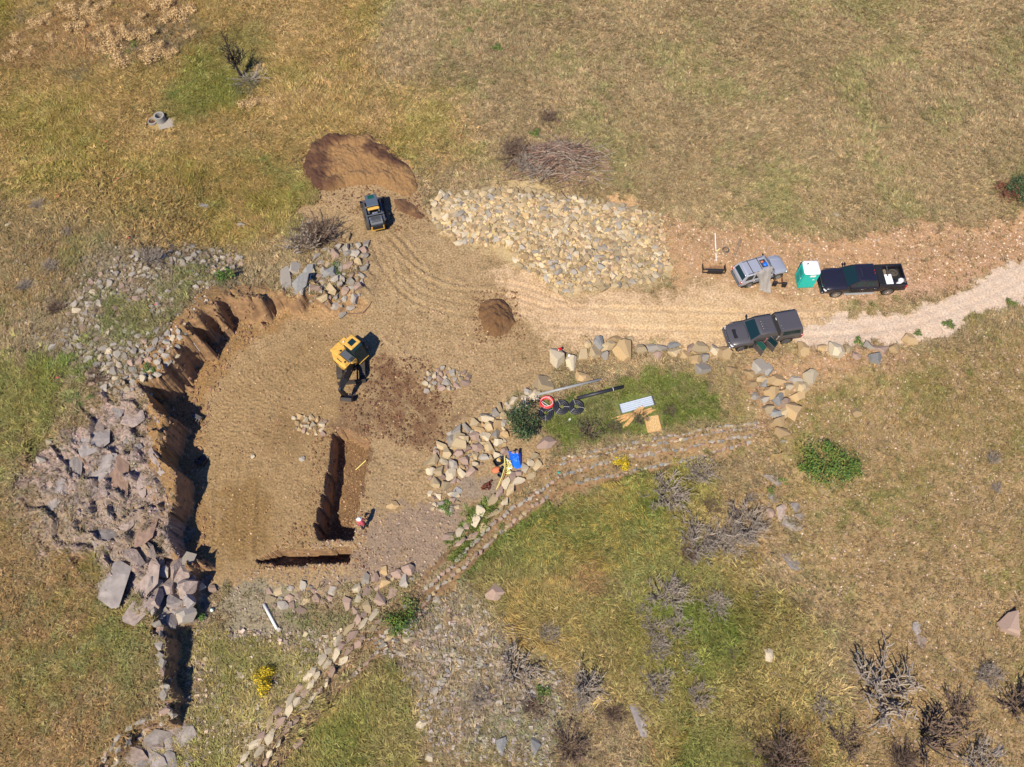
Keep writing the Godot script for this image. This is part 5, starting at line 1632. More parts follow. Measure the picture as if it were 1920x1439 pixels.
func car(o: Node3D, d: Dictionary) -> void:
	var L: float = d.len
	var w: float = d.wide * 0.5
	var f := L * 0.5
	var xh: float = d.cowl
	var x0: float = d.roof0
	var x1: float = d.roof1
	var xc: float = d.cab_end
	var belt: float = d.belt
	var hc: float = d.high
	var paint: StandardMaterial3D = M[d.paint]
	# lower body up to the end of the cab
	var mb := MB.new()
	mb.group = 1
	var low := 0.46
	mb.loft([section(f - 0.02, w * 0.80, belt - 0.28, 0.02, 0.6), section(f - 0.10, w * 0.9, belt - 0.22, 0.03, 0.55), section(f - 0.3, w * 0.97, belt - 0.16, 0.05, 0.5), section(f - 0.7, w, belt - 0.10, 0.06, low), section(xh + 0.1, w, belt - 0.03, 0.05, low), section(xh - 0.2, w, belt, 0.02, low), section((xh + xc) * 0.5, w, belt, 0.02, low), section(xc, w * 0.99, belt, 0.02, low)])
	part("body", mb.done(), paint, o)
	# hood creases
	for s in [-1, 1]:
		var h := MB.new()
		h.tube([Vector3(f - 0.25, belt - 0.11, s * w * 0.42), Vector3(f - 0.8, belt - 0.03, s * w * 0.5), Vector3(xh + 0.12, belt + 0.02, s * w * 0.58)], [0.012, 0.03, 0.024], 6)
		part("hood_crease", h.done(), paint, o)
	# greenhouse
	var inset: float = d.get("tumble", 0.78)
	var b0 := [Vector3(xh, belt, -w * 0.93), Vector3(xh, belt, w * 0.93), Vector3(xc, belt, w * 0.95), Vector3(xc, belt, -w * 0.95)]
	var t0 := [Vector3(x0, hc, -w * inset), Vector3(x0, hc, w * inset), Vector3(x1, hc, w * inset), Vector3(x1, hc, -w * inset)]
	var g := MB.new()
	g.loft([b0, t0], true, false)
	part("cab", g.done(), paint, o)
	var rf := MB.new()
	rf.group = 1
	var rings := []
	for e in [[0.0, 0.0], [0.035, 0.05], [0.055, 0.16]]:
		var r := []
		for c in [[x0 - e[1] * 1.2, -1], [x0 - e[1] * 0.8, 0], [x0 - e[1] * 1.2, 1], [(x0 + x1) * 0.5, 1], [x1 + e[1], 1], [x1 + e[1] * 0.8, 0], [x1 + e[1], -1], [(x0 + x1) * 0.5, -1]]:
			r.append(Vector3(c[0], hc + e[0], c[1] * (w * inset - e[1])))
		rings.append(r)
	rf.loft(rings, true, true)
	part("roof", rf.done(), paint, o)
	for k in d.get("ribs", 0):
		var z: float = (k - (d.ribs - 1) * 0.5) * 0.21
		part("roof_rib", box_mesh(Vector3((x0 + x1) * 0.5 - 0.1, hc + 0.062, z), Vector3((x0 - x1) * 0.72, 0.05, 0.06), 0.02), paint, o)
	part("windshield", pane(b0[0], b0[1], t0[1], t0[0], 0.05, 0.08, Vector3(1, 0.5, 0)), M["glass"], o)
	part("rear_window", pane(b0[3], b0[2], t0[2], t0[3], 0.08, 0.14, Vector3(-1, 0.3, 0)), M["glass"], o)
	for s in [-1, 1]:
		var i := 0 if s < 0 else 1
		var j := 3 if s < 0 else 2
		var cuts: Array = d.windows
		for c in cuts:
			var A: Vector3 = b0[i].lerp(b0[j], c[0])
			var B: Vector3 = b0[i].lerp(b0[j], c[1])
			var D: Vector3 = t0[i].lerp(t0[j], c[2])
			var C: Vector3 = t0[i].lerp(t0[j], c[3])
			if s < 0 and d.get("open", false) and c[4] == 1:
				continue
			part("side_window", pane(A, B, C, D, 0.05, 0.1, Vector3(0, 0.2, s)), M["glass"], o)
	# front
	part("grille", box_mesh(Vector3(f - 0.03, belt - 0.42, 0), Vector3(0.09, 0.26, w * 1.15), 0.03), M["trim_black"], o)
	part("grille_bar", box_mesh(Vector3(f + 0.015, belt - 0.36, 0), Vector3(0.04, 0.05, w * 1.1), 0.01), M["chrome"], o)
	part("front_bumper", box_mesh(Vector3(f - 0.02, 0.56, 0), Vector3(0.26, 0.24, w * 1.9), 0.07), M[d.bumper], o)
	for s in [-1, 1]:
		part("fender_line", box_mesh(Vector3(f - 0.9, belt - 0.12, s * (w - 0.03)), Vector3(1.1, 0.03, 0.05), 0.012), paint, o)
		part("wiper", box_mesh(Vector3(xh + 0.02, belt + 0.03, s * 0.3), Vector3(0.03, 0.02, 0.6), 0.006, Basis(Vector3.UP, 0.12 * s)), M["trim_black"], o)
		part("headlight", box_mesh(Vector3(f - 0.12, belt - 0.36, s * w * 0.8), Vector3(0.2, 0.17, 0.3), 0.05, Basis(Vector3.UP, -s * 0.35)), M["lens_clear"], o)
	# mirrors
	for s in [-1, 1]:
		var mr := MB.new()
		mr.box(Vector3(xh - 0.28, belt + 0.1, s * (w + 0.17)), Vector3(0.11, 0.2, 0.24), Basis.IDENTITY, 0.03)
		mr.box(Vector3(xh - 0.26, belt + 0.03, s * (w + 0.02)), Vector3(0.06, 0.05, 0.2), Basis.IDENTITY, 0.01)
		part("mirror", mr.done(), M["trim_black"], o)
	# doors and steps
	for s in [-1, 1]:
		var n: int = d.doors.size()
		for k in n:
			if s < 0 and d.get("open", false):
				continue
			var dd: Array = d.doors[k]
			var mid: float = (dd[0] + dd[1]) * 0.5
			var dm := MB.new()
			dm.box(Vector3(mid, (belt + 0.52) * 0.5 - 0.02, s * (w - 0.012)), Vector3(absf(dd[1] - dd[0]) - 0.02, belt - 0.72, 0.045), Basis.IDENTITY, 0.015)
			var door := part("door", dm.done(), paint, o)
			part("handle", box_mesh(Vector3(minf(dd[0], dd[1]) + 0.14, belt - 0.2, s * (w + 0.022)), Vector3(0.2, 0.035, 0.03), 0.008), M[d.get("handle", "trim_black")], door)
		part("running_board", box_mesh(Vector3((xh + xc) * 0.5, 0.40, s * (w - 0.02)), Vector3(xh - xc - 0.1, 0.06, 0.16), 0.02), M[d.get("step", "trim_black")], o)
	# wheels
	var r: float = d.wheel
	for ax in d.axles:
		for s in [-1, 1]:
			var arch := MB.new()
			arch.group = 1
			arch.lathe(Vector3(ax, r + 0.03, s * (w - 0.13)), Vector3.BACK, [[r + 0.075, -0.135], [r + 0.085, 0.0], [r + 0.075, 0.135]], 24)
			part("wheel_arch", arch.done(), M["trim_black"], o)
			wheel(o, Vector3(ax, r, s * (w - 0.1)), r, 0.27, d.rim, d.get("steer", 0.0) if ax > 0 else 0.0)
	# underside
	part("chassis", box_mesh(Vector3(-0.1, 0.42, 0), Vector3(L - 0.9, 0.22, d.wide * 0.7), 0.03), M["trim_black"], o)

func bed(o: Node3D, xc: float, f: float, w: float, rail: float, paint: StandardMaterial3D) -> void:
	var mid := (xc - f) * 0.5
	var len := xc + f
	for s in [-1, 1]:
		var mb := MB.new()
		mb.group = 1
		var rings := []
		for x in [xc - 0.03, -f + 0.03]:
			var r := []
			for p in [[w - 0.13, rail], [w - 0.05, rail + 0.01], [w - 0.015, rail - 0.05], [w, rail - 0.3], [w - 0.01, 0.62], [w - 0.06, 0.5], [w - 0.16, 0.5], [w - 0.16, rail - 0.04]]:
				r.append(Vector3(x, p[1], s * p[0]))
			rings.append(r)
		mb.loft(rings)
		var sd := part("bed_side", mb.done(), paint, o)
		part("rail_cap", box_mesh(Vector3(mid, rail + 0.015, s * (w - 0.085)), Vector3(len - 0.1, 0.022, 0.1), 0.008), M["trim_black"], sd)
	part("tailgate", box_mesh(Vector3(-f + 0.06, (rail + 0.6) * 0.5, 0), Vector3(0.08, rail - 0.6, w * 1.82), 0.02), paint, o)
	part("bed_floor", box_mesh(Vector3(mid, 0.84, 0), Vector3(len - 0.08, 0.06, w * 1.7), 0.0), M["bed_black"], o)
	part("bed_front", box_mesh(Vector3(xc - 0.07, (rail + 0.8) * 0.5, 0), Vector3(0.06, rail - 0.85, w * 1.7), 0.01), paint, o)
	part("rear_bumper", box_mesh(Vector3(-f - 0.04, 0.6, 0), Vector3(0.2, 0.2, w * 1.85), 0.05), M["trim_black"], o)
	for s in [-1, 1]:
		part("tail_light", box_mesh(Vector3(-f + 0.05, rail - 0.26, s * (w - 0.03)), Vector3(0.14, 0.36, 0.1), 0.02), M["lens_red"], o)

func build_black_pickup() -> void:
	var a := level(1541, 527, 0.9)
	var b := level(1692, 520, 0.9)
	var p := (a + b) * 0.5
	p.y = height(p.x, p.z)
	var o := thing("pickup_truck", "black crew cab pickup with loaded open bed parked right of the teal toilet", "pickup", p, yaw(b, a))
	car(o, {"len": 6.45, "wide": 2.03, "cowl": 1.55, "roof0": 0.72, "roof1": -0.72, "cab_end": -0.98, "belt": 1.28, "high": 1.88, "paint": "paint_black", "ribs": 4, "bumper": "paint_black", "handle": "chrome", "step": "pipe_grey", "windows": [[0.14, 0.5, 0.02, 0.42, 1], [0.54, 0.86, 0.48, 0.94, 1]], "doors": [[1.2, 0.1], [0.08, -0.92]], "axles": [2.12, -2.0], "wheel": 0.42, "rim": "chrome"})
	bed(o, -0.98, 3.22, 1.015, 1.4, M["paint_black"])
	part("bed_cover", box_mesh(Vector3(-1.28, 1.42, 0), Vector3(0.55, 0.07, 1.86), 0.03), M["trim_black"], o)
	for s in [-0.12, 0.12]:
		part("roof_light", box_mesh(Vector3(-0.62, 1.945, s), Vector3(0.05, 0.02, 0.12), 0.008), M["lens_red"], o)
	part("antenna", box_mesh(Vector3(1.66, 1.45, 0.75), Vector3(0.012, 0.5, 0.012), 0.0), M["trim_black"], o)
	# what lies in the bed: things of their own
	var x := o.transform
	var put := func(v: Vector3) -> Vector3: return x * v
	var bin := MB.new()
	bin.box(Vector3(0, 0.2, 0), Vector3(0.62, 0.4, 0.85), Basis.IDENTITY, 0.06)
	bin.box(Vector3(0, 0.42, 0), Vector3(0.66, 0.05, 0.9), Basis.IDENTITY, 0.02)
	bin.lathe(Vector3(0.05, 0.44, -0.05), Vector3.UP, [[0.1, 0.0], [0.1, 0.05], [0.03, 0.06]], 10)
	single("water_tank", bin.done(), M["white_plastic"], "white plastic tank at the front of the black pickup's bed", "tank", put.call(Vector3(-1.86, 0.87, -0.35)), o.rotation.y)
	var tire := MB.new()
	tire.group = 1
	tire.ring(Vector3.ZERO, Vector3.UP, 0.3, 0.11, 24, 8, 0.9)
	tire.lathe(Vector3(0, 0.0, 0), Vector3.UP, [[0.2, -0.05], [0.19, 0.06], [0.06, 0.07]], 16)
	var to := single("spare_wheel", tire.done(), M["dusty_rubber"], "dusty spare wheel lying in the black pickup's bed", "wheel", put.call(Vector3(-2.55, 1.0, 0.42)), o.rotation.y)
	to.rotation.x = 0.25
	var pipes := MB.new()
	pipes.tube([Vector3(-0.5, 0, 0.1), Vector3(0.5, 0.05, -0.1)], [0.05, 0.05], 8)
	single("metal_tube", pipes.done(), M["worn_steel"], "short steel tube across the black pickup's bed", "tube", put.call(Vector3(-1.95, 1.3, 0.4)), o.rotation.y + 1.2)
	var bag := MB.new()
	bag.group = 1
	bag.lathe(Vector3.ZERO, Vector3.UP, [[0.05, 0.0], [0.2, 0.04], [0.23, 0.2], [0.12, 0.34], [0.04, 0.37]], 9)
	single("white_bag", bag.done(), M["white_plastic"], "white bag in the tail corner of the black pickup's bed", "bag", put.call(Vector3(-2.98, 0.87, -0.35)), 0.3)
	single("white_bag", bag.done(), M["white_plastic"], "white bag at the near side of the black pickup's bed", "bag", put.call(Vector3(-2.72, 0.87, -0.68)), 1.3)
	var box := MB.new()
	box.box(Vector3(0, 0.13, 0), Vector3(0.5, 0.26, 0.3), Basis.IDENTITY, 0.03)
	box.tube([Vector3(-0.18, 0.27, 0), Vector3(-0.12, 0.34, 0), Vector3(0.12, 0.34, 0), Vector3(0.18, 0.27, 0)], [0.015, 0.015, 0.015, 0.015], 5)
	single("tool_box", box.done(), M["machine_black"], "black tool box between the bags in the black pickup's bed", "tool box", put.call(Vector3(-2.42, 0.87, -0.45)), 0.6)
	var b2 := MB.new()
	b2.box(Vector3(0, 0.12, 0), Vector3(0.4, 0.24, 0.4), Basis.IDENTITY, 0.02)
	single("crate", b2.done(), M["old_wood"], "wooden crate by the cab end of the black pickup's bed", "crate", put.call(Vector3(-1.8, 0.87, 0.48)), o.rotation.y + 0.2)

func build_grey_pickup() -> void:
	var a := level(1364, 632, 0.9)
	var b := level(1496, 610, 0.9)
	var p := (a + b) * 0.5
	p.y = height(p.x, p.z)
	var o := thing("pickup_truck", "dark grey pickup with bed cap and two open doors standing on the road", "pickup", p, yaw(b, a))
	car(o, {"len": 5.6, "wide": 1.96, "cowl": 1.35, "roof0": 0.62, "roof1": -0.62, "cab_end": -0.86, "belt": 1.24, "high": 1.82, "paint": "paint_grey", "ribs": 4, "bumper": "paint_grey", "windows": [[0.15, 0.5, 0.02, 0.42, 1], [0.54, 0.86, 0.48, 0.94, 1]], "doors": [[1.0, 0.08], [0.06, -0.8]], "axles": [1.85, -1.7], "wheel": 0.4, "rim": "machine_grey", "open": true, "steer": 0.25})
	bed(o, -0.86, 2.8, 0.98, 1.26, M["paint_grey"])
	# cap on the bed
	var cap := MB.new()
	var b0 := [Vector3(-0.9, 1.27, -0.95), Vector3(-0.9, 1.27, 0.95), Vector3(-2.78, 1.27, 0.95), Vector3(-2.78, 1.27, -0.95)]
	var t0 := [Vector3(-0.94, 1.84, -0.8), Vector3(-0.94, 1.84, 0.8), Vector3(-2.66, 1.84, 0.8), Vector3(-2.66, 1.84, -0.8)]
	var t1 := [Vector3(-1.02, 1.88, -0.7), Vector3(-1.02, 1.88, 0.7), Vector3(-2.58, 1.88, 0.7), Vector3(-2.58, 1.88, -0.7)]
	cap.loft([b0, t0, t1])
	var cp := part("bed_cap", cap.done(), M["paint_grey"], o)
	part("cap_panel", box_mesh(Vector3(-1.82, 1.885, 0), Vector3(1.35, 0.02, 1.2), 0.008), M["paint_grey"], cp)
	for s in [-1, 1]:
		var i := 0 if s < 0 else 1
		var j := 3 if s < 0 else 2
		part("cap_window", pane(b0[i], b0[j], t0[j], t0[i], 0.12, 0.2, Vector3(0, 0, s)), M["glass"], cp)
	part("cap_rear_window", pane(b0[3], b0[2], t0[2], t0[3], 0.1, 0.15, Vector3(-1, 0, 0)), M["glass"], cp)
	part("cap_lamp", box_mesh(Vector3(-0.86, 1.9, 0.3), Vector3(0.05, 0.04, 0.2), 0.01), M["lens_clear"], cp)
	part("hatch_knob", box_mesh(Vector3(-1.08, 1.92, -0.32), Vector3(0.14, 0.05, 0.14), 0.02), M["machine_grey"], cp)
	part("hood_scoop", box_mesh(Vector3(2.25, 1.16, 0), Vector3(0.36, 0.05, 0.8), 0.02), M["trim_black"], o)
	# the open side: dark cabin with its seats
	part("cabin", box_mesh(Vector3(0.1, 0.98, -0.955), Vector3(1.72, 0.9, 0.05), 0.01), M["interior"], o)
	for k in 2:
		var seat := MB.new()
		seat.box(Vector3(0.42 - 0.92 * k, 0.92, -0.96), Vector3(0.5, 0.16, 0.1), Basis.IDENTITY, 0.04)
		seat.box(Vector3(0.16 - 0.92 * k, 1.2, -0.95), Vector3(0.16, 0.55, 0.09), Basis(Vector3.BACK, 0.2), 0.04)
		part("seat", seat.done(), M[["seat_red", "cloth_grey"][k]], o)
	for k in 2:
		var hinge := Vector3(1.0 - 0.93 * k, 0, -0.985)
		var len := 0.98 if k == 0 else 0.86
		var turn := Vector3(0, deg_to_rad(-68.0 if k == 0 else -62.0), 0)
		var dm := MB.new()
		dm.box(Vector3(-len * 0.5, 0.86, 0), Vector3(len, 0.72, 0.09), Basis.IDENTITY, 0.03)
		dm.tube([Vector3(-0.02, 1.22, 0), Vector3(-0.36 if k == 0 else -0.06, 1.74, 0.14), Vector3(-len + 0.05, 1.74, 0.14), Vector3(-len + 0.03, 1.22, 0)], [0.028, 0.028, 0.028, 0.028], 5)
		var dr := part("open_door", dm.done(), M["paint_grey"], o, hinge, turn)
		var gm := MB.new()
		gm.quad(Vector3(-0.05, 1.22, 0), Vector3(-len + 0.05, 1.22, 0), Vector3(-len + 0.06, 1.72, 0.14), Vector3(-0.36 if k == 0 else -0.08, 1.72, 0.14))
		part("door_glass", gm.done(), M["glass_green"] if k == 0 else M["glass"], dr)
		part("door_lining", box_mesh(Vector3(-len * 0.5, 0.88, 0.052), Vector3(len * 0.84, 0.56, 0.02), 0.01), M["interior"], dr)
		if k == 1:
			part("door_lamp", box_mesh(Vector3(-len * 0.55, 0.98, 0.07), Vector3(0.2, 0.14, 0.03), 0.01), M["orange_bag"], dr)

func build_silver_suv() -> void:
	var a := level(1470, 492, 0.8)
	var b := level(1381, 518, 0.8)
	var p := (a + b) * 0.5
	p.y = height(p.x, p.z)
	var o := thing("suv", "silver SUV with open roof hatch parked among the tools, tarp over its side", "suv", p, yaw(b, a))
	car(o, {"len": 4.5, "wide": 1.82, "cowl": 0.98, "roof0": 0.5, "roof1": -1.75, "cab_end": -2.16, "belt": 1.12, "high": 1.72, "paint": "paint_silver", "bumper": "machine_grey", "tumble": 0.84, "windows": [[0.1, 0.36, 0.03, 0.34, 0], [0.39, 0.66, 0.37, 0.66, 0], [0.7, 0.94, 0.7, 0.95, 0]], "doors": [[0.8, -0.15], [-0.17, -1.05]], "axles": [1.4, -1.3], "wheel": 0.38, "rim": "pipe_grey"})
	part("rear_bumper", box_mesh(Vector3(-2.22, 0.55, 0), Vector3(0.2, 0.24, 1.7), 0.06), M["machine_grey"], o)
	part("spoiler", box_mesh(Vector3(-1.86, 1.76, 0), Vector3(0.18, 0.05, 1.36), 0.02), M["paint_silver"], o)
	part("tail_panel", box_mesh(Vector3(-2.16, 0.92, 0), Vector3(0.1, 0.4, 1.6), 0.03), M["paint_silver"], o)
	for s in [-1, 1]:
		part("tail_light", box_mesh(Vector3(-2.17, 1.0, s * 0.78), Vector3(0.12, 0.3, 0.16), 0.03), M["lens_red"], o)
		part("roof_rail", box_mesh(Vector3(-0.7, 1.8, s * 0.64), Vector3(1.9, 0.04, 0.04), 0.01), M["trim_black"], o)
	for x in [-0.32, -1.2]:
		part("roof_bar", box_mesh(Vector3(x, 1.82, 0), Vector3(0.05, 0.04, 1.42), 0.01), M["trim_black"], o)
	part("roof_hatch", box_mesh(Vector3(0.06, 1.785, 0), Vector3(0.52, 0.02, 0.78), 0.005), M["interior"], o)
	o.scale = Vector3.ONE * 0.93
	var bag := MB.new()
	bag.group = 1
	bag.lathe(Vector3.ZERO, Vector3.UP, [[0.12, 0.0], [0.2, 0.04], [0.17, 0.12], [0.05, 0.16]], 8)
	single("blue_bag", bag.done(), M["tarp_blue"], "small blue bag lying in the silver SUV's roof hatch", "bag", o.transform * Vector3(0.1, 1.79, 0.16), 0.4)
	var cloth := MB.new()
	cloth.box(Vector3(0, 0.03, 0), Vector3(0.2, 0.06, 0.16), Basis.IDENTITY, 0.02)
	single("cardboard_scrap", cloth.done(), M["orange_bag"], "tan scrap beside the blue bag on the silver SUV's roof", "scrap", o.transform * Vector3(-0.02, 1.79, -0.16), 0.4)
	# the sheet over its side, down to the ground
	var top_l := level(1416, 511, 1.78)
	var top_r := level(1450, 498, 1.74)
	var bot_l := level(1426, 546, 0.06)
	var bot_r := level(1448, 550, 0.06)
	bot_l.y = height(bot_l.x, bot_l.z) + 0.05
	bot_r.y = height(bot_r.x, bot_r.z) + 0.05
	top_l.y += p.y
	top_r.y += p.y
	var n := FastNoiseLite.new()
	n.seed = 8
	n.frequency = 0.9
	var c := MB.new()
	c.group = 1
	var grid := []
	for v in 15:
		var row := []
		var fv := v / 14.0
		var drop := pow(fv, 0.8)
		for u in 13:
			var fu := u / 12.0
			var q := top_l.lerp(top_r, fu).lerp(bot_l.lerp(bot_r, fu), fv)
			var hgt_line := lerpf(top_l.y, bot_l.y, clampf((drop - 0.2) * 1.5, 0.0, 1.0))
			q.y = maxf(hgt_line, bot_l.y) + n.get_noise_2d(q.x * 1.6, q.z * 1.6) * 0.16 + 0.05 * sin(fu * 17.0 + fv * 5.0)
			q.y = maxf(q.y, height(q.x, q.z) + 0.02)
			q.x += 0.22 * sin(fv * 3.0) * (0.5 - fu) + n.get_noise_2d(fv * 4.0, fu * 4.0) * 0.12
			row.append(q - p)
		grid.append(row)
	c.loft(grid, false, false)
	single("canvas_tarp", c.done(), M["cloth_grey"], "wrinkled grey canvas hanging from the silver SUV to the ground", "tarp", p)

func build_toilet() -> void:
	var p := level(1507, 528, 0.0)
	p.y = height(p.x, p.z)
	var o := thing("portable_toilet", "teal portable toilet with white roof between the silver SUV and the black pickup", "toilet", p, deg_to_rad(2.0))
	var w := 0.56
	var h := 2.0
	part("base", box_mesh(Vector3(0, 0.07, 0), Vector3(1.2, 0.14, 1.16), 0.02), M["teal_dark"], o)
	for s in [[Vector3(0, 1.06, w), Vector3(1.12, 1.86, 0.05)], [Vector3(0, 1.06, -w), Vector3(1.12, 1.86, 0.05)], [Vector3(w, 1.06, 0), Vector3(0.05, 1.86, 1.06)], [Vector3(-w, 1.06, 0), Vector3(0.05, 1.86, 1.06)]]:
		part("wall", box_mesh(s[0], s[1], 0.015), M["teal"], o)
	for s in [[-1, -1], [1, -1], [-1, 1], [1, 1]]:
		part("corner_post", box_mesh(Vector3(s[0] * w, 1.06, s[1] * w), Vector3(0.09, 1.88, 0.09), 0.02), M["teal"], o)
	var door := part("door", box_mesh(Vector3(-w - 0.035, 1.05, 0), Vector3(0.04, 1.72, 0.82), 0.012), M["teal"], o)
	for y in [0.65, 1.4]:
		part("door_panel", box_mesh(Vector3(-w - 0.06, y, 0), Vector3(0.02, 0.58, 0.6), 0.01), M["teal_dark"], door)
	part("door_latch", box_mesh(Vector3(-w - 0.07, 1.05, 0.33), Vector3(0.03, 0.12, 0.06), 0.01), M["white_plastic"], door)
	part("vent", box_mesh(Vector3(0, 1.88, w + 0.03), Vector3(1.0, 0.1, 0.03), 0.01), M["teal_dark"], o)
	part("sign", box_mesh(Vector3(0.12, 1.7, w + 0.034), Vector3(0.44, 0.24, 0.02), 0.006), M["white_plastic"], o)
	part("sticker", box_mesh(Vector3(0.3, 1.2, w + 0.032), Vector3(0.16, 0.1, 0.014), 0.005), M["white_plastic"], o)
	var rf := MB.new()
	rf.group = 1
	var rings := []
	for e in [[2.0, 0.63], [2.06, 0.63], [2.14, 0.56], [2.2, 0.36], [2.22, 0.1]]:
		var r := []
		for c in [[1, 0.8], [0.8, 1], [-0.8, 1], [-1, 0.8], [-1, -0.8], [-0.8, -1], [0.8, -1], [1, -0.8]]:
			r.append(Vector3(c[0] * e[1], e[0], c[1] * e[1]))
		rings.append(r)
	rf.loft(rings)
	part("roof", rf.done(), M["white_plastic"], o)
	var pipe := MB.new()
	pipe.tube([Vector3(-0.3, 2.05, -0.22), Vector3(-0.3, 2.32, -0.22)], [0.05, 0.05], 10)
	part("vent_pipe", pipe.done(), M["trim_black"], o)

func build_skid_steer() -> void:
	var p := level(703, 404, 0.6)
	p.y = height(p.x, p.z)
	var o := thing("skid_steer", "grey and yellow skid steer loader working at the soil heap", "loader", p, atan2(0.965, -0.262))
	part("chassis", box_mesh(Vector3(-0.1, 0.62, 0), Vector3(2.3, 0.5, 1.0), 0.05), M["machine_black"], o)
	for s in [[0.62, -1], [0.62, 1], [-0.6, -1], [-0.6, 1]]:
		var r := 0.43
		var t := MB.new()
		t.group = 1
		t.lathe(Vector3.ZERO, Vector3.BACK, [[r * 0.55, -0.16], [r * 0.95, -0.16], [r, -0.1], [r, 0.1], [r * 0.95, 0.16], [r * 0.55, 0.16]], 22)
		var wh := part("wheel", t.done(), M["dusty_rubber"], o, Vector3(s[0], r, s[1] * 0.79))
		var lug := MB.new()
		for k in 16:
			var a := TAU * k / 16.0
			for e in [-1, 1]:
				lug.box(Vector3(cos(a + 0.1 * e), sin(a + 0.1 * e), 0) * (r + 0.01) + Vector3(0, 0, e * 0.075), Vector3(0.035, 0.07, 0.14), Basis(Vector3.BACK, a))
		part("tread", lug.done(), M["dusty_rubber"], wh)
		var rm := MB.new()
		rm.lathe(Vector3(0, 0, s[1] * 0.13), Vector3.BACK, [[r * 0.58, -0.02], [r * 0.56, 0.02], [r * 0.3, 0.0]], 16)
		part("rim", rm.done(), M["yellow"], wh)
	# cab
	var b0 := [Vector3(1.0, 0.9, -0.48), Vector3(1.0, 0.9, 0.48), Vector3(-0.15, 0.9, 0.48), Vector3(-0.15, 0.9, -0.48)]
	var t0 := [Vector3(0.92, 2.0, -0.44), Vector3(0.92, 2.0, 0.44), Vector3(-0.2, 2.0, 0.44), Vector3(-0.2, 2.0, -0.44)]
	var g := MB.new()
	g.loft([b0, t0], true, false)
	part("cab_frame", g.done(), M["machine_black"], o)
	part("front_door_glass", pane(b0[0], b0[1], t0[1], t0[0], 0.08, 0.06, Vector3.RIGHT), M["glass"], o)
	part("side_glass", pane(b0[0], b0[3], t0[3], t0[0], 0.1, 0.2, Vector3.FORWARD), M["glass"], o)
	part("side_glass", pane(b0[1], b0[2], t0[2], t0[1], 0.1, 0.2, Vector3.BACK), M["glass"], o)
	part("cab_roof", box_mesh(Vector3(0.4, 2.05, 0), Vector3(1.18, 0.1, 0.98), 0.05), mat("roof_slate", c255(78, 88, 98), 0.5), o)
	part("roof_window", box_mesh(Vector3(0.72, 2.11, 0), Vector3(0.36, 0.02, 0.5), 0.008), M["glass_green"], o)
	part("rear_cowl", box_mesh(Vector3(-0.32, 1.92, 0), Vector3(0.26, 0.18, 0.96), 0.06), M["yellow"], o)
	for s in [-1, 1]:
		part("cowl_side", box_mesh(Vector3(-0.48, 1.8, s * 0.42), Vector3(0.34, 0.12, 0.12), 0.03), M["machine_grey"], o)
	part("muffler", box_mesh(Vector3(-0.55, 1.62, 0.05), Vector3(0.18, 0.16, 0.5), 0.06), M["chrome"], o)
	part("cross_bar", box_mesh(Vector3(-0.72, 1.62, 0), Vector3(0.1, 0.1, 1.46), 0.02), M["machine_grey"], o)
	# engine hood
	var hood := MB.new()
	hood.extrude([[-0.75, 0.9], [-0.75, 1.45], [-1.1, 1.42], [-1.42, 1.25], [-1.46, 0.6], [-1.3, 0.5], [-0.75, 0.5]], -0.5, 0.5)
	part("engine_hood", hood.done(), M["machine_grey"], o)
	for k in 5:
		part("hood_slat", box_mesh(Vector3(-0.84 - 0.1 * k, 1.44 - 0.005 * k - (0.03 * maxf(0, k - 2)), 0), Vector3(0.05, 0.03, 0.76), 0.008), M["machine_black"], o)
	part("tail_frame", box_mesh(Vector3(-1.5, 0.82, 0), Vector3(0.08, 0.5, 1.1), 0.03), M["yellow"], o)
	part("tail_grille", box_mesh(Vector3(-1.53, 0.98, 0), Vector3(0.09, 0.44, 0.86), 0.02), M["machine_black"], o)
	for s in [-1, 1]:
		part("tail_post", box_mesh(Vector3(-1.28, 1.2, s * 0.6), Vector3(0.42, 0.5, 0.1), 0.03), M["machine_black"], o)
	# loader arms
	for s in [-1, 1]:
		var arm := MB.new()
		arm.extrude([[-1.35, 1.35], [-1.3, 1.55], [-0.2, 1.32], [0.9, 1.02], [1.5, 0.62], [1.55, 0.4], [1.38, 0.36], [1.2, 0.6], [0.6, 0.86], [-0.4, 1.12]], s * 0.68 - 0.06, s * 0.68 + 0.06)
		part("lift_arm", arm.done(), M["machine_grey"], o)
		var cyl := MB.new()
		cyl.tube([Vector3(-0.9, 0.85, s * 0.58), Vector3(0.2, 1.12, s * 0.58)], [0.05, 0.05], 8)
		part("cylinder", cyl.done(), M["chrome"], o)
		part("head_lamp", box_mesh(Vector3(0.98, 1.86, s * 0.36), Vector3(0.08, 0.1, 0.14), 0.02), M["lens_clear"], o)
	# bucket
	var bk := MB.new()
	var prof := [[1.52, 0.62], [1.5, 0.3], [1.56, 0.1], [1.7, 0.04], [2.25, 0.03], [2.25, 0.0], [1.66, 0.0], [1.5, 0.06], [1.45, 0.3], [1.47, 0.64]]
	bk.extrude(prof, -0.98, 0.98)
	var bo := part("bucket", bk.done(), M["worn_steel"], o)
	for s in [-1, 1]:
		var sp := MB.new()
		sp.extrude([[1.47, 0.64], [1.62, 0.6], [2.2, 0.12], [2.24, 0.0], [1.6, 0.0], [1.46, 0.1]], s * 0.97 - 0.02, s * 0.97 + 0.02)
		part("side_plate", sp.done(), M["machine_black"], bo)

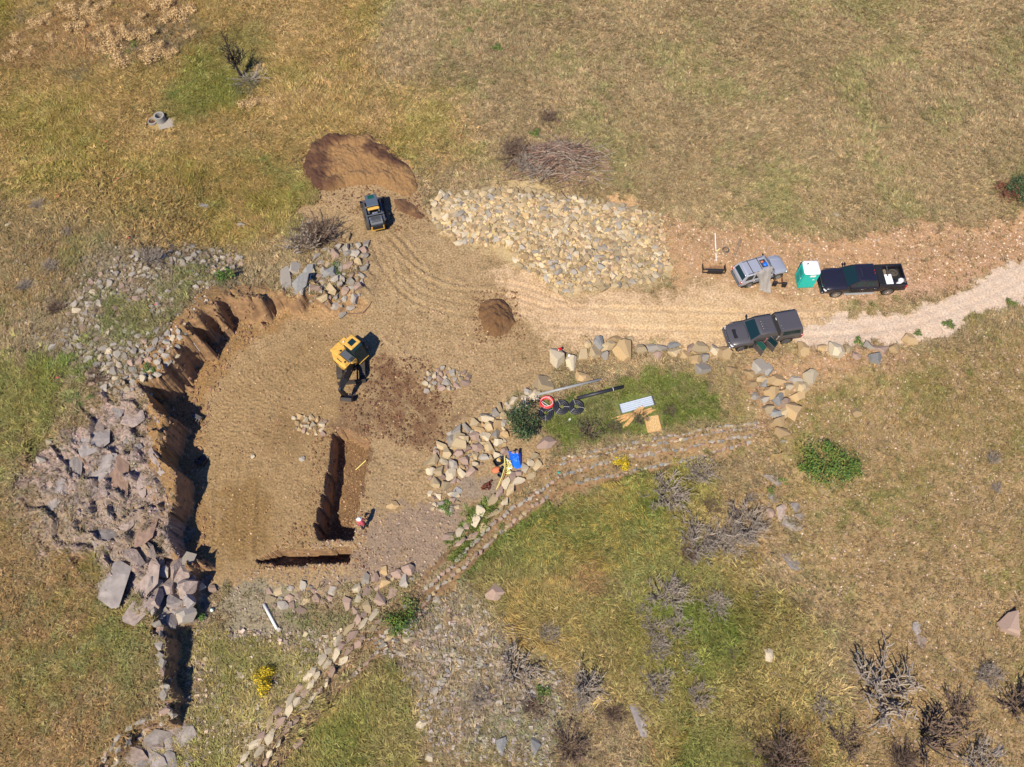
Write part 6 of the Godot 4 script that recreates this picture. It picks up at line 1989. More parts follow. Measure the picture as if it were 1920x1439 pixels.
func build_excavator() -> void:
	var p := level(653, 663, 1.5)
	p.y = height(p.x, p.z)
	var head := atan2(-0.65, 0.76)
	var o := thing("excavator", "yellow excavator with folded black boom standing in the pit", "excavator", p, head)
	var inv := o.transform.affine_inverse()
	# undercarriage lies along its own line
	var under := Basis(Vector3.UP, deg_to_rad(-84.0) - head)
	for s in [-1, 1]:
		var tr := MB.new()
		tr.group = 1
		var rings := []
		for zz in [-0.22, 0.22]:
			var r := []
			for k in 24:
				var a := TAU * k / 24.0
				var cx := cos(a) * 0.33 + (1.12 if cos(a) > 0 else -1.12)
				r.append(under * Vector3(cx, 0.35 + sin(a) * 0.33, s * 0.84 + zz))
			rings.append(r)
		tr.loft(rings)
		var t := part("track", tr.done(), M["track_steel"], o)
		for k in 16:
			var x := -1.2 + 0.16 * k
			part("track_shoe", box_mesh(under * Vector3(x, 0.7, s * 0.84), Vector3(0.12, 0.045, 0.47), 0.01, under), M["track_steel"], t)
		for e in [-1, 1]:
			for k in 3:
				var a2 := 0.35 + 0.45 * k
				part("track_shoe", box_mesh(under * Vector3(e * (1.12 + 0.35 * sin(a2)), 0.35 + 0.35 * cos(a2), s * 0.84), Vector3(0.12, 0.045, 0.47), 0.01, under * Basis(Vector3.BACK, -e * a2)), M["track_steel"], t)
	part("car_body", box_mesh(under * Vector3(0, 0.5, 0), Vector3(1.5, 0.35, 1.3), 0.05, under), M["machine_black"], o)
	var sl := MB.new()
	sl.lathe(Vector3(0, 0.68, 0), Vector3.UP, [[0.55, 0.0], [0.55, 0.16]], 20)
	part("slew_ring", sl.done(), M["machine_black"], o)
	var bl := MB.new()
	bl.extrude([[1.78, 0.05], [1.72, 0.3], [1.78, 0.55], [1.84, 0.55], [1.79, 0.3], [1.85, 0.05]], -1.05, 1.05)
	var blade := part("blade", bl.done(), M["track_steel"], o)
	blade.transform.basis = under
	for s in [-0.45, 0.45]:
		part("blade_arm", box_mesh(under * Vector3(1.25, 0.38, s), Vector3(1.0, 0.14, 0.12), 0.03, under), M["machine_black"], o)
	# house
	var seen := []
	for q in [[0.82, -1.02], [0.82, 1.02], [0.1, 1.1], [-0.5, 1.06], [-0.95, 0.84], [-1.25, 0.45], [-1.34, 0.0], [-1.25, -0.45], [-0.95, -0.84], [-0.5, -1.06]]:
		seen.append(q)
	var house := MB.new()
	house.group = 1
	var rg := []
	for e in [[0.84, 0.97], [0.92, 1.0], [1.46, 1.0], [1.56, 0.97], [1.6, 0.9]]:
		var r := []
		for q in seen:
			r.append(Vector3(q[0] * e[1], e[0], q[1] * e[1]))
		rg.append(r)
	house.loft(rg)
	part("house", house.done(), M["yellow"], o)
	part("engine_cover", box_mesh(Vector3(-0.78, 1.68, 0.0), Vector3(0.8, 0.2, 1.56), 0.08), M["yellow"], o)
	part("cover_seam", box_mesh(Vector3(-0.8, 1.785, -0.15), Vector3(0.78, 0.012, 0.02), 0.0), M["machine_black"], o)
	part("side_cover", box_mesh(Vector3(0.12, 1.66, 0.76), Vector3(1.1, 0.16, 0.46), 0.06), M["yellow"], o)
	part("walk_deck", box_mesh(Vector3(0.2, 1.67, 0.24), Vector3(1.06, 0.16, 0.52), 0.03), M["machine_grey"], o)
	for k in 4:
		part("hose", box_mesh(Vector3(0.75, 1.78, 0.1 + 0.09 * k), Vector3(0.5, 0.05, 0.04), 0.015), M["machine_black"], o)
	part("filler_cap", box_mesh(Vector3(0.45, 1.76, 0.72), Vector3(0.16, 0.05, 0.16), 0.03), M["machine_black"], o)
	part("hand_rail", box_mesh(Vector3(0.02, 1.77, 0.92), Vector3(0.5, 0.04, 0.04), 0.01), M["machine_black"], o)
	part("side_vent", box_mesh(Vector3(-0.2, 1.2, 1.08), Vector3(0.5, 0.2, 0.03), 0.01), M["machine_black"], o)
	part("exhaust", box_mesh(Vector3(-0.45, 1.82, 0.3), Vector3(0.14, 0.16, 0.14), 0.05), M["machine_black"], o)
	part("counterweight", box_mesh(Vector3(-1.12, 1.12, 0), Vector3(0.34, 0.5, 1.2), 0.12), M["yellow"], o)
	# cab on the left
	var z0 := -1.02
	var z1 := -0.06
	var b0 := [Vector3(0.98, 0.95, z0), Vector3(0.98, 0.95, z1), Vector3(-0.45, 0.95, z1), Vector3(-0.45, 0.95, z0)]
	var t0 := [Vector3(0.72, 2.5, z0 + 0.05), Vector3(0.72, 2.5, z1 - 0.05), Vector3(-0.42, 2.5, z1 - 0.05), Vector3(-0.42, 2.5, z0 + 0.05)]
	var cb := MB.new()
	cb.loft([b0, t0], true, false)
	part("cab", cb.done(), M["machine_black"], o)
	part("cab_roof", box_mesh(Vector3(0.02, 2.54, (z0 + z1) * 0.5), Vector3(0.98, 0.12, 1.0), 0.07), M["yellow"], o)
	part("roof_hatch", box_mesh(Vector3(0.08, 2.61, (z0 + z1) * 0.5), Vector3(0.46, 0.02, 0.52), 0.006), M["glass"], o)
	part("windscreen", pane(b0[0], b0[1], t0[1], t0[0], 0.06, 0.05, Vector3.RIGHT), M["glass"], o)
	part("front_roof_glass", box_mesh(Vector3(0.62, 2.5, (z0 + z1) * 0.5), Vector3(0.26, 0.04, 0.84), 0.01), M["glass"], o)
	part("right_window", pane(b0[1], b0[2], t0[2], t0[1], 0.06, 0.3, Vector3.BACK), M["glass"], o)
	part("left_window", pane(b0[0], b0[3], t0[3], t0[0], 0.06, 0.3, Vector3.FORWARD), M["glass"], o)
	part("screen_frame", box_mesh(Vector3(1.0, 0.98, (z0 + z1) * 0.5), Vector3(0.06, 0.08, 1.0), 0.02), M["yellow"], o)
	part("cab_light", box_mesh(Vector3(-0.4, 2.64, z1 - 0.1), Vector3(0.1, 0.1, 0.14), 0.03), M["lens_clear"], o)
	part("mirror", box_mesh(Vector3(0.95, 2.0, z0 - 0.14), Vector3(0.06, 0.26, 0.16), 0.02), M["machine_black"], o)
	# boom swung to the right, arm and bucket
	var foot := inv * level(659, 683, 1.15)
	var elbow := inv * level(645, 712, 2.7)
	var tip := inv * level(638, 734, 2.05)
	var hand := inv * level(650, 742, 0.75)
	var swing := MB.new()
	swing.box(foot - Vector3(0, 0.1, 0), Vector3(0.42, 0.7, 0.42), Basis.IDENTITY, 0.08)
	part("swing_post", swing.done(), M["machine_black"], o)
	var bm := MB.new()
	bm.tube([foot, foot.lerp(elbow, 0.45) + Vector3(0, 0.12, 0), elbow, tip], [0.2, 0.28, 0.27, 0.17], 4)
	part("boom", bm.done(), M["machine_black"], o)
	var side := (tip - foot).cross(Vector3.UP).normalized()
	for s in [-1, 1]:
		var cy := MB.new()
		cy.tube([foot + side * 0.2 * s + Vector3(0, -0.3, 0), elbow + side * 0.2 * s + Vector3(0, -0.2, 0)], [0.055, 0.055], 8)
		part("boom_cylinder", cy.done(), M["machine_black"], o)
		var rod := MB.new()
		rod.tube([elbow.lerp(foot, 0.45) + side * 0.2 * s + Vector3(0, -0.24, 0), elbow + side * 0.2 * s + Vector3(0, -0.18, 0)], [0.03, 0.03], 8)
		part("cylinder_rod", rod.done(), M["chrome"], o)
	var top := MB.new()
	top.tube([foot.lerp(elbow, 0.6) + Vector3(0, 0.36, 0), tip + Vector3(0, 0.28, 0)], [0.06, 0.045], 8)
	part("arm_cylinder", top.done(), M["chrome"], o)
	var am := MB.new()
	am.tube([tip + Vector3(0, 0.3, 0), tip.lerp(hand, 0.4), hand], [0.14, 0.2, 0.12], 4)
	part("arm", am.done(), M["machine_black"], o)
	var link := MB.new()
	link.tube([tip.lerp(hand, 0.3) + side * 0.1, hand + side * 0.1 + Vector3(0, 0.1, 0)], [0.045, 0.045], 8)
	part("bucket_cylinder", link.done(), M["chrome"], o)
	# bucket, opening back towards the machine
	var into := (Vector3(foot.x, 0, foot.z) - Vector3(hand.x, 0, hand.z)).normalized()
	var face := Basis(into, Vector3.UP, into.cross(Vector3.UP).normalized())
	var bk := MB.new()
	bk.extrude([[-0.3, 0.5], [-0.42, 0.2], [-0.3, -0.1], [0.0, -0.3], [0.32, -0.34], [0.32, -0.3], [0.02, -0.25], [-0.24, -0.07], [-0.36, 0.2], [-0.25, 0.48]], -0.42, 0.42)
	var bo := part("bucket", bk.done(), M["worn_steel"], o)
	bo.transform = Transform3D(face, hand - Vector3(0, 0.32, 0))
	for s in [-1, 1]:
		var pl := MB.new()
		pl.extrude([[-0.3, 0.5], [-0.42, 0.2], [-0.3, -0.1], [0.0, -0.3], [0.32, -0.34], [0.1, 0.2]], s * 0.41 - 0.015, s * 0.41 + 0.015)
		part("bucket_side", pl.done(), M["machine_black"], bo)
	for k in 5:
		part("tooth", box_mesh(Vector3(0.4, -0.34, -0.36 + 0.18 * k), Vector3(0.18, 0.04, 0.07), 0.01), M["worn_steel"], bo)

# ---------------------------------------------------------------- goods, tools, heaps

func on_ground(px: float, py: float, lift := 0.0) -> Vector3:
	var p := spot(px, py)
	p.y += lift
	return p

func stick(called: String, label: String, category: String, path: Array, r0: float, r1: float, key: String, sides := 8, lift := 0.0) -> MeshInstance3D:
	var w := []
	for p in path:
		w.append(on_ground(p[0], p[1], r0 + lift))
	var o: Vector3 = w[0]
	var pts := []
	var rad := []
	for k in w.size():
		pts.append(w[k] - o)
		rad.append(lerpf(r0, r1, float(k) / maxf(1.0, w.size() - 1)))
	var mb := MB.new()
	mb.group = 1
	mb.tube(pts, rad, sides)
	return single(called, mb.done(), M[key], label, category, o)

func hollow_pipe(a: Vector3, b: Vector3, r: float, t := 0.012) -> ArrayMesh:
	var mb := MB.new()
	mb.group = 1
	var d := (b - a).normalized()
	var len := a.distance_to(b)
	var u := d.cross(Vector3.UP).normalized()
	var v := d.cross(u)
	var rings := []
	for e in [[0.0, r], [len, r], [len, r - t], [0.0, r - t], [0.0, r]]:
		var q := []
		for i in 14:
			var an := TAU * i / 14.0
			q.append(a + d * e[0] + (u * cos(an) + v * sin(an)) * e[1])
		rings.append(q)
	mb.loft(rings, true, false)
	return mb.done()

func pipe_coil(px: float, py: float, r: float, tube: float, turns: int, layers_n: int, key: String, label: String, called: String, ties := 3, lift := 0.0) -> void:
	var p := on_ground(px, py, lift)
	var o := thing(called, label, "coil", p, rng.randf() * TAU)
	for l in layers_n:
		for k in turns:
			var rr := r - tube - k * tube * 1.95 - (0.02 if l % 2 else 0.0)
			var mb := MB.new()
			mb.group = 1
			mb.ring(Vector3(0, tube + l * tube * 1.8, 0), Vector3.UP, rr, tube, 30, 8)
			part("turn", mb.done(), M[key], o)
	var top := tube * 2.0 + (layers_n - 1) * tube * 1.8
	for k in ties:
		var a := TAU * k / ties + 0.4
		var d := Vector3(cos(a), 0, sin(a))
		var inner := r - tube * 2.0 * turns
		var mb := MB.new()
		mb.tube([d * (inner - 0.02) + Vector3(0, 0.03, 0), d * (inner - 0.01) + Vector3(0, top + 0.012, 0), d * (r + 0.01) + Vector3(0, top + 0.012, 0), d * (r + 0.02) + Vector3(0, 0.03, 0)], [0.009, 0.009, 0.009, 0.009], 5)
		part("tie", mb.done(), M["cord_white"], o)

func heap(called: String, label: String, outline: Array, high: float, dark: Color, pale: Color, sd: int, bands: Array, flat := 0.0) -> void:
	# a mound over the outline; the soil is darker where freshly tipped (bands: [px, py, reach in m])
	var w := PackedVector2Array()
	var c := Vector2.ZERO
	for q in outline:
		var p := level(q[0], q[1], 0.2)
		w.append(Vector2(p.x, p.z))
		c += Vector2(p.x, p.z)
	c /= outline.size()
	var marks := []
	for b in bands:
		var p := level(b[0], b[1], 0.4)
		marks.append([Vector2(p.x, p.z), b[2]])
	var n := FastNoiseLite.new()
	n.seed = sd
	n.frequency = 0.55
	n.fractal_octaves = 4
	var lo := Vector2(1e9, 1e9)
	var hi := -lo
	for q in w:
		lo = lo.min(q)
		hi = hi.max(q)
	var step := 0.11
	var nx := int((hi.x - lo.x) / step) + 3
	var nz := int((hi.y - lo.y) / step) + 3
	var o := Vector3(c.x, height(c.x, c.y), c.y)
	var P := PackedVector3Array()
	var C := PackedColorArray()
	for j in nz:
		for i in nx:
			var q := lo + Vector2(i - 1, j - 1) * step
			var ins := Geometry2D.is_point_in_polygon(q, w)
			var dist := 1e9
			for k in w.size():
				var near := Geometry2D.get_closest_point_to_segment(q, w[k], w[(k + 1) % w.size()])
				dist = minf(dist, near.distance_to(q))
			var nn := n.get_noise_2d(q.x, q.y)
			var f := clampf(dist / (0.5 + high * 1.1) + nn * 0.25, 0.0, 1.0) if ins else 0.0
			f = f * (2.0 - f)
			var y := height(q.x, q.y) + (f * high * (1.0 + nn * 0.7) if ins else -0.12) + n.get_noise_2d(q.x * 5.0, q.y * 5.0) * 0.16 * (f + 0.15)
			P.append(Vector3(q.x, y, q.y) - o)
			var dk := 0.0
			for mk in marks:
				dk = maxf(dk, clampf(1.5 - q.distance_to(mk[0]) / mk[1] + nn * 0.9, 0.0, 1.0))
			var col := pale.lerp(dark, dk)
			C.append(col.srgb_to_linear() * (1.0 + 0.35 * n.get_noise_2d(q.x * 9.0, q.y * 9.0)))
	var st := SurfaceTool.new()
	st.begin(Mesh.PRIMITIVE_TRIANGLES)
	st.set_smooth_group(1)
	for k in P.size():
		st.set_color(C[k])
		st.add_vertex(P[k])
	for j in nz - 1:
		for i in nx - 1:
			var a := j * nx + i
			for k in [a, a + 1, a + nx + 1, a, a + nx + 1, a + nx]:
				st.add_index(k)
	st.generate_normals()
	var m := mat("soil_" + str(sd), Color.WHITE, 1.0, 0, grain, 0.7, 12.0)
	m.vertex_color_use_as_albedo = true
	single(called, st.commit(), m, label, "soil heap", o)

func build_heaps() -> void:
	heap("soil_heap", "large tipped soil heap in front of the skid steer", [[566, 318], [572, 285], [592, 260], [622, 248], [655, 250], [690, 252], [725, 268], [748, 292], [775, 320], [783, 350], [768, 366], [735, 356], [705, 344], [665, 346], [620, 358], [588, 356], [570, 340]], 0.5, c255(100, 68, 48), c255(166, 128, 82), 41, [[578, 300, 1.5], [600, 262, 1.5], [630, 252, 1.0], [585, 330, 1.6], [600, 300, 1.0], [700, 275, 0.7], [722, 288, 0.8], [742, 300, 0.7], [590, 345, 1.0]])
	heap("soil_heap", "low ridge of dark soil right of the skid steer", [[736, 372], [760, 368], [782, 385], [796, 402], [788, 410], [765, 400], [745, 392]], 0.4, c255(116, 84, 58), c255(164, 126, 84), 42, [[760, 382, 1.0], [785, 402, 0.8]])
	heap("soil_heap", "small round heap of dark soil on the track beside the stone spread", [[900, 566], [918, 556], [944, 562], [962, 580], [966, 604], [950, 626], [926, 630], [905, 618], [897, 592]], 0.7, c255(126, 92, 58), c255(150, 114, 74), 43, [[930, 590, 1.6]])

func build_goods() -> void:
	rng.seed = 55
	for k in [[1172, 768, 0.75], [1192, 762, 0.75], [1212, 755, 0.75], [1180, 782, 0.8], [1205, 775, 0.7], [1224, 795, 0.85], [1024, 770, 0.7], [1052, 764, 0.7], [1080, 764, 0.7], [1010, 742, 0.3], [1030, 738, 0.3], [1050, 732, 0.3], [1070, 727, 0.3], [1090, 722, 0.3], [1110, 717, 0.3], [1095, 746, 0.3], [1110, 742, 0.3], [1125, 738, 0.3], [1140, 734, 0.3], [1155, 730, 0.3], [294, 229, 0.9], [310, 232, 0.8]]:
		keep_clear(k[0], k[1], k[2])
	var a := on_ground(1003, 743, 0.12)
	var b := on_ground(1126, 713, 0.12)
	single("long_pipe", hollow_pipe(Vector3.ZERO, b - a, 0.105), M["pipe_grey"], "long grey plastic pipe lying along the green patch", "pipe", a)
	a = on_ground(1081, 749, 0.14)
	b = on_ground(1168, 727, 0.14)
	var bp := thing("drain_pipe", "thick black drain pipe with a white band beside the coils", "pipe", a)
	part("pipe_wall", hollow_pipe(Vector3.ZERO, b - a, 0.135, 0.015), M["pipe_black"], bp)
	var d := (b - a).normalized()
	var band := MB.new()
	band.ring((b - a) * 0.78, d, 0.137, 0.02, 18, 6)
	part("band", band.done(), M["cord_white"], bp)
	pipe_coil(1023, 777, 0.6, 0.066, 3, 2, "pipe_black", "black pipe coil nearest the juniper, under the red coil", "pipe_coil")
	pipe_coil(1052, 765, 0.6, 0.066, 3, 2, "pipe_black", "black pipe coil in the middle of the three", "pipe_coil")
	pipe_coil(1080, 765, 0.6, 0.066, 3, 2, "pipe_black", "black pipe coil at the end of the drain pipe", "pipe_coil")
	pipe_coil(1025, 757, 0.53, 0.05, 2, 3, "pipe_red", "red hose coil with a white cord on top", "hose_coil", 2, 0.02)
	var cord := MB.new()
	var cp := []
	for k in 26:
		var t := k / 25.0 * TAU * 1.2
		cp.append(Vector3(cos(t) * (0.42 + 0.06 * sin(t * 2.0)), 0.36 + 0.03 * sin(t * 3.0), sin(t) * 0.36))
	cp.append(Vector3(-0.6, 0.2, -0.3))
	cp.append(Vector3(-0.95, 0.03, -0.35))
	var cr := []
	for k in cp.size():
		cr.append(0.02)
	cord.group = 1
	cord.tube(cp, cr, 6)
	single("loose_rope", cord.done(), M["cord_white"], "loose white cord on the red hose coil", "cord", on_ground(1025, 757))
	stick("steel_cable", "thin grey cable between the grey pipe and the red coil", "cable", [[1005, 738], [1014, 738], [1021, 741], [1025, 746], [1027, 750]], 0.015, 0.015, "pipe_grey", 5)
	# corrugated sheets
	var q0 := on_ground(1161, 761, 0.16)
	var q1 := on_ground(1221, 745, 0.16)
	var q2 := on_ground(1166, 778, 0.16)
	var sheet := thing("corrugated_sheet", "stack of corrugated steel sheets beside the lumber", "sheet metal", q0)
	var along := q1 - q0
	var across := q2 - q0
	for k in 1:
		var mb := MB.new()
		mb.group = 1
		var r0 := []
		var r1 := []
		for i in 61:
			var t := i / 60.0
			var y := 0.1 * cos(t * TAU * 5.0) + 0.05 * k - 0.02
			r0.append(across * t + Vector3(0, y, 0) + along * (0.004 * k))
			r1.append(across * t + Vector3(0, y, 0) + along * (1.0 + 0.008 * k))
		mb.loft([r0, r1], false, false)
		part("sheet", mb.done(), M["galvanised"], sheet)
	for e in [0.0, 1.0]:
		var fr := MB.new()
		fr.box(across * 0.5 + along * (e + (0.012 if e > 0.5 else -0.012)) + Vector3(0, 0.0, 0), Vector3(across.length(), 0.12, 0.05), Basis(Vector3.UP, yaw(Vector3.ZERO, across)), 0.01)
		part("end_strip", fr.done(), M["machine_grey"], sheet)
	# lumber
	var boards := [[1146, 786, 1184, 776, 0.02, "lower board pointing left under the lumber fan"], [1153, 791, 1198, 771, 0.05, "second board of the lumber fan"], [1168, 803, 1204, 762, 0.09, "board lying steepest in the lumber fan"], [1174, 801, 1206, 765, 0.13, "board beside the steepest one in the lumber fan"], [1186, 780, 1230, 769, 0.05, "long board reaching right out of the lumber fan"], [1200, 774, 1222, 767, 0.10, "short upper board at the right of the lumber fan"], [1162, 795, 1200, 766, 0.16, "topmost board of the lumber fan"], [1170, 790, 1196, 770, 0.02, "board hidden under the middle of the lumber fan"], [1204, 782, 1222, 772, 0.02, "short board near the plywood in the lumber fan"]]
	for bd in boards:
		var u := on_ground(bd[0], bd[1], 0.03 + bd[4])
		var v := on_ground(bd[2], bd[3], 0.03 + bd[4])
		single("lumber_board", box_mesh(Vector3.ZERO, Vector3(u.distance_to(v), 0.04, 0.14), 0.006), M["lumber"], bd[5], "board", (u + v) * 0.5, yaw(u, v), "boards of the lumber fan")
	var ply := on_ground(1224, 796, 0.05)
	var po := thing("plywood_sheet", "plywood sheet leaning flat right of the lumber", "plywood", ply, deg_to_rad(9.0))
	part("sheet", box_mesh(Vector3(0, 0.02, 0), Vector3(1.02, 0.03, 1.28), 0.006), M["plywood"], po)
	part("edge_strip", box_mesh(Vector3(0.52, 0.045, 0), Vector3(0.05, 0.05, 1.28), 0.006), M["lumber"], po)
	part("edge_strip", box_mesh(Vector3(0, 0.045, 0.62), Vector3(1.02, 0.05, 0.05), 0.006), M["lumber"], po)
	part("narrow_strip", box_mesh(Vector3(-0.44, 0.05, 0.05), Vector3(0.2, 0.03, 1.15), 0.006), M["lumber"], po)
	single("scrap_block", box_mesh(Vector3(0, 0.05, 0), Vector3(0.34, 0.1, 0.14), 0.02), M["pvc"], "white scrap on the grass below the pipe coils", "scrap", on_ground(1067, 789), 0.9)
	single("scrap_board", box_mesh(Vector3(0, 0.03, 0), Vector3(0.6, 0.05, 0.24), 0.01), M["old_wood"], "weathered board piece below the lumber", "board", on_ground(1174, 812), 0.5)
	# pit and slope
	a = on_ground(495, 1134, 0.1)
	b = on_ground(520, 1181, 0.1)
	single("white_pipe", hollow_pipe(Vector3.ZERO, b - a, 0.1), M["pvc"], "short white pipe on bare soil at the lower left", "pipe", a)
	a = spot(667, 882) + Vector3(0, 0.06, 0)
	b = spot(687, 866) + Vector3(0, 0.25, 0)
	var tr := MB.new()
	tr.tube([Vector3.ZERO, b - a], [0.035, 0.035], 8)
	single("measuring_pole", tr.done(), M["strap_yellow"], "pale yellow pole leaning in the long trench", "pole", a)
	var bl := thing("ball", "white and green ball near the lower left corner of the pit", "ball", on_ground(398, 1145, 0.13))
	var bm := MB.new()
	bm.group = 1
	var prof := []
	for k in 9:
		var t := PI * k / 8.0
		prof.append([maxf(0.001, sin(t) * 0.14), -cos(t) * 0.14])
	bm.lathe(Vector3.ZERO, Vector3(0.3, 0.9, 0.2).normalized(), prof, 14)
	part("skin", bm.done(), M["ball_white"], bl)
	for k in 2:
		var rg := MB.new()
		rg.ring(Vector3.ZERO, [Vector3(0.8, 0.5, 0.2).normalized(), Vector3(-0.3, 0.5, 0.8).normalized()][k], 0.137, 0.012, 20, 5, 2.0)
		part("stripe", rg.done(), M["ball_green"], bl)
	# loose digging tools at the cliff foot
	var g := thing("grapple", "small toothed grapple at the cliff foot", "attachment", on_ground(373, 786), deg_to_rad(-28.0))
	part("frame", box_mesh(Vector3(0, 0.42, 0), Vector3(0.75, 0.12, 0.3), 0.03), M["worn_steel"], g)
	for k in 4:
		var m := MB.new()
		var x := -0.3 + 0.2 * k
		m.tube([Vector3(x, 0.42, 0), Vector3(x, 0.4, 0.3), Vector3(x, 0.15, 0.4), Vector3(x, 0.0, 0.3)], [0.04, 0.04, 0.03, 0.015], 5)
		part("tooth", m.done(), M["worn_steel"], g)
	for s in [-0.32, 0.32]:
		part("bracket", box_mesh(Vector3(s, 0.24, -0.1), Vector3(0.06, 0.48, 0.2), 0.02), M["machine_black"], g)
	var k2 := thing("digging_bucket", "spare digging bucket lying at the cliff foot", "bucket", on_ground(380, 866), deg_to_rad(70.0))
	var bk := MB.new()
	bk.extrude([[-0.34, 0.05], [-0.4, 0.4], [-0.2, 0.55], [-0.12, 0.52], [-0.3, 0.36], [-0.26, 0.1], [0.4, 0.06], [0.4, 0.0], [-0.28, 0.0]], -0.32, 0.32)
	part("shell", bk.done(), M["track_steel"], k2)
	for s in [-1, 1]:
		var sp := MB.new()
		sp.extrude([[-0.34, 0.02], [-0.4, 0.4], [-0.2, 0.55], [0.36, 0.06], [0.4, 0.0]], s * 0.31 - 0.015, s * 0.31 + 0.015)
		part("side", sp.done(), M["machine_black"], k2)
	for k in 4:
		part("tooth", box_mesh(Vector3(0.46, 0.03, -0.24 + 0.16 * k), Vector3(0.16, 0.05, 0.06), 0.01), M["worn_steel"], k2)
	# loader attachments beside the SUV
	var fk := thing("pallet_forks", "rusty pallet fork attachment between the canvas and the toilet", "attachment", on_ground(1460, 536), deg_to_rad(-6.0))
	part("frame", box_mesh(Vector3(0, 0.36, 0), Vector3(1.1, 0.1, 0.1), 0.02), M["machine_black"], fk)
	for s in [-1, 1]:
		part("carriage", box_mesh(Vector3(s * 0.38, 0.3, 0.06), Vector3(0.34, 0.6, 0.16), 0.03), M["machine_black"], fk)
		var tn := MB.new()
		tn.extrude([[0.0, 0.5], [0.05, 0.5], [0.05, 0.07], [1.1, 0.02], [1.1, 0.0], [0.0, 0.0]], -0.06, 0.06)
		part("tine", tn.done(), M["rust"], fk, Vector3(s * 0.3, 0, -0.02), Vector3(0, PI / 2, 0))
	var rk := thing("rock_rake", "black rock rake attachment left of the silver SUV", "attachment", on_ground(1338, 512), deg_to_rad(-2.0))
	part("back_bar", box_mesh(Vector3(0, 0.5, 0), Vector3(1.8, 0.1, 0.1), 0.02), M["machine_black"], rk)
	part("mount", box_mesh(Vector3(0.05, 0.3, 0.1), Vector3(1.2, 0.5, 0.12), 0.03), M["machine_black"], rk)
	part("lower_bar", box_mesh(Vector3(0, 0.06, 0.02), Vector3(1.8, 0.1, 0.1), 0.02), M["machine_black"], rk)
	for k in 19:
		var m := MB.new()
		var x := -0.86 + 0.0955 * k
		m.tube([Vector3(x, 0.5, 0), Vector3(x, 0.2, -0.12), Vector3(x, 0.05, -0.4), Vector3(x, 0.03, -0.95)], [0.024, 0.024, 0.024, 0.018], 4)
		part("tine", m.done(), M["rust"], rk)
	for s in [-0.9, 0.9]:
		part("end_plate", box_mesh(Vector3(s, 0.22, -0.3), Vector3(0.03, 0.36, 0.7), 0.01), M["machine_black"], rk)
	stick("white_post", "thin white post lying above the rock rake", "post", [[1341, 438], [1343, 490]], 0.05, 0.05, "pvc", 8)
	var wa := on_ground(1389, 450, 0.05)
	var wb := on_ground(1371, 496, 0.05)
	single("weathered_plank", box_mesh(Vector3.ZERO, Vector3(wa.distance_to(wb), 0.06, 0.24), 0.01), M["old_wood"], "weathered plank behind the silver SUV", "plank", (wa + wb) * 0.5, yaw(wa, wb))
	pipe_coil(1361, 469, 0.3, 0.018, 3, 2, "worn_steel", "loose wire coil between the white post and the plank", "wire_coil", 0)
	single("yellow_strap", box_mesh(Vector3(0, 0.02, 0), Vector3(0.4, 0.04, 0.1), 0.01), M["strap_yellow"], "yellow strap scrap beside the white post", "strap", on_ground(1347, 469), 0.7)
	# the mason's corner
	var tp := on_ground(967, 862)
	var n := FastNoiseLite.new()
	n.seed = 18
	n.frequency = 1.6
	var t := MB.new()
	t.group = -1
	var grid := []
	for v in 15:
		var row := []
		for u in 15:
			var fu := u / 14.0 * 2.0 - 1.0
			var fv := v / 14.0 * 2.0 - 1.0
			var rr := maxf(absf(fu), absf(fv))
			var y := 0.62 * (1.0 - smoothstep(0.45, 1.0, rr)) + absf(n.get_noise_2d(fu * 1.4, fv * 1.4)) * 0.2 * (1.1 - rr) + 0.02
			var pull := 1.0 + 0.25 * maxf(0.0, fv) * (1.0 - absf(fu))
			row.append(Vector3(fu * 0.46 * (1.0 - 0.3 * maxf(0.0, fv)) + fv * 0.14, y, fv * 0.58 * pull))
		grid.append(row)
	t.loft(grid, false, false)
	single("blue_tarp", t.done(), M["tarp_blue"], "bright blue tarp bundle weighted with two stones", "tarp", tp, -0.1)
	var w1 := stone_node("weight_stone", tp + Vector3(-0.2, 0.68, -0.28), Vector3(0.26, 0.14, 0.26), 0.3, "stone_pink", true)
	tag(w1, "left stone weighing down the blue tarp", "stone", "stones on the blue tarp")
	var w2 := stone_node("weight_stone", tp + Vector3(0.12, 0.68, -0.3), Vector3(0.26, 0.14, 0.24), 0.9, "stone_pink", true)
	tag(w2, "right stone weighing down the blue tarp", "stone", "stones on the blue tarp")
	var tub := thing("black_tub", "black tub with a yellow tool inside left of the blue tarp", "tub", on_ground(935, 868), 0.5)
	var tb := MB.new()
	var rings := []
	for e in [[0.0, 0.3, 0.22], [0.3, 0.36, 0.28], [0.31, 0.38, 0.3], [0.3, 0.33, 0.25], [0.06, 0.27, 0.2]]:
		var r := []
		for c in [[1, 0.7], [0.7, 1], [-0.7, 1], [-1, 0.7], [-1, -0.7], [-0.7, -1], [0.7, -1], [1, -0.7]]:
			r.append(Vector3(c[0] * e[1], e[0], c[1] * e[2]))
		rings.append(r)
	tb.loft(rings)
	part("shell", tb.done(), M["machine_black"], tub)
	part("tool", box_mesh(Vector3(0.1, 0.24, -0.08), Vector3(0.14, 0.2, 0.3), 0.03), M["yellow"], tub)
	var ob := MB.new()
	ob.group = 1
	ob.lathe(Vector3.ZERO, Vector3.UP, [[0.3, 0.0], [0.34, 0.06], [0.26, 0.16], [0.1, 0.2]], 7)
	var bo := single("mortar_bag", ob.done(), M["orange_bag"], "salmon coloured mortar bag below the black tub", "bag", on_ground(931, 882), 0.3)
	bo.scale = Vector3(1.1, 1.0, 0.8)
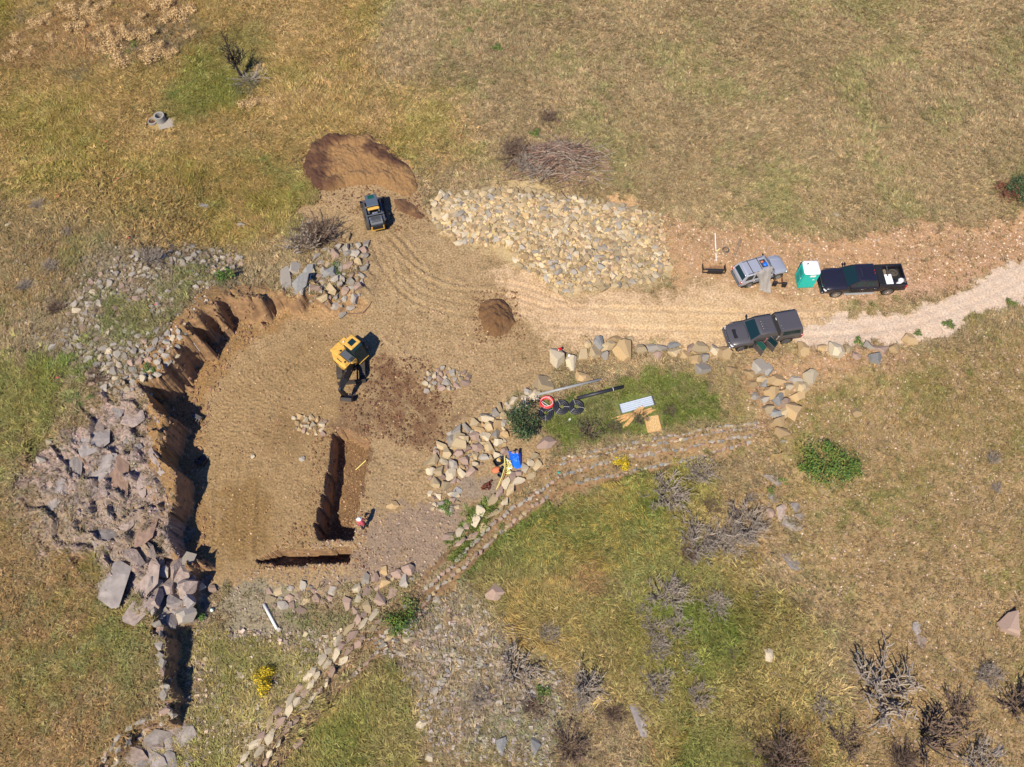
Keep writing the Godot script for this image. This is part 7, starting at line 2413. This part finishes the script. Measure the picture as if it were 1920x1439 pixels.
	for e in [[941, 884, 0.2, "machine_black", "black bucket beside the yellow ropes"], [937, 893, 0.16, "machine_grey", "small grey bucket at the foot of the long pole"]]:
		var bu := thing("bucket", e[4], "bucket", on_ground(e[0], e[1]))
		var m := MB.new()
		m.group = 1
		m.lathe(Vector3.ZERO, Vector3.UP, [[e[2] * 0.8, 0.0], [e[2], 0.36], [e[2] * 1.06, 0.37], [e[2] * 0.93, 0.35], [e[2] * 0.75, 0.05]], 16)
		part("shell", m.done(), M[e[3]], bu)
		var hm := MB.new()
		hm.ring(Vector3(0, 0.3, 0), Vector3(0.2, 0.5, 0.8).normalized(), e[2] * 1.08, 0.012, 16, 4)
		part("handle", hm.done(), M["worn_steel"], bu)
	stick("wooden_pole", "long pale pole lying from the ropes down across the capstones", "pole", [[946, 860], [947, 878], [941, 898], [931, 921]], 0.045, 0.04, "strap_yellow", 7, 0.3)
	stick("wooden_pole", "second pale pole resting beside the long one", "pole", [[949, 878], [945, 895], [934, 918]], 0.035, 0.035, "lumber", 7, 0.22)
	stick("wooden_pole", "short white lath pointing to the blue tarp", "lath", [[946, 860], [953, 866], [959, 872]], 0.03, 0.03, "cord_white", 6, 0.2)
	for e in [[953, 872, 0.34, "upper heap of yellow rope by the blue tarp"], [952, 884, 0.28, "lower heap of yellow rope by the black bucket"]]:
		var m := MB.new()
		var pts := []
		var rad := []
		for k in 60:
			var an := k * 0.62
			pts.append(Vector3(cos(an) * e[2] * (0.5 + 0.5 * sin(k * 0.37)), 0.05 + 0.002 * k + 0.04 * sin(k * 1.3), sin(an * 1.1) * e[2] * 0.9))
			rad.append(0.022)
		m.group = 1
		m.tube(pts, rad, 5)
		single("yellow_rope", m.done(), M["strap_yellow"], e[3], "rope", on_ground(e[0], e[1], 0.05))
	single("white_jug", box_mesh(Vector3(0, 0.1, 0), Vector3(0.34, 0.18, 0.16), 0.05), M["white_plastic"], "white jug lying between the yellow ropes", "jug", on_ground(956, 879), 0.3)
	single("white_jug", box_mesh(Vector3(0, 0.12, 0), Vector3(0.14, 0.24, 0.2), 0.05), M["white_plastic"], "white jug standing right of the black bucket", "jug", on_ground(956, 888), 0.1)
	var ru := thing("rusted_scrap", "heap of rusted scrap iron on the bare ground near the wall", "scrap", on_ground(912, 914))
	for k in 7:
		part("iron_piece", box_mesh(Vector3(rng.randf_range(-0.25, 0.25), 0.06 + 0.05 * k, rng.randf_range(-0.35, 0.35)), Vector3(rng.randf_range(0.2, 0.5), 0.05, rng.randf_range(0.08, 0.25)), 0.01, Basis.from_euler(Vector3(rng.randf_range(-0.4, 0.4), rng.randf() * TAU, rng.randf_range(-0.4, 0.4)))), M["rust"], ru)
	single("stone_tile", box_mesh(Vector3(0, 0.04, 0), Vector3(0.55, 0.07, 0.75), 0.015), M["concrete"], "flat grey paving slab on the ground below the stone heap", "slab", on_ground(856, 924), -0.6)
	single("teal_bottle", box_mesh(Vector3(0, 0.08, 0), Vector3(0.24, 0.14, 0.16), 0.05), M["teal_dark"], "teal bottle on the terrace right of the blue tarp", "bottle", on_ground(1048, 887), 0.4)
	single("green_bucket", box_mesh(Vector3(0, 0.12, 0), Vector3(0.3, 0.24, 0.3), 0.08), mat("mint", c255(150, 190, 172), 0.6), "mint coloured tub on the cliff edge", "tub", on_ground(283, 741), 0.2)
	# concrete rings
	for e in [[286, 229, 0.42, 0.16, "low concrete ring left of the tall one in the grass"], [303, 228, 0.46, 0.75, "tall concrete well ring in the grass"]]:
		var ro := thing("concrete_ring", e[4], "well ring", on_ground(e[0], e[1]))
		var m := MB.new()
		m.group = 1
		var rr := []
		for s in [[e[2], 0.0], [e[2], e[3]], [e[2] * 0.72, e[3]], [e[2] * 0.7, 0.04]]:
			var q := []
			for i in 22:
				var an := TAU * i / 22.0
				q.append(Vector3(cos(an) * s[0], s[1], sin(an) * s[0]))
			rr.append(q)
		m.group = -1
		m.loft(rr, true, false)
		part("shell", m.done(), M["concrete"], ro)
		var fl := MB.new()
		fl.lathe(Vector3.ZERO, Vector3.UP, [[e[2] * 0.7, 0.0], [e[2] * 0.7, 0.05]], 18)
		part("bottom", fl.done(), M["soil_dark"], ro)
	single("concrete_pad", box_mesh(Vector3(0, 0.03, 0), Vector3(1.5, 0.1, 1.1), 0.03), M["stone_grey"], "concrete pad under the tall well ring", "pad", on_ground(313, 232), 0.3)
	# sticks
	stick("fallen_branch", "long thin bent dead stem across the stony left slope", "branch", [[292, 424], [312, 448], [325, 490], [323, 545], [312, 580], [306, 610], [302, 635]], 0.05, 0.02, "dead_brown", 5, 0.1)
	stick("fallen_branch", "straight dark stick above the dead shrub on the stony slope", "branch", [[264, 458], [289, 491]], 0.04, 0.03, "charred", 5, 0.2)
	stick("fallen_branch", "short dark stick left of the dead shrub on the stony slope", "branch", [[268, 486], [284, 506]], 0.03, 0.03, "charred", 5, 0.2)
	stick("fallen_branch", "bleached curved branch near the cliff top", "branch", [[277, 670], [284, 652], [296, 643], [306, 639]], 0.05, 0.03, "dead_grey", 5, 0.05)
	stick("fallen_branch", "bleached branch standing among the rocks at the pit head", "branch", [[589, 508], [583, 522], [581, 545], [581, 556]], 0.04, 0.03, "cord_white", 5, 0.2)
	stick("fallen_branch", "dark stick in the dry grass right of the soil heap", "branch", [[1098, 332], [1112, 340]], 0.03, 0.02, "charred", 5)
	stick("fallen_branch", "dark branch beside the dug ground below the rocks", "branch", [[606, 560], [611, 576], [620, 584]], 0.06, 0.04, "dead_brown", 5, 0.03)
	stick("fallen_branch", "stick bent along the far rim of the pad", "branch", [[650, 590], [680, 588], [692, 575], [697, 566]], 0.05, 0.03, "dead_brown", 5, 0.02)
	stick("steel_rod", "pale rod hanging out of the cliff", "rod", [[365, 646], [376, 661]], 0.03, 0.03, "cord_white", 6, 0.15)
	stick("wooden_stake", "dark stake standing in the low stone nest", "stake", [[856, 712], [852, 733]], 0.05, 0.04, "dead_brown", 5, 0.05)
	# marking flags
	var flags := [[201, 272, "pink flag in the grass below the concrete rings"], [222, 342, "pink flag in the middle of the left meadow"], [243, 453, "pink flag at the top of the stony slope"], [110, 374, "pink flag near the left edge of the meadow"], [172, 216, "pink flag left of the concrete rings"], [110, 714, "pink flag on the grass above the rock shelf"], [293, 577, "red flag on the slope above the cliff"]]
	for f in flags:
		var fo := thing("marking_flag", f[2], "flag", on_ground(f[0], f[1]), 0.3)
		var m := MB.new()
		m.tube([Vector3.ZERO, Vector3(0, 0.5, 0)], [0.006, 0.006], 4)
		part("wire", m.done(), M["worn_steel"], fo)
		part("cloth", box_mesh(Vector3(0.09, 0.44, 0), Vector3(0.18, 0.12, 0.012), 0.0, Basis(Vector3.RIGHT, 1.1)), M["flag_pink"], fo)
	# the red tool on the boulder
	single("red_tool", box_mesh(Vector3(0, 0.08, 0), Vector3(0.34, 0.16, 0.2), 0.04), M["lens_red"], "red tool lying on the pale boulder by the road", "tool", on_ground(1049, 660, 0.35), 0.5)
	single("white_cup", box_mesh(Vector3(0, 0.05, 0), Vector3(0.2, 0.12, 0.2), 0.05), M["white_plastic"], "white cup on the second boulder of the road row", "cup", on_ground(1067, 672, 0.4), 0.2)

# ---------------------------------------------------------------- the person

func build_person() -> void:
	var p := spot(684, 990)
	var o := thing("person", "person in white hard hat, pink shirt and dark trousers standing by the trench", "person", p, yaw(p, spot(660, 975)))
	# x is forward; z to the right
	var skin := c255(196, 140, 112).srgb_to_linear()
	var shirt := c255(188, 84, 90).srgb_to_linear()
	var dark := c255(44, 44, 52).srgb_to_linear()
	var boot := c255(64, 52, 42).srgb_to_linear()
	var bones := [
		[Vector3(0.0, 0.95, 0.0), Vector3(0.05, 1.2, 0.0), 0.15, 0.15, shirt], [Vector3(0.05, 1.2, 0.0), Vector3(0.1, 1.4, 0.0), 0.16, 0.13, shirt],
		[Vector3(0.09, 1.38, -0.15), Vector3(0.09, 1.38, 0.15), 0.08, 0.08, shirt], [Vector3(0.1, 1.42, 0), Vector3(0.14, 1.53, 0), 0.06, 0.055, skin], [Vector3(0.15, 1.58, 0), Vector3(0.17, 1.68, 0), 0.085, 0.1, skin], [Vector3(0.25, 1.6, 0), Vector3(0.275, 1.59, 0), 0.02, 0.012, skin],
		[Vector3(0, 0.92, -0.08), Vector3(0, 0.92, 0.08), 0.13, 0.13, dark],
		[Vector3(0.0, 0.9, -0.1), Vector3(0.06, 0.5, -0.13), 0.1, 0.065, dark], [Vector3(0.06, 0.5, -0.13), Vector3(0.0, 0.1, -0.14), 0.065, 0.05, dark], [Vector3(0.0, 0.05, -0.14), Vector3(0.16, 0.035, -0.16), 0.055, 0.045, boot],
		[Vector3(0.0, 0.9, 0.1), Vector3(0.02, 0.5, 0.13), 0.1, 0.065, dark], [Vector3(0.02, 0.5, 0.13), Vector3(-0.06, 0.1, 0.14), 0.065, 0.05, dark], [Vector3(-0.06, 0.05, 0.14), Vector3(0.1, 0.035, 0.17), 0.055, 0.045, boot],
		[Vector3(0.09, 1.38, -0.2), Vector3(0.1, 1.12, -0.28), 0.062, 0.05, shirt], [Vector3(0.1, 1.12, -0.28), Vector3(0.32, 1.02, -0.18), 0.046, 0.032, skin],
		[Vector3(0.09, 1.38, 0.2), Vector3(0.08, 1.12, 0.28), 0.062, 0.05, shirt], [Vector3(0.08, 1.12, 0.28), Vector3(0.3, 1.02, 0.16), 0.046, 0.032, skin],
	]
	var cell := 0.024
	var lo := Vector3(-0.26, -0.03, -0.4)
	var nx := 28
	var ny := 76
	var nz := 34
	var f := PackedFloat32Array()
	f.resize(nx * ny * nz)
	f.fill(1.0)
	for b in bones:
		var A: Vector3 = b[0]
		var B: Vector3 = b[1]
		var reach: float = maxf(b[2], b[3]) + 0.07
		var mn := ((A.min(B) - Vector3.ONE * reach) - lo) / cell
		var mx := ((A.max(B) + Vector3.ONE * reach) - lo) / cell
		var ab := B - A
		var l2 := maxf(ab.length_squared(), 1e-6)
		for iy in range(maxi(0, int(mn.y)), mini(ny - 1, int(mx.y)) + 1):
			for iz in range(maxi(0, int(mn.z)), mini(nz - 1, int(mx.z)) + 1):
				for ix in range(maxi(0, int(mn.x)), mini(nx - 1, int(mx.x)) + 1):
					var q := lo + Vector3(ix, iy, iz) * cell
					var t := clampf((q - A).dot(ab) / l2, 0.0, 1.0)
					var dd := q.distance_to(A + ab * t) - lerpf(b[2], b[3], t)
					var i := (iy * nz + iz) * nx + ix
					var k := 0.035
					var h := clampf(0.5 + 0.5 * (f[i] - dd) / k, 0.0, 1.0)
					f[i] = lerpf(f[i], dd, h) - k * h * (1.0 - h)
	var vert := {}
	var st := SurfaceTool.new()
	st.begin(Mesh.PRIMITIVE_TRIANGLES)
	var count := 0
	for iy in ny - 1:
		for iz in nz - 1:
			for ix in nx - 1:
				var base := (iy * nz + iz) * nx + ix
				var s := Vector3.ZERO
				var n := 0
				for e in [[0, 1], [0, nx], [0, nx * nz], [1, 1 + nx], [1, 1 + nx * nz], [nx, nx + 1], [nx, nx + nx * nz], [nx * nz, nx * nz + 1], [nx * nz, nx * nz + nx], [1 + nx, 1 + nx + nx * nz], [1 + nx * nz, 1 + nx + nx * nz], [nx + nx * nz, 1 + nx + nx * nz]]:
					var a := f[base + e[0]]
					var b2 := f[base + e[1]]
					if (a < 0.0) != (b2 < 0.0):
						var t := a / (a - b2)
						s += corner(e[0], nx, nz).lerp(corner(e[1], nx, nz), t)
						n += 1
				if n == 0:
					continue
				var v := lo + (Vector3(ix, iy, iz) + s / n) * cell
				var best := 1e9
				var col := dark
				for b in bones:
					var ab: Vector3 = b[1] - b[0]
					var t := clampf((v - b[0]).dot(ab) / maxf(ab.length_squared(), 1e-6), 0.0, 1.0)
					var dd := v.distance_to(b[0] + ab * t) - lerpf(b[2], b[3], t)
					if dd < best:
						best = dd
						col = b[4]
				st.set_smooth_group(1)
				st.set_color(col)
				st.add_vertex(v)
				vert[base] = count
				count += 1
	for iy in range(1, ny - 1):
		for iz in range(1, nz - 1):
			for ix in range(1, nx - 1):
				var i := (iy * nz + iz) * nx + ix
				for ax in [[1, nx, nx * nz], [nx, nx * nz, 1], [nx * nz, 1, nx]]:
					var a := f[i]
					var b2 := f[i + ax[0]]
					if (a < 0.0) == (b2 < 0.0):
						continue
					var q := [i, i - ax[1], i - ax[1] - ax[2], i - ax[2]]
					if not (vert.has(q[0]) and vert.has(q[1]) and vert.has(q[2]) and vert.has(q[3])):
						continue
					if a < 0.0:
						q.reverse()
					for k in [0, 1, 2, 0, 2, 3]:
						st.add_index(vert[q[k]])
	# hands: palm and five bent fingers each
	for s in [-1, 1]:
		var wrist := Vector3(0.32, 1.02, -0.18) if s < 0 else Vector3(0.3, 1.02, 0.16)
		var hm := MB.new()
		hm.tint = skin
		hm.box(wrist + Vector3(0.05, -0.01, -0.01 * s), Vector3(0.1, 0.03, 0.085), Basis.IDENTITY, 0.012)
		for k in 4:
			var z := -0.03 + 0.02 * k
			var l: float = [0.06, 0.075, 0.08, 0.065][k]
			var a := wrist + Vector3(0.09, -0.01, z)
			hm.tube([a, a + Vector3(l * 0.5, -0.012, 0), a + Vector3(l * 0.85, -0.04, 0)], [0.01, 0.009, 0.007], 6)
		var th := wrist + Vector3(0.04, -0.005, -0.045 * s)
		hm.tube([th, th + Vector3(0.03, -0.01, -0.025 * s), th + Vector3(0.06, -0.02, -0.02 * s)], [0.012, 0.011, 0.008], 6)
		st.append_from(hm.done(), 0, Transform3D.IDENTITY)
	st.generate_normals()
	part("body", st.commit(), M["person"], o)
	var hat := MB.new()
	hat.group = 1
	hat.lathe(Vector3(0.165, 1.68, 0), Vector3(0.1, 1, 0).normalized(), [[0.155, 0.0], [0.15, 0.012], [0.118, 0.02], [0.112, 0.07], [0.085, 0.115], [0.03, 0.135]], 18)
	part("hard_hat", hat.done(), M["white_plastic"], o)
	var face := MB.new()
	for s in [-1, 1]:
		face.box(Vector3(0.258, 1.635, s * 0.034), Vector3(0.012, 0.012, 0.02), Basis.IDENTITY, 0.004)
	part("eyes", face.done(), M["machine_black"], o)
	var mouth := MB.new()
	mouth.box(Vector3(0.248, 1.555, 0), Vector3(0.012, 0.008, 0.045), Basis.IDENTITY, 0.003)
	part("mouth", mouth.done(), M["seat_red"], o)
	for s in [-1, 1]:
		var ear := MB.new()
		ear.tint = skin
		ear.box(Vector3(0.16, 1.62, s * 0.1), Vector3(0.035, 0.055, 0.02), Basis.IDENTITY, 0.009)
		part("ear", ear.done(), M["person"], o)
	single("paper_sheet", box_mesh(Vector3.ZERO, Vector3(0.2, 0.008, 0.24), 0.0), M["white_plastic"], "white sheet held in the person's hands", "paper", o.transform * Vector3(0.44, 1.02, 0.0), o.rotation.y)

func corner(e: int, nx: int, nz: int) -> Vector3:
	var y := e / (nx * nz)
	var r := e - y * nx * nz
	var z := r / nx
	return Vector3(r - z * nx, y, z)

# ---------------------------------------------------------------- everything

func _ready() -> void:
	var cam := Camera3D.new()
	cam.name = "camera"
	cam.fov = rad_to_deg(2.0 * atan(719.5 / FOCAL))
	cam.position = Vector3(0, EYE, 0)
	cam.rotation_degrees = Vector3(-(90.0 - TILT), 0, 0)
	cam.near = 0.5
	cam.far = 2000.0
	add_child(cam)
	cam.current = true
	var we := WorldEnvironment.new()
	we.name = "world"
	var env := Environment.new()
	env.background_mode = Environment.BG_SKY
	var sky := Sky.new()
	var sm := ProceduralSkyMaterial.new()
	sm.sky_top_color = Color(0.20, 0.36, 0.68)
	sm.sky_horizon_color = Color(0.62, 0.72, 0.84)
	sm.ground_bottom_color = Color(0.32, 0.27, 0.2)
	sm.ground_horizon_color = Color(0.5, 0.47, 0.42)
	sm.sky_energy_multiplier = 1.0
	sky.sky_material = sm
	env.sky = sky
	env.background_energy_multiplier = 0.8
	env.tonemap_mode = Environment.TONE_MAPPER_LINEAR
	env.tonemap_exposure = 1.3
	env.sdfgi_enabled = true
	env.ssao_enabled = true
	env.ssil_enabled = true
	we.environment = env
	add_child(we)
	var sun := DirectionalLight3D.new()
	sun.name = "sun"
	sun.light_energy = 1.5
	sun.light_color = Color(1.0, 0.965, 0.915)
	sun.light_angular_distance = 0.53
	sun.shadow_enabled = true
	add_child(sun)
	var el := deg_to_rad(53.0)
	sun.look_at_from_position(Vector3.ZERO, Vector3(0.47 * cos(el), -sin(el), -0.88 * cos(el)), Vector3.UP)
	rng.seed = 7
	make_materials()
	build_heights()
	build_terrain()
	make_stone_shapes()
	build_walls()
	build_heaps()
	build_boulders()
	build_outcrop()
	build_rubble()
	build_shrubs()
	build_black_pickup()
	build_grey_pickup()
	build_silver_suv()
	build_toilet()
	build_skid_steer()
	build_excavator()
	build_goods()
	build_person()
	build_gravel()
	build_tall_grass()
	build_grass()
